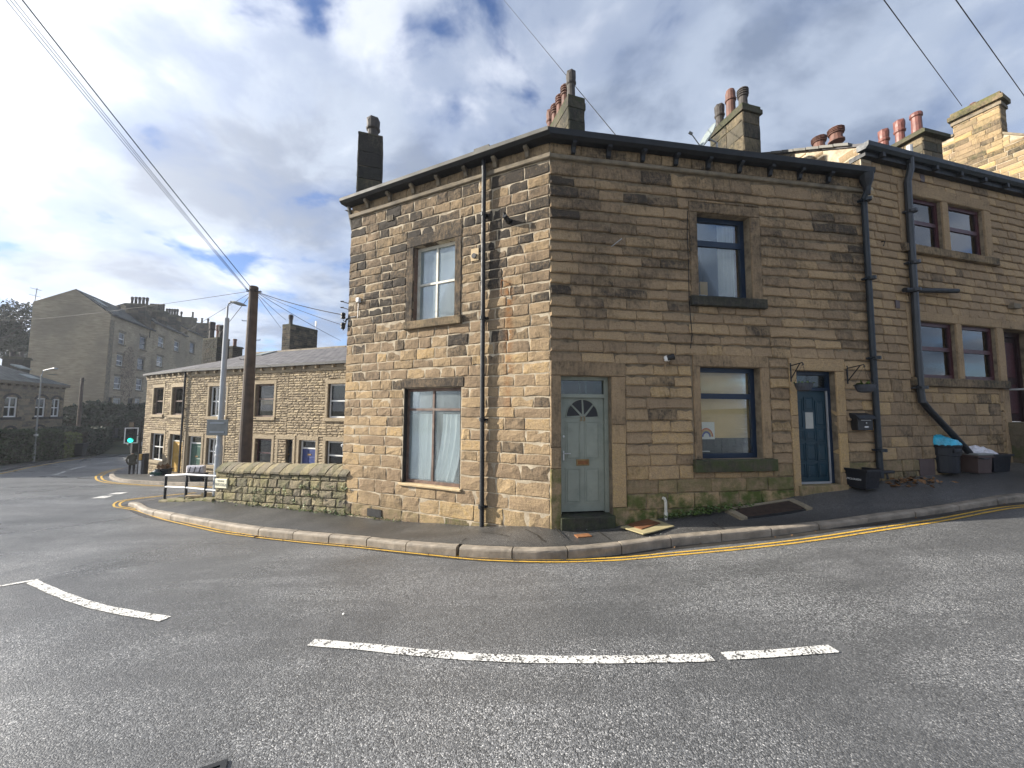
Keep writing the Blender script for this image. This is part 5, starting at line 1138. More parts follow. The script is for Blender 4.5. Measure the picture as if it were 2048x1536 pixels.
tA, wA = terrace('end house of the stone terrace with the yellow front door', uA, 0.0, WA, [dict(r=rect(B, 341, 868, 364, 948), m='yellow_door_paint', f='cream_paint')], fr=FB, roofx=RA)
sh = MB(); wall_shell(sh, FB.side0(uA), .02, 7.0, -3, EZ + .2, -.3, 0, []); sh.build('end_wall', 'far_ashlar', tA)
gA = [(bend, sp1), (sp1, sp2), (sp2, sp3), (sp3, tu(697) + 2.5)]
WB = [dict(r=rect(T, 420, 773, 450, 833), mu=.3, cur='curtain_grey'), dict(r=rect(T, 414, 876, 443, 932), mu=.3, cur='curtain_teal')]
tB, wB = terrace('terraced house with the dark green front door, behind the street lamp', bend, sp1, WB, [dict(r=rect(T, 377, 872, 399, 948), m='green_door_paint', f='white_paint')], pipes=((bend + .05, -1.6, 4.1),))
WC = [dict(r=rect(T, 512, 769, 546, 834), m='brown_paint', cur='net_curtain', s=.55), dict(r=rect(T, 511, 877, 541, 936), m='maroon_paint', cur='curtain_grey', s=.5)]
tC, wC = terrace('terraced house with the small roof window, right of the telegraph pole', sp1, sp2, WC, [])
WD = []
tD, wD = terrace('narrow terraced house with a black and a royal blue front door side by side', sp2, sp3, [], [dict(r=rect(T, 557, 878, 583, 948), m='black_paint', f='black_paint'), dict(r=rect(T, 599, 880, 629, 950), m='blue_door_paint', f='white_paint')])
WE = [dict(r=rect(T, 657, 768, 692, 836), cur='curtain_grey', s=.5), dict(r=rect(T, 652, 882, 690, 945), room='room_dark', s=.52, cur='curtain_teal')]
tE, wE = terrace('terraced house whose large white windows meet the corner house', sp3, tu(697) + 2.5, WE, [])
# roof window, chimneys and aerial on the terrace
def on_roof(px, py):                                # point on the terrace's front roof plane
    a, b, c = FT.p(0, EZ + .23, .2), FT.p(1, EZ + .23, .2), FT.p(0, ROOFZ, -RB); n = (b - a).cross(c - a); d = ray(px, py); o = V(0, 0, CAMZ); return o + d * ((a - o).dot(n) / d.dot(n))
u_ = [on_roof(*p) for p in ((505, 712), (527, 702), (533, 703), (512, 713.5))]
a, b = on_roof(506, 712.5), on_roof(527, 702.5); mm = MB(); ud = V(FT.d.x, FT.d.y, 0); up = (FT.p(0, ROOFZ, -RB) - FT.p(0, EZ + .23, .2)).normalized(); nr_ = ud.cross(up).normalized(); nr_ = nr_ if nr_.z > 0 else -nr_
c0 = a; mm.prism([c0 + nr_ * .06, c0 + ud * .75 + nr_ * .06, c0 + ud * .75 + up * 1.1 + nr_ * .06, c0 + up * 1.1 + nr_ * .06], -nr_ * .08); sk = mm.build('roof_window', 'sign_back', tC)
mm = MB(); mm.prism([c0 + ud * .06 + up * .06 + nr_ * .07, c0 + ud * .69 + up * .06 + nr_ * .07, c0 + ud * .69 + up * 1.04 + nr_ * .07, c0 + ud * .06 + up * 1.04 + nr_ * .07], -nr_ * .02); mm.build('pane', 'dish_grey', sk)
o_ = on_roof(563, 694); ch, F_ = stone_chimney(tD, o_.xy, R(111.2), .80, 2.3, 4.9, at_depth(585, 649, o_.y).z, st=(.45, .8), q=tq, hs=(.13, .17), ws=(.25, .45), cap=.16, capo=.01); pot(ch, F_.p(.42, at_depth(585, 649, o_.y).z - .01, -.3), 'louvre', .75, .16, 'sooty_clay')
mm = MB(); mm.tube([F_.p(.7, 6.1, -2.2), F_.p(.7, 8.75, -2.2)], .018, 6); mm.box(F_, .64, .78, 8.4, 8.75, -2.23, -2.17); mm.build('aerial', 'galvanised', ch)
o_ = at_depth(406, 690, 26.5); ch, F_ = stone_chimney(tB, o_.xy, R(111.2), 1.5, .8, 4.6, 6.9, st=(.8, 1.0), q=tq, hs=(.13, .17), ws=(.25, .45), cap=.12, capo=.02)
for k, (u, h) in enumerate(((.35, 1.1), (1.1, .95), (1.4, .9))): pot(ch, F_.p(u, 6.88, -.3), 'louvre' if k else 'crown', h, .2, 'sooty_clay' if k != 1 else 'terracotta')
ch, F_ = stone_chimney(tC, at_depth(456, 685, 28.5).xy, R(111.2), .6, .7, 4.6, 6.7, st=(.7, 1.0), q=tq, hs=(.13, .17), ws=(.25, .45)); pot(ch, F_.p(.3, 6.68, -.3), 'plain', .6, .14, 'terracotta')

# ------------------------------------------------------------------ tall four-storey houses on the hillside
K0 = at_depth(208, 830, 46); FK = Frame(K0.xy, R(-21), False); FK.flip = False
FK = Frame(K0.xy, R(-21)); 
if FK.n.dot(-K0.xy) < 0: FK.flip = True; FK.n = -FK.n
kq_ = random.Random(51)
def kr(x0, y0, x1, y1): a, b = FK.uv(x0, y0), FK.uv(x1, y1); return (min(a[0], b[0]), max(a[0], b[0]), min(a[1], b[1]), max(a[1], b[1]))
def tall(label, u0, u1, ez, rz, wins, doors, back=6.85, gable=False):
    t = thing('tall_house', label, 'house', FK.p(u0, 1.5), 'row of tall four-storey houses on the hill')
    hs = [w for w in wins] + [d for d in doors]
    sh = MB(); wall_shell(sh, FK, u0, u1, -3, ez, -.3, 0, hs); wall = sh.build('wall', 'render_tan', t)
    for (a, b, c, d) in wins:
        mm = MB(); mm.box(FK, a - .12, b + .12, c - .2, c - .003, 0, .1); mm.build('sill', 'cornice_stone', wall)
        mm = MB(); mm.box(FK, a - .15, b + .15, d + .003, d + .28, -.05, .03); mm.build('lintel', 'cornice_stone', wall)
        dark = (a > 6 and u0 < 5 and c > 6) or (u0 > 20)
        window(wall, FK, a, b, c, d, .12, 'white_paint' if not dark else 'room_grey_tile', ft=.1, bars_v=[c + (d - c) * .45], bt=.11, room=('room_dark', .6))
    for (a, b, c, d) in doors:
        mm = MB(); mm.box(FK, a, b, c, d, -.25, -.2); mm.build('door', 'black_paint', wall)
    A = [FK.p(u0 - .1, ez + .05, .25), FK.p(u1, ez + .05, .25), FK.p(u1, rz, -back * .5), FK.p(u0 - .1, rz, -back * .5), FK.p(u1, ez + .9, -back - .1), FK.p(u0 - .1, ez + .9, -back - .1)]
    mm = MB(); mm.add(A + [a - V(0, 0, .15) for a in A], [(0, 1, 2, 3), (3, 2, 4, 5), (0, 6, 7, 1), (3, 9, 6, 0), (5, 11, 9, 3)]); mm.uv = [(0, 0), (9, 0), (9, 4), (0, 4), (9, 8), (0, 8)] * 2; mm.build('roof', 'roof_slate_green', t)
    g = MB(); g.prism([FK.p(u0, -4, 0), FK.p(u0, ez - .002, 0), FK.p(u0, rz - .1, -back * .5), FK.p(u0, ez + .85, -back), FK.p(u0, -4, -back)], (FK.p(.3, 0) - FK.p(0, 0)) if u0 else (FK.p(-.3, 0) - FK.p(0, 0))); g.build('gable_wall', 'render_tan', t)
    mm = MB(); mm.box(FK, u0 - .05, u1 + .0, ez - .05, ez + .1, .02, .3); mm.build('gutter', 'black_iron', t)
    return t, wall
c1 = [kr(238.5, 664, 249.5, 690), kr(234, 708, 246, 733), kr(229, 752, 242, 779), kr(227, 796, 241, 823)]
c2 = [kr(280, 671, 292, 701), kr(275.5, 715, 288, 741), kr(273, 757, 284, 781), kr(270, 797, 279, 823)]
H1 = FK.uv(305, 700)[0]; H2 = FK.uv(372, 700)[0]; H3 = FK.uv(404, 700)[0]
tk1, wk1 = tall('tall pale house with the big blank gable end facing the road', 0, H1, 13.4, 16.2, c1 + c2, [kr(210, 794, 223, 824), kr(256, 796, 266, 824)])
mm = MB(); mm.box(FK, -.35, .5, -3, 12.8, .005, .06); mm.build('damp_strip', 'cornice_stone', wk1)
c3 = [kr(317, 672, 327.5, 696), kr(314, 711, 325, 734), kr(349, 681, 358, 704)]
tk2, wk2 = tall('tall pale house with white sash windows in the middle of the hill row', H1 + .02, H2, 14.6, 17.2, c3, [])
tk3, wk3 = tall('tall pale house furthest along the hill row', H2 + .02, H3 + 6, 15.8, 18.0, [kr(380, 684, 389, 708)], [])
c_ = FK.uv(255, 720); mm = MB()                    # bare creeper on the wall between the windows
for i in range(900):
    a, r_ = kq_.uniform(0, 6.28), kq_.random() ** .6; u = c_[0] + math.cos(a) * r_ * 1.7; v = FK.uv(255, 748)[1] + math.sin(a) * r_ * 3.6; e = .10
    if abs(v - 5.5) < 0: continue
    n = kq_.uniform(.03, .2); mm.add([FK.p(u, v, n), FK.p(u + e, v + kq_.uniform(-e, e), n + .03), FK.p(u + kq_.uniform(-e, e), v + e, n)], [(0, 1, 2)])
tag(mm.build('creeper', 'ivy_red', base=FK.p(c_[0], 1.6)), 'reddish bare creeper spreading up the wall of the tall gabled house', 'climbing plant')
FKR = FK.shifted(n=-2.6)
for tk, x0, x1, yt, n, mt_ in ((tk1, 252, 287, 606, 5, 'sooty_stone'), (tk2, 291, 321, 619, 6, 'sooty_stone'), (tk2, 324, 350, 628, 5, 'sooty_stone'), (tk3, 354, 381, 633, 2, 'far_ashlar'), (tk3, 384, 412, 645, 3, 'sooty_stone')):
    u_, z_ = FKR.uv(x0, yt); p = FKR.p(u_, z_); w_ = (x1 - x0) / FPX * p.y * 1.02
    ch, F_ = stone_chimney(tk, p.xy, R(80), w_, 1.2, z_ - 4.6, z_, st=(.5, .9), q=kq_, hs=(.4, .5), ws=(.6, .9), cap=.35, capo=.12, mat=mt_, capmat=mt_)
    for k in range(n): pot(ch, F_.p(.3 + (w_ - .6) * k / max(1, n - 1), z_ - .02, -.6), 'plain' if k % 2 else 'louvre', 1.1, .19, 'sooty_clay')
p = at_depth(236, 630, 52); pot(tk1, p - V(0, 0, 1), 'plain', 2.4, .2, 'sooty_clay')
mm = MB(); p = at_depth(66, 625, 44); mm.tube([p, p + V(.2, 0, 2.9)], .04, 5)
for z, w_ in ((2.7, 1.1), (1.9, 1.1), (.9, 1.3)): mm.tube([p + V(-w_ * .6, 0, z + .25), p + V(w_ * .7, 0, z - .1)], .03, 5)
mm.build('aerial', 'galvanised', tk1)
mm = MB(); p = at_depth(199, 610, 45.2); FKg = FK; a = at_depth(184, 607, 46.5); mm.build if False else None
for c_ in ((196, 607, 214, 611),):
    pa, pb, pc = FK.p(0, 13.45, .25), FK.p(1, 13.45, .25), FK.p(0, 16.2, -3.4); n = (pb - pa).cross(pc - pa); d = ray(205, 610); o = V(0, 0, CAMZ); q = o + d * ((pa - o).dot(n) / d.dot(n))
    ud = V(FK.d.x, FK.d.y, 0); up = (pc - pa).normalized(); nz = ud.cross(up); nz = nz if nz.z > 0 else -nz
    mm = MB(); mm.prism([q + nz * .08, q + ud * 1.0 + nz * .08, q + ud * 1.0 + up * 1.2 + nz * .08, q + up * 1.2 + nz * .08], -nz * .1); mm.build('roof_window', 'dish_grey', tk1)
# ------------------------------------------------------------------ low stone house on the left with arched windows
D0_ = at_depth(128, 800, 35.5); FD_ = Frame(D0_.xy, R(-20))
if FD_.n.dot(-D0_.xy) < 0: FD_.flip = True; FD_.n = -FD_.n
def lr(x0, y0, x1, y1): a, b = FD_.uv(x0, y0), FD_.uv(x1, y1); return (min(a[0], b[0]), max(a[0], b[0]), min(a[1], b[1]), max(a[1], b[1]))
ws_ = [lr(10, 793.5, 34, 834), lr(72.5, 795.5, 90, 833.5), lr(104.5, 797.5, 118.5, 833), lr(8, 860, 27, 895), lr(69, 857, 85, 893), lr(102, 860, 113, 893)]
lh = thing('arched_window_house', 'low dark stone house with white arched sash windows behind the hedge', 'house', V(D0_.x, D0_.y, -2))
LEZ = FD_.uv(120, 775)[1]
sh = MB(); wall_shell(sh, FD_, -16, 0, -4, LEZ, -.3, 0, ws_); lw = sh.build('wall', 'dark_mortar', lh)
s_ = MB(); lq = random.Random(61)
for b in lay_courses(FD_, -12, 0, -2.5, LEZ - .1, (.2, .26), (.35, .7), [(a - .15, b + .15, c - .2, d + .35) for a, b, c, d in ws_], lq): stone(s_, FD_, b[0] + .012, b[1] - .012, b[2] + .012, b[3] - .012, .015, .02, 0, (lq.uniform(.2, .7), lq.random(), 0), .02, q=lq)
tag(s_.build('stone', 'far_ashlar', lw), kind='stuff')
for (a, b, c, d) in ws_:
    window(lw, FD_, a, b, c, d, .1, 'white_paint', ft=.1, bars_u=[(a + b) / 2], bars_v=[(c + d) / 2], bt=.08, room=('room_dark', .6))
    trim(lw, FD_, 'sill', a - .25, b + .25, c - .2, c - .003, n1=.12, mat='sooty_stone', st=(.9, .2, 0))
    mm = MB(); mid = (a + b) / 2; hw = (b - a) / 2
    for i in range(7):
        t0, t1 = math.pi * (.16 + .68 * i / 7), math.pi * (.16 + .68 * (i + .92) / 7); P = lambda t, r: FD_.p(mid - math.cos(t) * (hw + r) * 1.08, d - .12 + (math.sin(t) - .48) * (.55 + r), 0)
        mm.prism([P(t0, .02), P(t1, .02), P(t1, .3), P(t0, .3)], FD_.p(0, 0, .05) - FD_.p(0, 0, 0), (.75, .2, 0))
    mm.build('arch', 'sooty_stone', lw)
mm = MB(); mm.box(FD_, -16, .1, LEZ + .002, LEZ + .22, 0, .3); mm.build('eaves_course', 'sooty_stone', lw)
for k in range(16): mm = MB(); mm.box(FD_, -.4 - k * .7, -.25 - k * .7, LEZ - .16, LEZ - .002, .02, .22); mm.build('bracket', 'sooty_stone', lw)
A = [FD_.p(-16, LEZ + .23, .3), FD_.p(.25, LEZ + .23, .3), FD_.p(-3.3, LEZ + 2.3, -4.2), FD_.p(-16, LEZ + 2.3, -4.2), FD_.p(.25, LEZ + .23, -8.6)]
mm = MB(); mm.add(A, [(0, 1, 2, 3), (1, 4, 2)]); mm.uv = [(-16, 0), (0, 0), (-3, 5), (-16, 5), (-9, 0)]; mm.build('roof', 'roof_slate_green', lh)
sh = MB(); wall_shell(sh, FD_.side(0), .05, 8.4, -4, LEZ, -.3, 0, []); sh.build('end_wall', 'dark_mortar', lh)
p = at_depth(18, 745, 37.5); ch, F_ = stone_chimney(lh, p.xy - Vector((.8, 0)), R(70), 1.5, .9, LEZ + .8, at_depth(18, 712, 37.5).z, st=(.8, 1.0), q=lq, hs=(.3, .4), ws=(.4, .7), cap=.25, capo=.1); 
for k in range(2): pot(ch, F_.p(.4 + k * .7, at_depth(18, 712, 37.5).z - .02, -.4), 'plain', .5, .18, 'sooty_clay')
p = at_depth(104, 750, 36.5); mm = MB(); mm.lathe(p, [(.01, 0), (.2, .02), (.36, .08)], 14); sdd = mm.build('satellite_dish', 'dish_grey', lh)
for (a, b) in (((42, 737), (66, 737.5)), ((60, 757), (75, 759))):
    pa, pb, pc = FD_.p(0, LEZ + .23, .3), FD_.p(1, LEZ + .23, .3), FD_.p(0, LEZ + 2.3, -4.2); n = (pb - pa).cross(pc - pa); o = V(0, 0, CAMZ); d = ray(*a); q = o + d * ((pa - o).dot(n) / d.dot(n)); ud = V(FD_.d.x, FD_.d.y, 0); up = (pc - pa).normalized(); nz = ud.cross(up); nz = nz if nz.z > 0 else -nz
    mm = MB(); mm.prism([q + nz * .06, q + ud * 1.1 + nz * .06, q + ud * 1.1 + up * .8 + nz * .06, q + up * .8 + nz * .06], -nz * .1); mm.build('roof_window', 'dish_grey', lh)
# ------------------------------------------------------------------ garden wall beside the house
gq = random.Random(91)
class Shear(Frame):
    def __init__(s, o, az, flip, k): super().__init__(o, az, flip); s.k = k
    def p(s, u, v, n=0.0): return super().p(u, v + s.k * u, n)
a_ = at_depth(692, 1000, 8.62); b_ = at_depth(429, 1000, 10.1)
GWL = (b_.xy - a_.xy).length
FW = Shear(a_.xy, math.atan2(b_.x - a_.x, b_.y - a_.y), True, -.035)
gw = thing('garden_wall', 'low mossy stone wall with slanting cope stones between the corner house and the lamp post', 'wall', FW.p(2, -.5))
mm = MB(); mm.box(FW, 0, GWL - .02, -.9, .44, -.36, -.03); core = mm.build('core', 'dark_mortar', gw)
for b in lay_courses(FW, 0, GWL, -.56, .45, (.155, .21), (.2, .42), [], gq):
    m = MB(); mo = gq.uniform(.1, .65) + (.3 if b[2] < -.3 else 0)
    stone(m, FW, b[0] + .009, b[1] - .009, b[2] + .008, b[3] - .008, gq.uniform(0, .014), .009, .003, (gq.uniform(.05, .55), gq.random(), min(1, mo)), .015, q=gq); m.build('stone', 'garden_stone', gw)
for b in lay_courses(FW.side(GWL), 0, .36, -.6, .45, (.18, .24), (.2, .4), [], gq):
    m = MB(); stone(m, FW.side(GWL), b[0] + .01, b[1] - .01, b[2] + .01, b[3] - .01, .0, .012, 0, (gq.uniform(.1, .5), gq.random(), .3), .02, q=gq); m.build('stone', 'garden_stone', gw)
u = -.02
while u < GWL - .1:                              # leaning cope stones, higher ones cover left to right
    w_ = gq.uniform(.17, .34)
    if u + w_ > GWL: w_ = GWL + .03 - u
    J = lambda s=.012: gq.uniform(-s, s); sk = -.13; h = gq.uniform(-.012, .018)
    pr = [(.05, .452), (.058, .50), (.0, .60), (-.09, .675), (-.19, .69), (-.33, .62), (-.40, .452)]
    vs = []
    for uu in (u + .006, u + w_ * .5, u + w_ - .006):
        vs += [FW.p(uu + sk * (v - .45) / .24 + J(.004), v + h + J(.006), n + J(.006)) for n, v in pr]
    N = len(pr); m = MB(); m.add(vs, [tuple(range(N)), tuple(range(2 * N, 3 * N))[::-1]] + [(k * N + i, k * N + (i + 1) % N, (k + 1) * N + (i + 1) % N, (k + 1) * N + i) for k in range(2) for i in range(N)], (gq.uniform(.05, .45), gq.random(), gq.uniform(.05, .5)))
    m.build('cope_stone', 'garden_stone', gw); u += w_
def leaf(m, c, s, q, up=.4):
    a, t = q.uniform(0, 6.28), q.uniform(-.6, 1.2); d = V(math.cos(a) * math.cos(t), math.sin(a) * math.cos(t), math.sin(t) * up + .1).normalized() * s
    e = d.cross(V(q.uniform(-1, 1), q.uniform(-1, 1), 1)).normalized() * s * .38
    m.add([c, c + d * .5 + e, c + d, c + d * .5 - e], [(0, 1, 2, 3)])
iv = MB()
def tuft(m, c, n, r, s, q, h=.5):
    for i in range(n): leaf(m, c + V(q.gauss(0, r), q.gauss(0, r), abs(q.gauss(0, r * h)) + .01), s * q.uniform(.6, 1.3), q)
for k in range(46):
    u = gq.uniform(0, GWL * .92); v = gq.choice([-.5, -.49, -.33, -.16, .02, .2]) + gq.uniform(-.02, .02); n_ = gq.randint(8, 22); L = gq.uniform(.05, .3); vert = gq.random() < .3
    if v > -.3 and u > 3: continue
    for i in range(n_): t = gq.random(); leaf(iv, FW.p(u + (0 if vert else L * (t - .5)) + gq.gauss(0, .02), v - (L * t * .9 if vert else 0) + gq.gauss(0, .015), .03 + gq.random() * .03), gq.uniform(.025, .05), gq, .7)
tag(iv.build('ivy', 'leaf_pale', base=FW.p(1.5, 0)), 'pale small leaved ivy creeping along the joints of the mossy garden wall', 'climbing plant')
wd = MB()
for u in np.linspace(.0, GWL, 60):
    z_ = FW.p(u, 0).z; p = FW.p(u + gq.uniform(-.05, .05), 0, .05); p.z = -.40 - .012 * u + .02 * (u < 1)
    tuft(wd, p, gq.choice([0, 2, 5, 9]), .04, .045, gq, .6)
for (px, py, n) in ((557, 1040, 40), (625, 1050, 50), (600, 1043, 20), (663, 1044, 30), (470, 1022, 14)): p = at_depth(px, py, 8.75 + (690 - px) * .0055); p.z -= 0.0; tuft(wd, p, n, .07, .08, gq, .8)
for k in range(50): u = gq.uniform(3.2, 4.9); p = FL.p(u, -.335 - .03 * (u - 4), .05 + gq.random() * .08); tuft(wd, p, gq.choice([1, 3, 5]), .03, .03, gq, .3)
for u in (3.3, 3.1, 2.2, 1.6, 1.2): p = FL.p(u, -.29 + .08 * (3.3 - u) / 2, .05); tuft(wd, p, 9, .06, .025, gq, .3)
for k in range(120): u = gq.gauss(2.75, .42); p = FR.p(u, .09 + .085 * (u - 2), .06 + gq.random() * .14); tuft(wd, p, gq.choice([2, 4, 7]), .03, .05, gq, 1.2)
for k in range(26): u = gq.uniform(1.4, 4.4); p = FR.p(u, -.02 + .10 * (u - 1.4), .03); tuft(wd, p, 3, .02, .03, gq, .6)
tag(wd.build('weeds', 'leaf_green', base=(0, 7, 0)), kind='stuff')
dl = MB()
for k in range(130): u = gq.gauss(3.1, .5); p = FR.p(u, 0, .12 + abs(gq.gauss(0, .12))); p.z = .06 + .085 * (u - 1.9) - .06; leaf(dl, p + V(0, 0, .02), gq.uniform(.03, .06), gq, .2)
for k in range(130): u = gq.gauss(.62, .35); p = FN.p(u, .70, .05 + abs(gq.gauss(0, .2))); leaf(dl, p + V(0, 0, -.05 - .12 * gq.random()), gq.uniform(.05, .12), gq, .3)
for k in range(80):
    i = gq.randint(60, 250); p = KF[i] - knorm(i) * gq.uniform(.02, .13); leaf(dl, V(p.x, p.y, gz(p.x, p.y) + .012), gq.uniform(.015, .04), gq, .2)
for k in range(30): p = G(gq.gauss(570, 22), 1073 + gq.gauss(0, 2)); leaf(dl, p + V(0, 0, .015), gq.uniform(.04, .10), gq, .2)
tag(dl.build('fallen_leaves', 'dead_leaf', base=(0, 7, 0)), kind='stuff')
tw = MB(); a = G(555, 1077); b = G(603, 1062)
tw.tube([a + V(0, 0, .03), a.lerp(b, .5) + V(0, 0, .05), b + V(0, 0, .03)], [.006, .012, .008], 6); tag(tw.build('fallen_twig', 'pale_timber'), 'dry fallen twig lying across the yellow lines below the garden wall', 'twig')
# street name plate on the wall
c = FW.uv(445, 966)
def shear_c(px, py): u, z = FW.uv(px, py); return u, z - FW.k * u
c = shear_c(445, 966.5); c1 = shear_c(433, 960); c2 = shear_c(457, 974)
ss = thing('street_sign', 'cream street name plate fixed to the lamp post end of the mossy wall', 'street sign', FW.p(c[0], c[1], .03))
sw, shh = abs(c1[0] - c2[0]) / 2 - .015, .115
mm = MB(); mm.bbox(FW, c[0] - sw, c[0] + sw, c[1] - shh, c[1] + shh, .0, .045, .006); mm.build('plate', 'sign_cream', ss)
text('NUTCLOUGH', FW, c[0], c[1] - .03 + FW.k * 0, .048, .105, 'sign_back', ss, .001, xs=.62); text('HOLDWAY', FW, c[0], c[1] + .06, .048, .06, 'sign_back', ss, .001, xs=.8)
# railing on its mossy kerb
r0 = at_depth(329, 1000, 10.9); r1 = at_depth(371, 997, 10.55); r2 = at_depth(410, 994, 10.3); r3 = FW.p(GWL, 0, -.1); r3.z = r2.z
rl = thing('railing', 'two bar galvanised handrail on black posts left of the garden wall', 'railing', r0)
for p, py in ((r0, 952), (r1, 950), (r2, 953)):
    top = V(p.x, p.y, CAMZ + ray((329, 371, 410)[(r0, r1, r2).index(p)], py).z / ray((329, 371, 410)[(r0, r1, r2).index(p)], py).y * p.y); mm = MB(); mm.tube([p + V(0, 0, -.1), top], .033, 8); mm.build('post', 'black_iron', rl)
for ys in ((951, 949, 951, 952.5), (973.5, 975, 979, 982)):
    pts = []
    for p, px, py in zip((r0, r1, r2, r3), (329, 371, 410, 429), ys): d = ray(px, py); pts.append(V(p.x, p.y, CAMZ + d.z / d.y * p.y))
    mm = MB(); mm.tube(pts, .03, 8); mm.build('rail', 'galvanised', rl)
for k in range(6): mm = MB(); t0, t1 = k / 6, (k + 1) / 6; A, Bq = r0.lerp(r3, t0), r0.lerp(r3, t1 - .01); F_ = Frame(A.xy, math.atan2(Bq.x - A.x, Bq.y - A.y)); mm.bbox(F_, 0, (Bq - A).length, A.z - .25, A.z + .03 + .015 * (k % 2), -.15, .15, .02, (.2, .5, .9)); mm.build('plinth_stone', 'garden_stone', rl)
mm = MB(); p = at_depth(402, 992, 10.5); F_ = Frame(p.xy, R(80)); mm.box(F_, -.35, .3, p.z - .02, p.z + .03, -.06, .06); mm.box(F_, .02, .26, p.z + .03, p.z + .08, -.05, .03); mm.box(F_, -.12, -.06, p.z - .12, p.z - .02, -.05, .05)
tag(mm.build('timber_offcut', 'pale_timber', base=p), 'pale timber offcut lying behind the handrail posts', 'timber')
# lamp post and telegraph pole
lb = at_depth(432, 996, 10.45); lt = at_depth(447, 612, 10.45); lt.x = lb.x + .02
lp = thing('street_lamp', 'tall grey street lamp post standing at the end of the garden wall', 'street lamp', lb)
mm = MB(); zt = lt.z; mm.tube([lb + V(0, 0, -.3), lb + V(0, 0, 1.35), lb + V(0, 0, 1.42), V(lb.x, lb.y, zt - .35), V(lb.x, lb.y, zt - .33)], [.085, .085, .07, .06, .04], 14); mm.build('column', 'lamp_grey', lp)
hd = at_depth(492, 611, 10.45) ; hs_ = at_depth(463, 603.5, 10.45)
mm = MB(); mm.tube([V(lb.x, lb.y, zt - .4), V(lb.x, lb.y, zt - .02), V(lb.x + .03, lb.y, zt + .07), V(lb.x + .12, lb.y, zt + .12), hs_ + V(.05, 0, 0)], .024, 8); mm.build('bracket_arm', 'lamp_grey', lp)
mm = MB(); D_ = (hd - hs_); vs = []
for i in range(7):
    t = i / 6; w_ = .10 * (math.sin(math.pi * (.12 + .82 * t)) ** .6); h_ = .05 * (math.sin(math.pi * (.1 + .85 * t)) ** .7)
    vs += [hs_ + D_ * t + V(0, w_ * math.cos(a) * 1.0, h_ * math.sin(a)) for a in [2 * math.pi * j / 10 for j in range(10)]]
mm.add(vs, [(i * 10 + j, i * 10 + (j + 1) % 10, (i + 1) * 10 + (j + 1) % 10, (i + 1) * 10 + j) for i in range(6) for j in range(10)] + [tuple(range(10)), tuple(range(60, 70))]); mm.build('lamp_head', 'sign_back', lp, smooth=True)
bz = at_depth(430, 855, 10.35); F_ = Frame(lb.xy + Vector((-.30, -.09)), R(92))
mm = MB(); mm.bbox(F_, 0, .58, bz.z - .21, bz.z + .21, -.02, .0, .004); sb_ = mm.build('road_sign_back', 'sign_back', lp)
for dz in (-.12, .12): mm = MB(); mm.box(F_, .1, .5, bz.z + dz - .02, bz.z + dz + .02, .001, .02); mm.build('sign_rail', 'lamp_grey', sb_)
mm = MB(); c_ = V(lb.x, lb.y, lb.z + 1.1); mm.lathe(c_, [(.09, 0), (.095, .03), (.09, .06)], 12); mm.build('band', 'galvanised', lp)
pb = at_depth(487, 960, 10.75); pt = at_depth(508, 573, 10.75)
tp = thing('telegraph_pole', 'thick dark wooden telegraph pole rising behind the garden wall', 'telegraph pole', V(pb.x, pb.y, -.8))
mm = MB(); mm.tube([V(pb.x, pb.y, -.9), V(pb.x, pb.y, 1.2), pt + V(0, 0, -.02), pt], [.165, .155, .115, .10], 16); mm.build('pole', 'pole_wood', tp)
for k in range(6): z = pt.z - 1.0 - .55 * k; mm = MB(); s = 1 if k % 2 else -1; mm.tube([V(pb.x, pb.y, z), V(pb.x + s * .27, pb.y - .03, z), V(pb.x + s * .27, pb.y - .03, z + .03)], .010, 5); mm.build('step_iron', 'black_iron', tp)
mm = MB()
for k in range(8): a = k * .8; mm.tube([pt + V(math.cos(a) * .10, math.sin(a) * .10, -.16), pt + V(math.cos(a) * .2, math.sin(a) * .2, -.13 + .02 * (k % 2))], .014, 5)
mm.build('wire_hooks', 'black_iron', tp)
def cable(label, pts, r=.006, sag=.0, group=None):
    a, b = Vector(pts[0]), Vector(pts[-1]); P = []
    for i in range(15): t = i / 14; p = a.lerp(b, t); p.z -= sag * 4 * t * (1 - t); P.append(p)
    mm = MB(); mm.tube(P, r, 5); return tag(mm.build('overhead_cable', 'cable_black', base=a), label, 'cable', group)
hub = pt + V(0, 0, -.12)
def ext(a, b, k): return a + (b - a) * k
cable('thickest black cable from the telegraph pole to the upper left sky', [hub + V(-.05, -.1, .1), ext(hub, at_depth(57, 0, 5.0), 1.9)], .009, .10)
for x, lb_ in ((52, 'thin wire running closest beside the thickest black cable to the upper left'), (46, 'middle one of the three thin wires beside the thickest black cable'), (39, 'lowest thin wire of the bundle rising to the upper left, farthest from the thick cable')): cable(lb_, [hub + V(-.10, -.06, -.004 * (57 - x)), ext(hub, at_depth(x, 0, 5.0), 1.9)], .0045, .12, 'thin wires beside the thick cable')
cable('black cable from the telegraph pole to the upper insulator on the corner house', [hub, at_depth(688, 630, 8.72)], .010, .06)
cable('thin cable from the telegraph pole to the lower insulator on the corner house', [hub, at_depth(688, 651, 8.72)], .006, .05)
cable('thin cable dropping from the telegraph pole past the terrace chimney to its roof', [hub, at_depth(681, 681, 18.5)], .008, .05)
cable('thin cable from the telegraph pole to the front of the square terrace chimney', [hub, at_depth(572, 640, 19.5)], .008, .03)
cable('thin cable from the telegraph pole to the foot of the square terrace chimney', [hub, at_depth(562, 656, 19.5)], .008, .02)
cable('thin cable running left from the telegraph pole past the tall houses', [hub, at_depth(-20, 640, 40)], .008, .3)
cable('thin cable from the telegraph pole down to the tall gabled house', [hub, at_depth(230, 733, 46)], .007, .3)
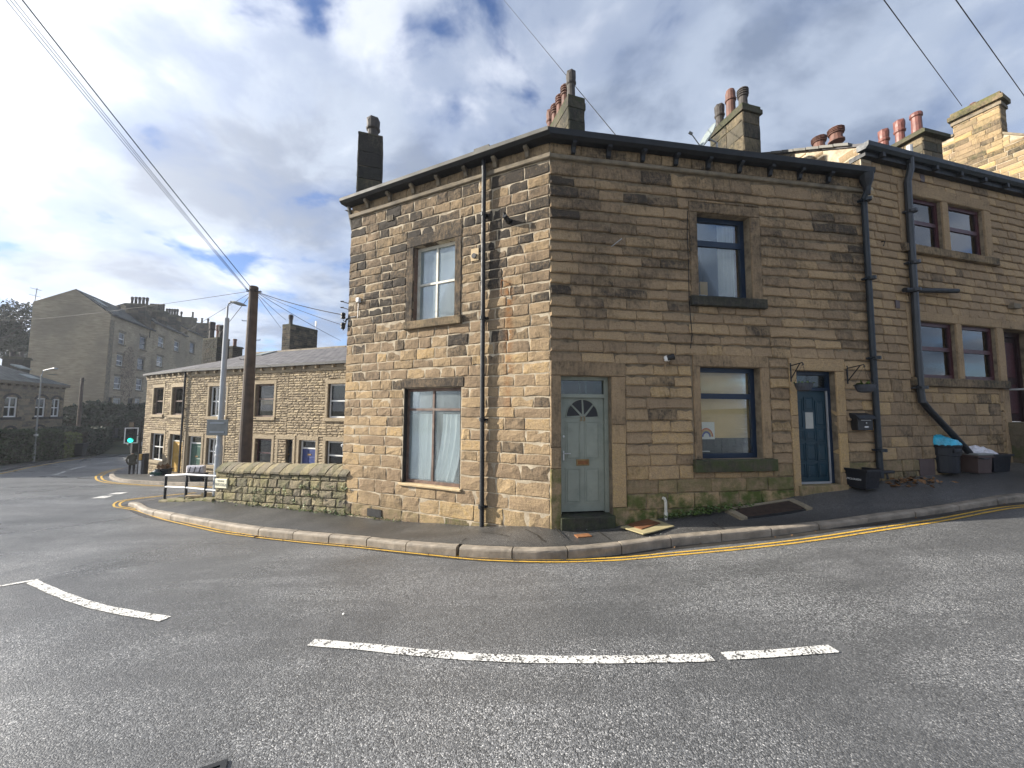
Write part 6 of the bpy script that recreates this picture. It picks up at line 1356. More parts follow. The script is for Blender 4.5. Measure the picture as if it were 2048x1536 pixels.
cable('thin cable from the telegraph pole to the dark clustered terrace chimneys', [hub, at_depth(402, 708, 26)], .010, .1)
w_ = FR.uv(1243, 291)
cable('single cable coming over the roof to the eaves above the sage door', [FR.p(w_[0], w_[1], .05), at_depth(1003, -6, 20)], .008, .0)
cable('single cable meeting the broad tall chimney stack from above', [at_depth(1924, 212, 14.9), ext(at_depth(1924, 212, 14.9), at_depth(1768, 0, 8.0), 1.3)], .010, 0)
cable('single cable crossing the top right corner of the sky', [at_depth(2060, 208, 12), ext(at_depth(2060, 208, 12), at_depth(1912, 0, 8), 1.3)], .010, 0)
# ------------------------------------------------------------------ things at the doors and on the pavement
def hang_basket(px, py, wpx, fr, bu, bv, lab):
    c0 = fr.p(bu, bv, 0); c = at_depth(px, py, 6.95 if px < 1650 else 7.05)
    t = thing('hanging_basket', lab, 'hanging basket', c, 'bowl baskets hanging by the teal door')
    r_ = wpx / 2 / FPX * c.y; mm = MB(); mm.lathe(c + V(0, 0, -.11), [(r_ * .45, -.02), (r_ * .72, 0), (r_ * .9, .06), (r_ * 1.0, .12), (r_ * 1.05, .125), (r_ * .95, .118), (r_ * .5, .10)], 18); mm.build('bowl', 'basket_grey', t)
    hk = V(c.x, c.y, bv + .04); mm = MB()
    for k in range(3): a = k * 2.1 + .5; mm.tube([c + V(math.cos(a) * r_, math.sin(a) * r_, .01), hk], .0025, 4)
    mm.build('chain', 'black_iron', t)
    mm = MB(); q = random.Random(int(px))
    for i in range(26): leaf(mm, c + V(q.gauss(0, r_ * .4), q.gauss(0, r_ * .4), .01), q.uniform(.05, .16) if i < 4 else .05, q, 1.0)
    mm.build('plant', 'leaf_green', t)
    mm = MB(); w = fr.p(bu, 0, .02); 
    mm.tube([V(w.x, w.y, bv - .27), V(w.x, w.y, bv + .08)], .013, 6); e = V(c.x, c.y, bv + .06); mm.tube([V(w.x, w.y, bv + .03), e, e + V(.02, 0, -.04), hk - V(0, 0, .03)], .010, 6); mm.tube([V(w.x, w.y, bv - .22), V(w.x, w.y, bv + .03).lerp(e, .8)], .009, 6)
    return tag(mm.build('basket_bracket', 'black_iron', base=w), lab.split(' hanging')[0].replace('bowl basket', 'iron bracket') + ' holding the ' + ('empty' if px < 1650 else 'planted') + ' hanging bowl', 'bracket', 'iron basket brackets beside the teal door')
u1, v1 = FR.uv(1579, 735); hang_basket(1607, 768, 31, FR, u1, v1, 'grey bowl basket hanging over the top left corner of the teal door')
u2, v2 = FR.uv(1692, 740); hang_basket(1730, 771, 34, FR, u2, v2, 'grey bowl basket hanging in front of the downpipe right of the teal door')
# letter box
a, b = FR.uv(1700, 832), FR.uv(1733, 858); mc = FR.p((a[0] + b[0]) / 2, b[1], .05)
mb2 = thing('post_box', 'black wall mounted post box with curved lid right of the teal door', 'letter box', mc)
mm = MB(); mm.bbox(FR, 5.93, 6.27, b[1] - .02, a[1] - .04, .01, .14, .008); mm.build('body', 'black_paint', mb2)
mm = MB(); mm.prism([FR.p(5.90, v, n) for n, v in ((.01, a[1] - .045), (.19, a[1] - .06), (.19, a[1] - .04), (.13, a[1] + .02), (.01, a[1] + .06))], FR.p(.40, 0) - FR.p(0, 0)); mm.build('lid', 'black_iron', mb2)
mm = MB(); mm.box(FR, 6.0, 6.22, a[1] - .085, a[1] - .07, .14, .148); mm.build('slot', 'galvanised', mb2)
mm = MB(); mm.tube([FR.p(6.11, a[1] - .13, .14), FR.p(6.11, a[1] - .13, .152)], .014, 8); mm.box(FR, 6.07, 6.16, b[1] + .03, b[1] + .06, .14, .145); mm.build('lock', 'steel', mb2)
def footz(p):                                     # pavement height below a point
    k = min(range(len(KF)), key=lambda i: (KF[i].xy - p.xy).length); w = min(WF, key=lambda q: (q.xy - p.xy).length); d1 = (KF[k].xy - p.xy).length; d2 = (w.xy - p.xy).length
    return (KF[k].z * d2 + w.z * d1) / (d1 + d2)
def tub(m, c, L, W_, H, ang, tap=.86, t=.02, rim=.03):
    """open topped tapering tub"""
    ca, sa = math.cos(ang), math.sin(ang); P = lambda x, y, z: c + V(ca * x - sa * y, sa * x + ca * y, z)
    R_ = lambda l, w, z: [P(-l, -w, z), P(l, -w, z), P(l, w, z), P(-l, w, z)]
    l, w = L / 2, W_ / 2; rings = [R_(l * tap, w * tap, 0), R_(l, w, H - .04), R_(l + rim, w + rim, H - .04), R_(l + rim, w + rim, H), R_(l - t, w - t, H), R_(l * tap - t, w * tap - t, .03)]
    vs = sum(rings, []); f = [(3, 2, 1, 0), (20, 21, 22, 23)]
    for k in range(5):
        for j in range(4): q = (j + 1) % 4; f.append((k * 4 + j, k * 4 + q, k * 4 + 4 + q, k * 4 + 4 + j))
    m.add(vs, f)
def on_pave(px, py, Y=None):
    d = ray(px, py)
    for t in np.arange(4, 10, .02):
        p = V(0, 0, CAMZ) + d * t
        if p.z < footz(p): return p
    return V(0, 0, CAMZ) + d * 7
c = on_pave(1726, 984); c = c + V(0.12, .20, 0); c.z = footz(c) - .01
bx = thing('recycling_box', 'black plastic recycling box with hand painted name between teal door and downpipe', 'recycling box', c)
BANG = R(-72)
mm = MB(); tub(mm, c, .47, .40, .35, BANG); mm.build('tub', 'box_navy', bx)
d = V(math.cos(BANG), math.sin(BANG), 0); nrm = V(math.sin(BANG), -math.cos(BANG), 0); FB2 = Frame((c + nrm * .19).xy, math.atan2(d.x, d.y)); tx = text('19 NUTCLOUGH', FB2, -.03, c.z + .155, .002, .046, 'white_paint', bx, .001); tx.rotation_euler = (tx.rotation_euler[0] - R(3), tx.rotation_euler[1], tx.rotation_euler[2])
mm = MB(); mm.box(Frame(c.xy, R(60)), -.05, .03, c.z + .22, c.z + .25, -.06, .0); tag(mm.build('scrap_paper', 'paper', base=c + V(0, 0, .23)), 'scrap of white paper inside the black box by the teal door', 'paper')
c = on_pave(1784, 967); c = c + V(0, .15, 0); c.z = footz(c); st_ = thing('stool', 'small dark wooden stool lying by the downpipe beside the black box', 'stool', c)
mm = MB(); F_ = Frame(c.xy, R(75)); mm.bbox(F_, -.16, .18, c.z + .12, c.z + .17, -.2, .08, .01); mm.build('seat', 'black_paint', st_)
for x in (-.13, .13): mm = MB(); mm.tube([F_.p(x, c.z, -.02), F_.p(x, c.z + .13, -.05)], .025, 6); mm.build('leg', 'black_paint', st_)
mm = MB(); mm.lathe(F_.p(-.24, c.z - .0, .0), [(.05, 0), (.07, .05), (.05, .1)], 8); tag(mm.build('bottle', 'sign_back', base=c + V(-.25, 0, 0)), 'grey plastic bottle between the black box and the wooden stool', 'bottle')
# round bin with blue bag, kerbside caddies
c = on_pave(1912, 953); c = c + V(.0, .22, 0); c.z = footz(c)
rb = thing('rubbish_bin', 'round black plastic bin overflowing with a bright blue bag', 'bin', c)
mm = MB(); mm.lathe(c, [(.21, 0), (.235, .02), (.245, .35), (.265, .36), (.27, .52), (.285, .53), (.29, .57), (.27, .58)], 24); mm.build('drum', 'bin_plastic', rb, smooth=False)
mm = MB(); F_ = Frame(c.xy, R(85)); mm.bbox(F_, -.09, .09, c.z + .42, c.z + .49, .24, .285, .01); mm.build('handle', 'bin_plastic', rb)
mm = MB(); vs = []; bq = random.Random(4)
for i in range(7):
    for j in range(20):
        a = 2 * math.pi * j / 20; t = i / 6; r_ = .285 * math.cos(t * 1.5) ** .6 + .004; vs.append(c + V(math.cos(a) * r_ - .03 * t, math.sin(a) * r_, .565 + .17 * math.sin(t * 1.5) * (1 - .35 * math.cos(a)) + bq.uniform(-.012, .012)))
mm.add(vs, [(i * 20 + j, i * 20 + (j + 1) % 20, (i + 1) * 20 + (j + 1) % 20, (i + 1) * 20 + j) for i in range(6) for j in range(20)] + [tuple(range(120, 140))]); tag(mm.build('bin_bag', 'blue_bag', base=c + V(0, 0, .57), smooth=True), 'crumpled bright blue bag bulging out of the round black bin', 'bag')
c = on_pave(1966, 951); c = c + V(.05, .15, 0); c.z = footz(c)
cd = thing('food_caddy', 'brown plastic food caddy with grey lid right of the round bin', 'caddy', c)
mm = MB(); tub(mm, c, .36, .30, .36, R(8), .88); mm.build('tub', 'brown_plastic', cd)
mm = MB(); F_ = Frame(c.xy, R(82)); mm.bbox(F_, -.21, .2, c.z + .362, c.z + .40, -.17, .185, .01); mm.build('lid', 'sign_back', cd)
mm = MB(); mm.tube([F_.p(-.2, c.z + .33, .1), F_.p(-.12, c.z + .30, .2), F_.p(.02, c.z + .30, .2)], .014, 6); mm.build('handle', 'bin_plastic', cd)
c3 = c + V(.42, .10, .02); bx2 = thing('recycling_box', 'black recycling box beside the brown caddy, filled with white bags', 'recycling box', c3)
mm = MB(); tub(mm, c3, .48, .38, .36, R(10)); mm.build('tub', 'box_navy', bx2)
mm = MB(); vs = []
for i in range(9):
    for j in range(9):
        x, y = (i - 4) / 4, (j - 4) / 4; vs.append(c + V(.17 + x * .34, .12 + y * .16, .36 + .16 * (1 - abs(x) ** 2.5) * (1 - y * y) + bq.uniform(-.035, .035)))
mm.add(vs, [(i * 9 + j, (i + 1) * 9 + j, (i + 1) * 9 + j + 1, i * 9 + j + 1) for i in range(8) for j in range(8)]); tag(mm.build('carrier_bag', 'white_bag', base=c + V(.2, 0, .4)), 'crumpled white carrier bag lying over the brown caddy and black box', 'bag')
# cardboard by the doorstep, standpipe, cellar grate, small litter
c = FR.p(1.50, 0, .22); F_ = Frame(c.xy, R(78)); z = lambda u, n: footz(F_.p(u, 0, n)) + .03
mm = MB(); Q = [(-.36, -.05), (.30, -.17), (.40, .28), (.02, .36), (-.22, .40)]
top = [F_.p(u, z(u, n) + .012, n) for u, n in Q]; mm.prism([p - V(0, 0, .012) for p in top], V(0, 0, .016)); cb_ = mm.build('cardboard_sheet', 'cardboard', base=c); tag(cb_, 'pale cardboard sheet lying on the pavement right of the sage door step', 'cardboard')
mm = MB(); Q = [(-.24, -.06), (.18, -.12), (.26, .12), (-.15, .24)]; top = [F_.p(u, z(u, n) + .03, n) for u, n in Q]; mm.prism([p - V(0, 0, .01) for p in top], V(0, 0, .014)); dm = mm.build('doormat', 'rust_brown', base=c); tag(dm, 'worn rust brown doormat lying on the cardboard sheet', 'doormat')
mm = MB(); q = FR.p(2.0, 0, .10); zb = footz(q); mm.tube([V(q.x, q.y, zb - .05), V(q.x, q.y, zb + .31), V(q.x - .02, q.y, zb + .36), V(q.x - .05, q.y, zb + .37)], .026, 8); sp_ = mm.build('waste_pipe', 'cream_paint', base=V(q.x, q.y, zb)); tag(sp_, 'short cream plastic pipe standing at the mossy wall foot', 'pipe')
mm = MB(); mm.lathe(V(q.x, q.y, zb + .08), [(.032, 0), (.034, .02), (.03, .05)], 10); mm.build('collar', 'cream_paint', sp_)
mm = MB()
def pv(u, n): p = FR.p(u, 0, n); return V(p.x, p.y, footz(p) + .02)
cg = thing('cellar_grate', 'rusty cellar grating in a stone frame below the navy shop window', 'grating', pv(3.7, .3))
for a, b in (((3.1, .12), (3.22, .50)), ((4.35, .12), (4.47, .50))): mm = MB(); A = [pv(a[0], a[1]), pv(b[0], a[1]), pv(b[0], b[1]), pv(a[0], b[1])]; mm.prism([p - V(0, 0, .05) for p in A], V(0, 0, .056)); mm.build('stone_frame', 'garden_stone', cg)
mm = MB(); A = [pv(3.22, .10), pv(4.35, .10), pv(4.35, .16), pv(3.22, .16)]; mm.prism([p - V(0, 0, .05) for p in A], V(0, 0, .056)); mm.build('stone_frame', 'garden_stone', cg)
for k in range(12): mm = MB(); A = [pv(3.24, .18 + k * .025), pv(4.33, .18 + k * .025), pv(4.33, .193 + k * .025), pv(3.24, .193 + k * .025)]; mm.prism([p - V(0, 0, .03) for p in A], V(0, 0, .034)); mm.build('bar', 'grate_brown', cg)
mm = MB(); A = [pv(3.22, .16), pv(4.35, .16), pv(4.35, .49), pv(3.22, .49)]; mm.prism([p - V(0, 0, .05) for p in A], V(0, 0, .034)); mm.build('pit', 'black_paint', cg)
c = on_pave(1166, 1071); mm = MB(); F_ = Frame(c.xy, R(75)); mm.box(F_, -.12, .12, c.z - .03, c.z + .006, -.07, .07); tag(mm.build('stopcock_cover', 'rust', base=c), 'small rusty stopcock cover set in the pavement before the sage door', 'cover')
# paving joints (raised tar seams and flag edges near the corner)
def seam(px): 
    pts = [on_pave(*p) + V(0, 0, .016) for p in px]; mm = MB(); vs = []
    for p in pts: vs += [p + V(-.012, 0, 0), p + V(.012, 0, .001)]
    mm.add(vs, [(2 * k, 2 * k + 1, 2 * k + 3, 2 * k + 2) for k in range(len(pts) - 1)]); mm.build('joint', 'gutter_grime', pavement)
for s in ([(775, 1066), (800, 1058), (826, 1050)], [(925, 1083), (950, 1068), (985, 1056)], [(965, 1066), (1000, 1070), (1040, 1082)], [(1050, 1060), (1075, 1072), (1086, 1084)], [(1110, 1058), (1130, 1078)], [(1196, 1064), (1222, 1082)], [(1425, 1046), (1446, 1060)], [(1530, 1046), (1548, 1050)]): seam(s)
lt_ = MB(); q = random.Random(8)
for k in range(40): p = on_pave(q.uniform(1100, 1420), q.uniform(1050, 1078)); leaf(lt_, p + V(0, 0, .02), q.uniform(.006, .014), q, .1)
for px, py in ((1688, 1235), (610, 1004), (1217, 1231), (1193, 1303), (686, 1232)): p = G(px, py); leaf(lt_, p + V(0, 0, .012), .03, q, .1)
tag(lt_.build('litter', 'paper', base=(1, 6, 0)), kind='stuff')
# ------------------------------------------------------------------ down the street
pp = at_depth(262, 955.5, 23.4)
island_z = lambda p: gz(p.x, p.y) + .11
def person(c, H, facing):
    t = thing('person', 'person in dark olive jacket and black trousers walking on the pavement by the traffic light', 'person', c)
    k = H / 1.75; ca, sa = math.cos(facing), math.sin(facing)
    P = lambda x, y, z: V((ca * x - sa * y) * k, (sa * x + ca * y) * k, z * k)
    J = [(P(0, 0, .96), .15), (P(0, .0, 1.15), .155), (P(0, -.01, 1.36), .165), (P(0, 0, 1.47), .075), (P(0, .03, 1.56), .06),
         (P(-.09, .01, .90), .105), (P(-.10, .06, .50), .072), (P(-.10, .04, .10), .05), (P(-.11, .16, .03), .045),
         (P(.09, .0, .90), .105), (P(.10, -.04, .50), .072), (P(.11, -.18, .14), .05), (P(.12, -.08, .05), .045),
         (P(-.20, -.01, 1.40), .075), (P(-.27, -.05, 1.12), .062), (P(-.22, .08, .93), .05), (P(-.18, .13, .88), .045),
         (P(.20, -.01, 1.40), .075), (P(.27, -.05, 1.12), .062), (P(.22, .08, .93), .05), (P(.18, .13, .88), .045)]
    E = [(0, 1), (1, 2), (2, 3), (3, 4), (0, 5), (5, 6), (6, 7), (7, 8), (0, 9), (9, 10), (10, 11), (11, 12), (2, 13), (13, 14), (14, 15), (15, 16), (2, 17), (17, 18), (18, 19), (19, 20)]
    me = bpy.data.meshes.new('body'); me.from_pydata([j[0] for j in J], E, []); o = bpy.data.objects.new('body', me); COL.objects.link(o); o.parent = t
    md = o.modifiers.new('skin', 'SKIN')
    for v, j in zip(me.skin_vertices[0].data, J): v.radius = (j[1] * k, j[1] * k * .85); 
    me.skin_vertices[0].data[0].use_root = True
    sbd = o.modifiers.new('smooth', 'SUBSURF'); sbd.levels = 1; sbd.render_levels = 2
    m, tt, b = new_mat('clothing'); pz = nn(tt, 'ShaderNodeTexCoord').outputs['Object']; sz = nn(tt, 'ShaderNodeSeparateXYZ', ins={0: pz}).outputs[2]
    cc = mix(tt, mth(tt, 'GREATER_THAN', sz, .82 * k), (.015, .016, .02), (.052, .05, .034)); cc = mix(tt, mth(tt, 'GREATER_THAN', sz, 1.5 * k), cc, (.42, .25, .18)); cc = mix(tt, mth(tt, 'LESS_THAN', sz, .09 * k), cc, (.01, .01, .01))
    setc(tt, b.inputs['Base Color'], cc); b.inputs['Roughness'].default_value = .9; me.materials.append(m)
    def ball(name, c_, rx, ry, rz, mat, par, cut=None):
        mm = MB(); vs = []; N = 12
        for i in range(9):
            th = math.pi * i / 8
            for j in range(N): a = 2 * math.pi * j / N; vs.append(c + P(c_[0] + rx * math.sin(th) * math.cos(a), c_[1] + ry * math.sin(th) * math.sin(a), c_[2] + rz * math.cos(th) * (1 if cut is None or math.cos(th) > cut else .2)))
        mm.add(vs, [(i * N + j, (i + 1) * N + j, (i + 1) * N + (j + 1) % N, i * N + (j + 1) % N) for i in range(8) for j in range(N)]); return mm.build(name, mat, par, smooth=True)
    hd_ = ball('head', (0, .045, 1.645), .075, .095, .115, 'skin', t)
    ball('hair', (0, .02, 1.672), .08, .092, .095, 'grey_hair', hd_)
    for s in (-1, 1): ball('ear', (s * .078, .04, 1.635), .014, .022, .034, 'skin', hd_)
    ball('nose', (0, .145, 1.635), .014, .02, .022, 'skin', hd_)
    ball('collar', (0, .01, 1.475), .105, .10, .05, 'jacket', t)
    ball('jacket_hem', (0, 0, .93), .205, .17, .13, 'jacket', t)
    for s in (-1, 1):                              # hands in the pockets, fingers curled inside the cloth
        ball('pocket', (s * .175, .12, .90), .06, .05, .08, 'jacket', t)
    return t
person(V(pp.x, pp.y, pp.z), 53.5 / FPX * 23.4, R(40))
# traffic light
tb = at_depth(275.5, 946, 23.0); tl = thing('traffic_light', 'traffic light showing green on a black pole above the walking person', 'traffic light', tb)
tz = at_depth(275, 858, 23.0).z; mm = MB(); mm.tube([tb + V(0, 0, -.2), V(tb.x, tb.y, tz + .2)], .057, 10); mm.build('pole', 'black_iron', tl)
hc = at_depth(262.5, 871, 22.8); F_ = Frame((hc.x, hc.y), math.atan2(1, .62)); wv, hv = .30, .46
mm = MB(); mm.box(F_, -wv, wv, hc.z - hv, hc.z + hv, -.03, -.005); bb = mm.build('backing_board', 'black_paint', tl)
for q in ((-wv, -wv + .05, -hv, hv), (wv - .05, wv, -hv, hv), (-wv + .05, wv - .05, hv - .05, hv), (-wv + .05, wv - .05, -hv, -hv + .05)): mm = MB(); mm.box(F_, q[0], q[1], hc.z + q[2], hc.z + q[3], -.004, .004); mm.build('white_border', 'white_paint', bb)
for k, mt in ((1, 'black_paint'), (0, 'black_paint'), (-1, 'green_lamp')):
    z = hc.z + k * .27; mm = MB(); mm.tube([F_.p(0, z, .0), F_.p(0, z, .09)], .115, 16); hh_ = mm.build('lamp_housing', 'black_iron', tl); mm = MB(); mm.tube([F_.p(0, z, .091), F_.p(0, z, .10)], .10 if k >= 0 else .125, 16); mm.build('lens', mt, hh_)
    mm = MB(); vs = []
    for i in range(9): a = math.pi * (i / 8); vs += [F_.p(math.cos(a) * .12, z + math.sin(a) * .12, .09), F_.p(math.cos(a) * .115, z + math.sin(a) * .105, .26)]
    mm.add(vs, [(2 * i, 2 * i + 1, 2 * i + 3, 2 * i + 2) for i in range(8)]); mm.build('visor', 'black_iron', hh_)
mm = MB(); mm.tube([V(hc.x, hc.y + .05, hc.z), V(tb.x, tb.y, hc.z)], .03, 6); mm.build('arm', 'black_iron', tl)
mm = MB(); q = at_depth(263, 849, 22.9); mm.box(Frame(q.xy, R(60)), -.09, .09, q.z - .13, q.z + .12, -.08, .08); mm.tube([q, V(q.x, q.y, hc.z + .4)], .025, 6); mm.build('detector', 'cornice_stone', tl)
mm = MB(); q = at_depth(271, 896, 23.2); mm.box(Frame(q.xy, R(20)), -.2, .2, q.z - .3, q.z + .32, -.1, .1); mm.build('rear_head', 'black_iron', tl)
b0_ = at_depth(284.5, 952, 22.6); bl_ = thing('push_button_post', 'square black post with yellow panel beside the end terrace house', 'post', b0_)
F_ = Frame(b0_.xy, R(95)); hh = at_depth(284, 907, 22.6).z; mm = MB(); mm.box(F_, -.16, .16, b0_.z - .1, hh, -.16, .1); mm.build('post', 'black_iron', bl_); mm = MB(); mm.box(F_, -.15, .02, hh - .36, hh - .02, .1, .14); mm.build('yellow_panel', 'yellow_door_paint', bl_); mm = MB(); mm.box(F_, -.15, .0, b0_.z, hh - .4, .1, .125); mm.build('reflective_strip', 'galvanised', bl_)
# clutter at the terrace doors
c = at_depth(313, 957, 20.6); t = thing('recycling_box', 'green plastic recycling box with a teal bag by the yellow door', 'recycling box', c); mm = MB(); tub(mm, c, .42, .36, .34, R(20)); mm.build('tub', 'green_plastic', t); mm = MB(); mm.lathe(c + V(-.02, 0, .3), [(.15, 0), (.16, .06), (.1, .14), (.03, .16)], 10); tag(mm.build('bin_bag', 'teal_paint', base=c + V(0, 0, .3)), 'teal plastic bag poking out of the green recycling box', 'bag')
c = at_depth(328, 950, 20.9); t = thing('planter', 'dark navy box of planting directly left of the yellow door', 'planter', c); mm = MB(); tub(mm, c, .55, .4, .34, R(15)); mm.build('tub', 'box_navy', t); mm = MB()
for i in range(40): leaf(mm, c + V(gq.uniform(-.2, .2), gq.uniform(-.15, .15), .32), gq.uniform(.1, .35), gq, 2.0)
mm.build('dry_plant', 'dead_leaf', t)
c = at_depth(304, 957, 20.4); mm = MB(); mm.lathe(c, [(.09, 0), (.12, .06), (.08, .16), (.03, .2)], 8); tag(mm.build('plastic_bag', 'white_paint', base=c), 'small white plastic bag left of the green recycling box', 'bag')
c = at_depth(397, 961, 17.3); t = thing('storage_box', 'black box holding a folded white striped cushion before the green door', 'storage box', c); mm = MB(); tub(mm, c, .55, .4, .32, R(10)); mm.build('tub', 'box_navy', t)
mm = MB(); F_ = Frame((c + V(-.05, -.02, 0)).xy, R(80)); mm.bbox(F_, -.42, .26, c.z + .32, c.z + .66, -.12, .12, .07); cu_ = mm.build('cushion', 'white_bag', base=c + V(0, 0, .33)); tag(cu_, 'folded white cushion with dark stripes standing on a black box', 'cushion')
for k in range(3): mm = MB(); mm.prism([F_.p(-.3 + k * .2, c.z + .36, .121), F_.p(-.26 + k * .2, c.z + .36, .121), F_.p(-.20 + k * .2, c.z + .62, .121), F_.p(-.24 + k * .2, c.z + .62, .121)], F_.p(0, 0, .004) - F_.p(0, 0, 0)); mm.build('stripe', 'black_paint', cu_)
# ------------------------------------------------------------------ hedges, garden terraces, trees and posts on the left
def leafy(m, lo, hi, n, s, q):                    # leaves over a box-shaped clipped hedge given by 8 world corners (bottom 4, top 4)
    for i in range(n):
        a, b, h = q.random(), q.random(), q.random()
        if q.random() < .35: h = 1 + q.gauss(0, .02)
        elif q.random() < .7: b = q.gauss(0, .03)
        else: a = q.choice([0, 1]) + q.gauss(0, .02)
        p = (lo[0].lerp(lo[1], a)).lerp(lo[3].lerp(lo[2], a), b); t = (hi[0].lerp(hi[1], a)).lerp(hi[3].lerp(hi[2], a), b); leaf(m, p.lerp(t, h), s * q.uniform(.6, 1.4), q, 1.0)
hq = random.Random(17)
def hedge(label, P0, P1, depth, h, mat, n, s=.2, back=None, wave=.0):
    """P0, P1 foot points, hedge runs back from the line"""
    d = (P1 - P0); d.z = 0; nr = V(-d.y, d.x, 0).normalized(); nr = nr if nr.dot(V(P0.x, P0.y, 0)) > 0 else -nr
    lo = [P0, P1, P1 + nr * depth, P0 + nr * depth]; hi = [p + V(0, 0, h) for p in lo]
    t = thing('hedge', label, 'hedge', P0); mm = MB(); ins = [l.lerp((lo[0] + lo[2]) / 2, .04) for l in lo]; mm.hexa(ins + [p + V(0, 0, h - .12) for p in ins]); mm.build('twigs', 'bark', t)
    mm = MB(); leafy(mm, lo, hi, n, s, hq); mm.build('foliage', mat, t); return t
hb = [G(*p) for p in ((-40, 938), (66, 930), (122, 921), (172, 914.5))]
hedge('long dark green clipped hedge in front of the arched window house', hb[0] + V(0, 0, .1), hb[2] + V(0, 0, .1), 1.3, at_depth(70, 868, 30).z - at_depth(70, 926, 30).z, 'hedge_green', 9000, .16)
hedge('yellow green end of the clipped hedge behind the white post', hb[2] + V(.05, .1, .1), hb[3] + V(0, 0, .1), 1.6, at_depth(150, 867, 33).z - at_depth(150, 915, 33).z, 'hedge_yellow', 3500, .16)
a, b = at_depth(172, 915, 35), at_depth(222, 905, 42); hedge('dark tall hedge bank right of the yellow green hedge', a, b, 2.5, 2.6, 'hedge_dark', 4500, .2)
a, b = at_depth(150, 876, 40), at_depth(270, 872, 46); hedge('dark garden hedge below the tall gabled house', a, b, 2.5, 2.1, 'hedge_dark', 6500, .22)
a, b = at_depth(222, 885, 42), at_depth(300, 868, 47); hedge('dark overgrown bank above the side road', a, b, 2.5, 2.4, 'hedge_dark', 5000, .22)
def tree(label, c, h, r, mat, n, s, q, name='tree'):
    t = thing(name, label, 'tree', c); mm = MB(); mm.tube([c + V(0, 0, -.5), c + V(.1, 0, h * .35), c + V(-.1, .1, h * .7)], [r * .12, r * .09, r * .03], 8)
    for k in range(7): a = k * 2.4; p0 = c + V(0, 0, h * (.3 + .06 * k)); p1 = p0 + V(math.cos(a) * r * .8, math.sin(a) * r * .8, h * .22); mm.tube([p0, p0.lerp(p1, .5) + V(0, 0, -.1), p1], [r * .05, r * .03, r * .012], 5)
    mm.build('trunk', 'bark', t); mm = MB(); cl = [(V(q.gauss(0, r * .45), q.gauss(0, r * .45), h * q.uniform(.3, .95)), r * q.uniform(.25, .5)) for k in range(16)]
    for i in range(n):
        o_, rr = q.choice(cl); d = V(q.gauss(0, 1), q.gauss(0, 1), q.gauss(0, 1)).normalized(); leaf(mm, c + o_ + d * rr * q.random() ** .4, s * q.uniform(.6, 1.4), q, 1.0)
    mm.build('crown', mat, t); return t
for k, (px, py, Y, h, r, lb) in enumerate(((-30, 735, 52, 9.5, 4.5, 'dark tree at the left edge behind the arched window house'), (30, 735, 56, 8.5, 4.2, 'dark tree between the arched window house and the tall gable'), (95, 790, 46, 3.2, 2.4, 'bushy dark tree tucked beneath the tall blank gable'), (145, 858, 42, 2.0, 2.0, 'dark shrub tree beside the wooden pole and hedge end'), (215, 842, 45.5, 1.6, 1.6, 'low dark shrub by the door of the tall gabled house'), (272, 846, 51, 1.8, 1.8, 'low dark shrub below the second door of the tall house'))):
    tree(lb, at_depth(px, py, Y), h, r, 'hedge_dark', 9000, .34, random.Random(100 + k))
p = at_depth(66, 930, 28.5); t = at_depth(75, 752, 28.5); lp2 = thing('street_lamp', 'thin pale lamp column in front of the arched window house', 'street lamp', p); mm = MB(); mm.tube([p, V(p.x, p.y, p.z + 1.5), V(p.x, p.y, p.z + 1.55), V(p.x, p.y, t.z)], [.075, .075, .05, .04], 10); mm.build('column', 'sign_back', lp2)
mm = MB(); mm.lathe(V(p.x, p.y, at_depth(66, 872, 28.5).z), [(.12, 0), (.12, .15)], 10); mm.build('white_band', 'white_paint', lp2); mm = MB(); mm.tube([V(p.x, p.y, t.z), V(p.x + .1, p.y, t.z + .4), V(p.x + .9, p.y, t.z + .6)], .04, 6); mm.lathe(V(p.x + 1.0, p.y, t.z + .55), [(.05, -.05), (.14, 0), (.08, .06)], 8); mm.build('lamp_head', 'lamp_grey', lp2)
p = at_depth(155, 872, 36.5); t = at_depth(161, 755, 36.5); mm = MB(); mm.tube([p + V(0, 0, -1), V(p.x, p.y, t.z)], [.16, .11], 10); tp2 = thing('telegraph_pole', 'thin brown wooden pole standing among the hedges below the blank gable', 'telegraph pole', p); mm.build('pole', 'pole_wood', tp2); mm = MB(); mm.tube([V(p.x - .3, p.y, t.z - .25), V(p.x + .3, p.y, t.z - .25)], .03, 6); mm.build('cross_arm', 'black_iron', tp2)
p = G(132, 917) + V(0, .3, .12); F_ = Frame(p.xy, R(70)); mm = MB(); hh = at_depth(132, 882, p.y).z
mm.prism([F_.p(-.24, p.z, 0), F_.p(.24, p.z, 0), F_.p(.24, hh - .25, 0), F_.p(.05, hh, 0), F_.p(-.18, hh - .25, 0)], F_.p(0, 0, -.12) - F_.p(0, 0, 0)); tag(mm.build('boundary_stone', 'white_paint', base=p), 'pointed white painted stone post in front of the yellow green hedge', 'post')
for k, (px, py, Y, lb) in enumerate(((160, 912, 33.2, 'black wheelie bin at the end of the yellow green hedge'), (226, 876, 42, 'black wheelie bin on the dark side road bank'))):
    c = at_depth(px, py, Y); t = thing('wheelie_bin', lb, 'bin', c, 'black wheelie bins on the far side of the road'); mm = MB(); tub(mm, c, .58, .6, 1.0, R(20), .8, .03, .02); mm.build('body', 'bin_plastic', t); mm = MB(); mm.box(Frame(c.xy, R(70)), -.33, .33, c.z + 1.0, c.z + 1.07, -.36, .33); mm.build('lid', 'bin_plastic', t)
    for s in (-1, 1): mm = MB(); mm.tube([c + V(s * .25, .3, .1), c + V(s * .31, .3, .1)], .1, 10); mm.build('wheel', 'black_paint', t)
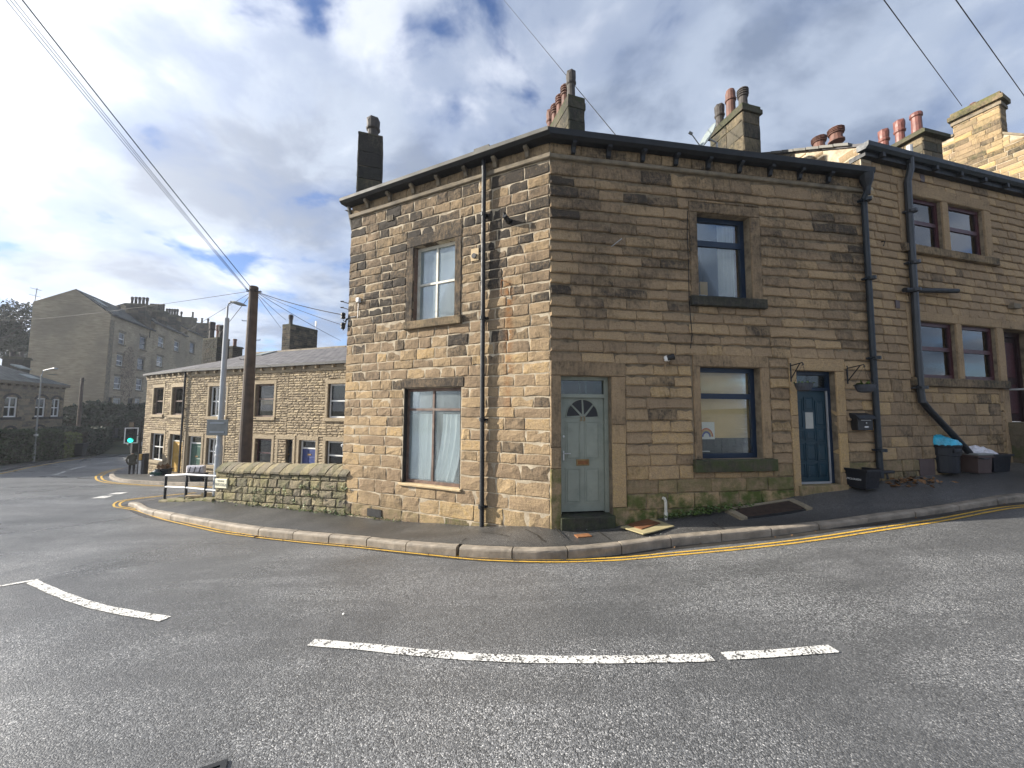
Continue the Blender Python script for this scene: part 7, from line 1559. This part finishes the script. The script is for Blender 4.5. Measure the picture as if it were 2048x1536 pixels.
# parked car nosing out behind the end of the terrace
c = at_depth(292, 892, 36); c.z += 0; ca = R(110)
def car(c, ang, label):
    t = thing('parked_car', label, 'car', c); F_ = Frame(c.xy, ang); P = lambda u, v, n: F_.p(u, c.z + v, n)
    body = [(-2.0, .3), (-1.95, .7), (-1.2, .88), (-.6, .92), (1.5, .95), (2.0, .8), (2.05, .35)]; mm = MB(); mm.prism([P(u, v, .8) for u, v in body], P(0, 0, -.8) - P(0, 0, .8)); mm.build('body', 'car_dark', t)
    cab = [(-.9, .9), (-.25, 1.42), (.95, 1.44), (1.6, .95)]; mm = MB(); mm.prism([P(u, v, .68) for u, v in cab], P(0, 0, -.68) - P(0, 0, .68)); cb = mm.build('cabin', 'car_dark', t)
    for uu in ((-.62, -.28, .25, .25), (.33, .33, .9, 1.3)): mm = MB(); mm.prism([P(uu[0], .95, .685), P(uu[1], 1.36, .685), P(uu[2], 1.38, .685), P(uu[3], .97, .685)], P(0, 0, .69) - P(0, 0, .685)); mm.build('window', 'window_glass', cb)
    mm = MB(); mm.add([P(-.88, .93, .6), P(-.88, .93, -.6), P(-.3, 1.40, -.6), P(-.3, 1.40, .6)], [(0, 1, 2, 3)]); mm.v = [(x[0], x[1], x[2] + .02) for x in mm.v]; mm.build('windscreen', 'window_glass', cb)
    for u in (-1.3, 1.3):
        for n in (.72, -.82): mm = MB(); mm.tube([P(u, .31, n), P(u, .31, n + .1)], .31, 16); w = mm.build('wheel', 'black_paint', t); mm = MB(); mm.tube([P(u, .31, n + .1), P(u, .31, n + .11)], .19, 12); mm.build('hub', 'galvanised', w)
    for n in (.55, -.55): mm = MB(); mm.box(F_, -2.0, -1.93, c.z + .58, c.z + .7, n - .15, n + .15); mm.build('headlight', 'dish_grey', t)
car(c, R(115), 'dark parked car half hidden behind the end of the terrace')
# ------------------------------------------------------------------ thin volume added for the lens glare over the far houses
hz = bpy.data.materials.new('glare_haze'); hz.use_nodes = True; t = hz.node_tree; t.nodes.clear(); MATS['glare_haze'] = hz
pv_ = nn(t, 'ShaderNodeVolumePrincipled'); pv_.inputs['Color'].default_value = (0.86, 0.91, 1.0, 1); pv_.inputs['Density'].default_value = 0.0006; pv_.inputs['Anisotropy'].default_value = 0.35
o_ = nn(t, 'ShaderNodeOutputMaterial'); t.links.new(pv_.outputs[0], o_.inputs['Volume'])
mm = MB(); lo, hi = -5.0, 26.0; mm.hexa([(-720, -720, lo), (720, -720, lo), (720, 720, lo), (-720, 720, lo), (-720, -720, hi), (720, -720, hi), (720, 720, hi), (-720, 720, hi)])
tag(mm.build('glare_haze', 'glare_haze', base=(0, 0, 0)), kind='stuff')
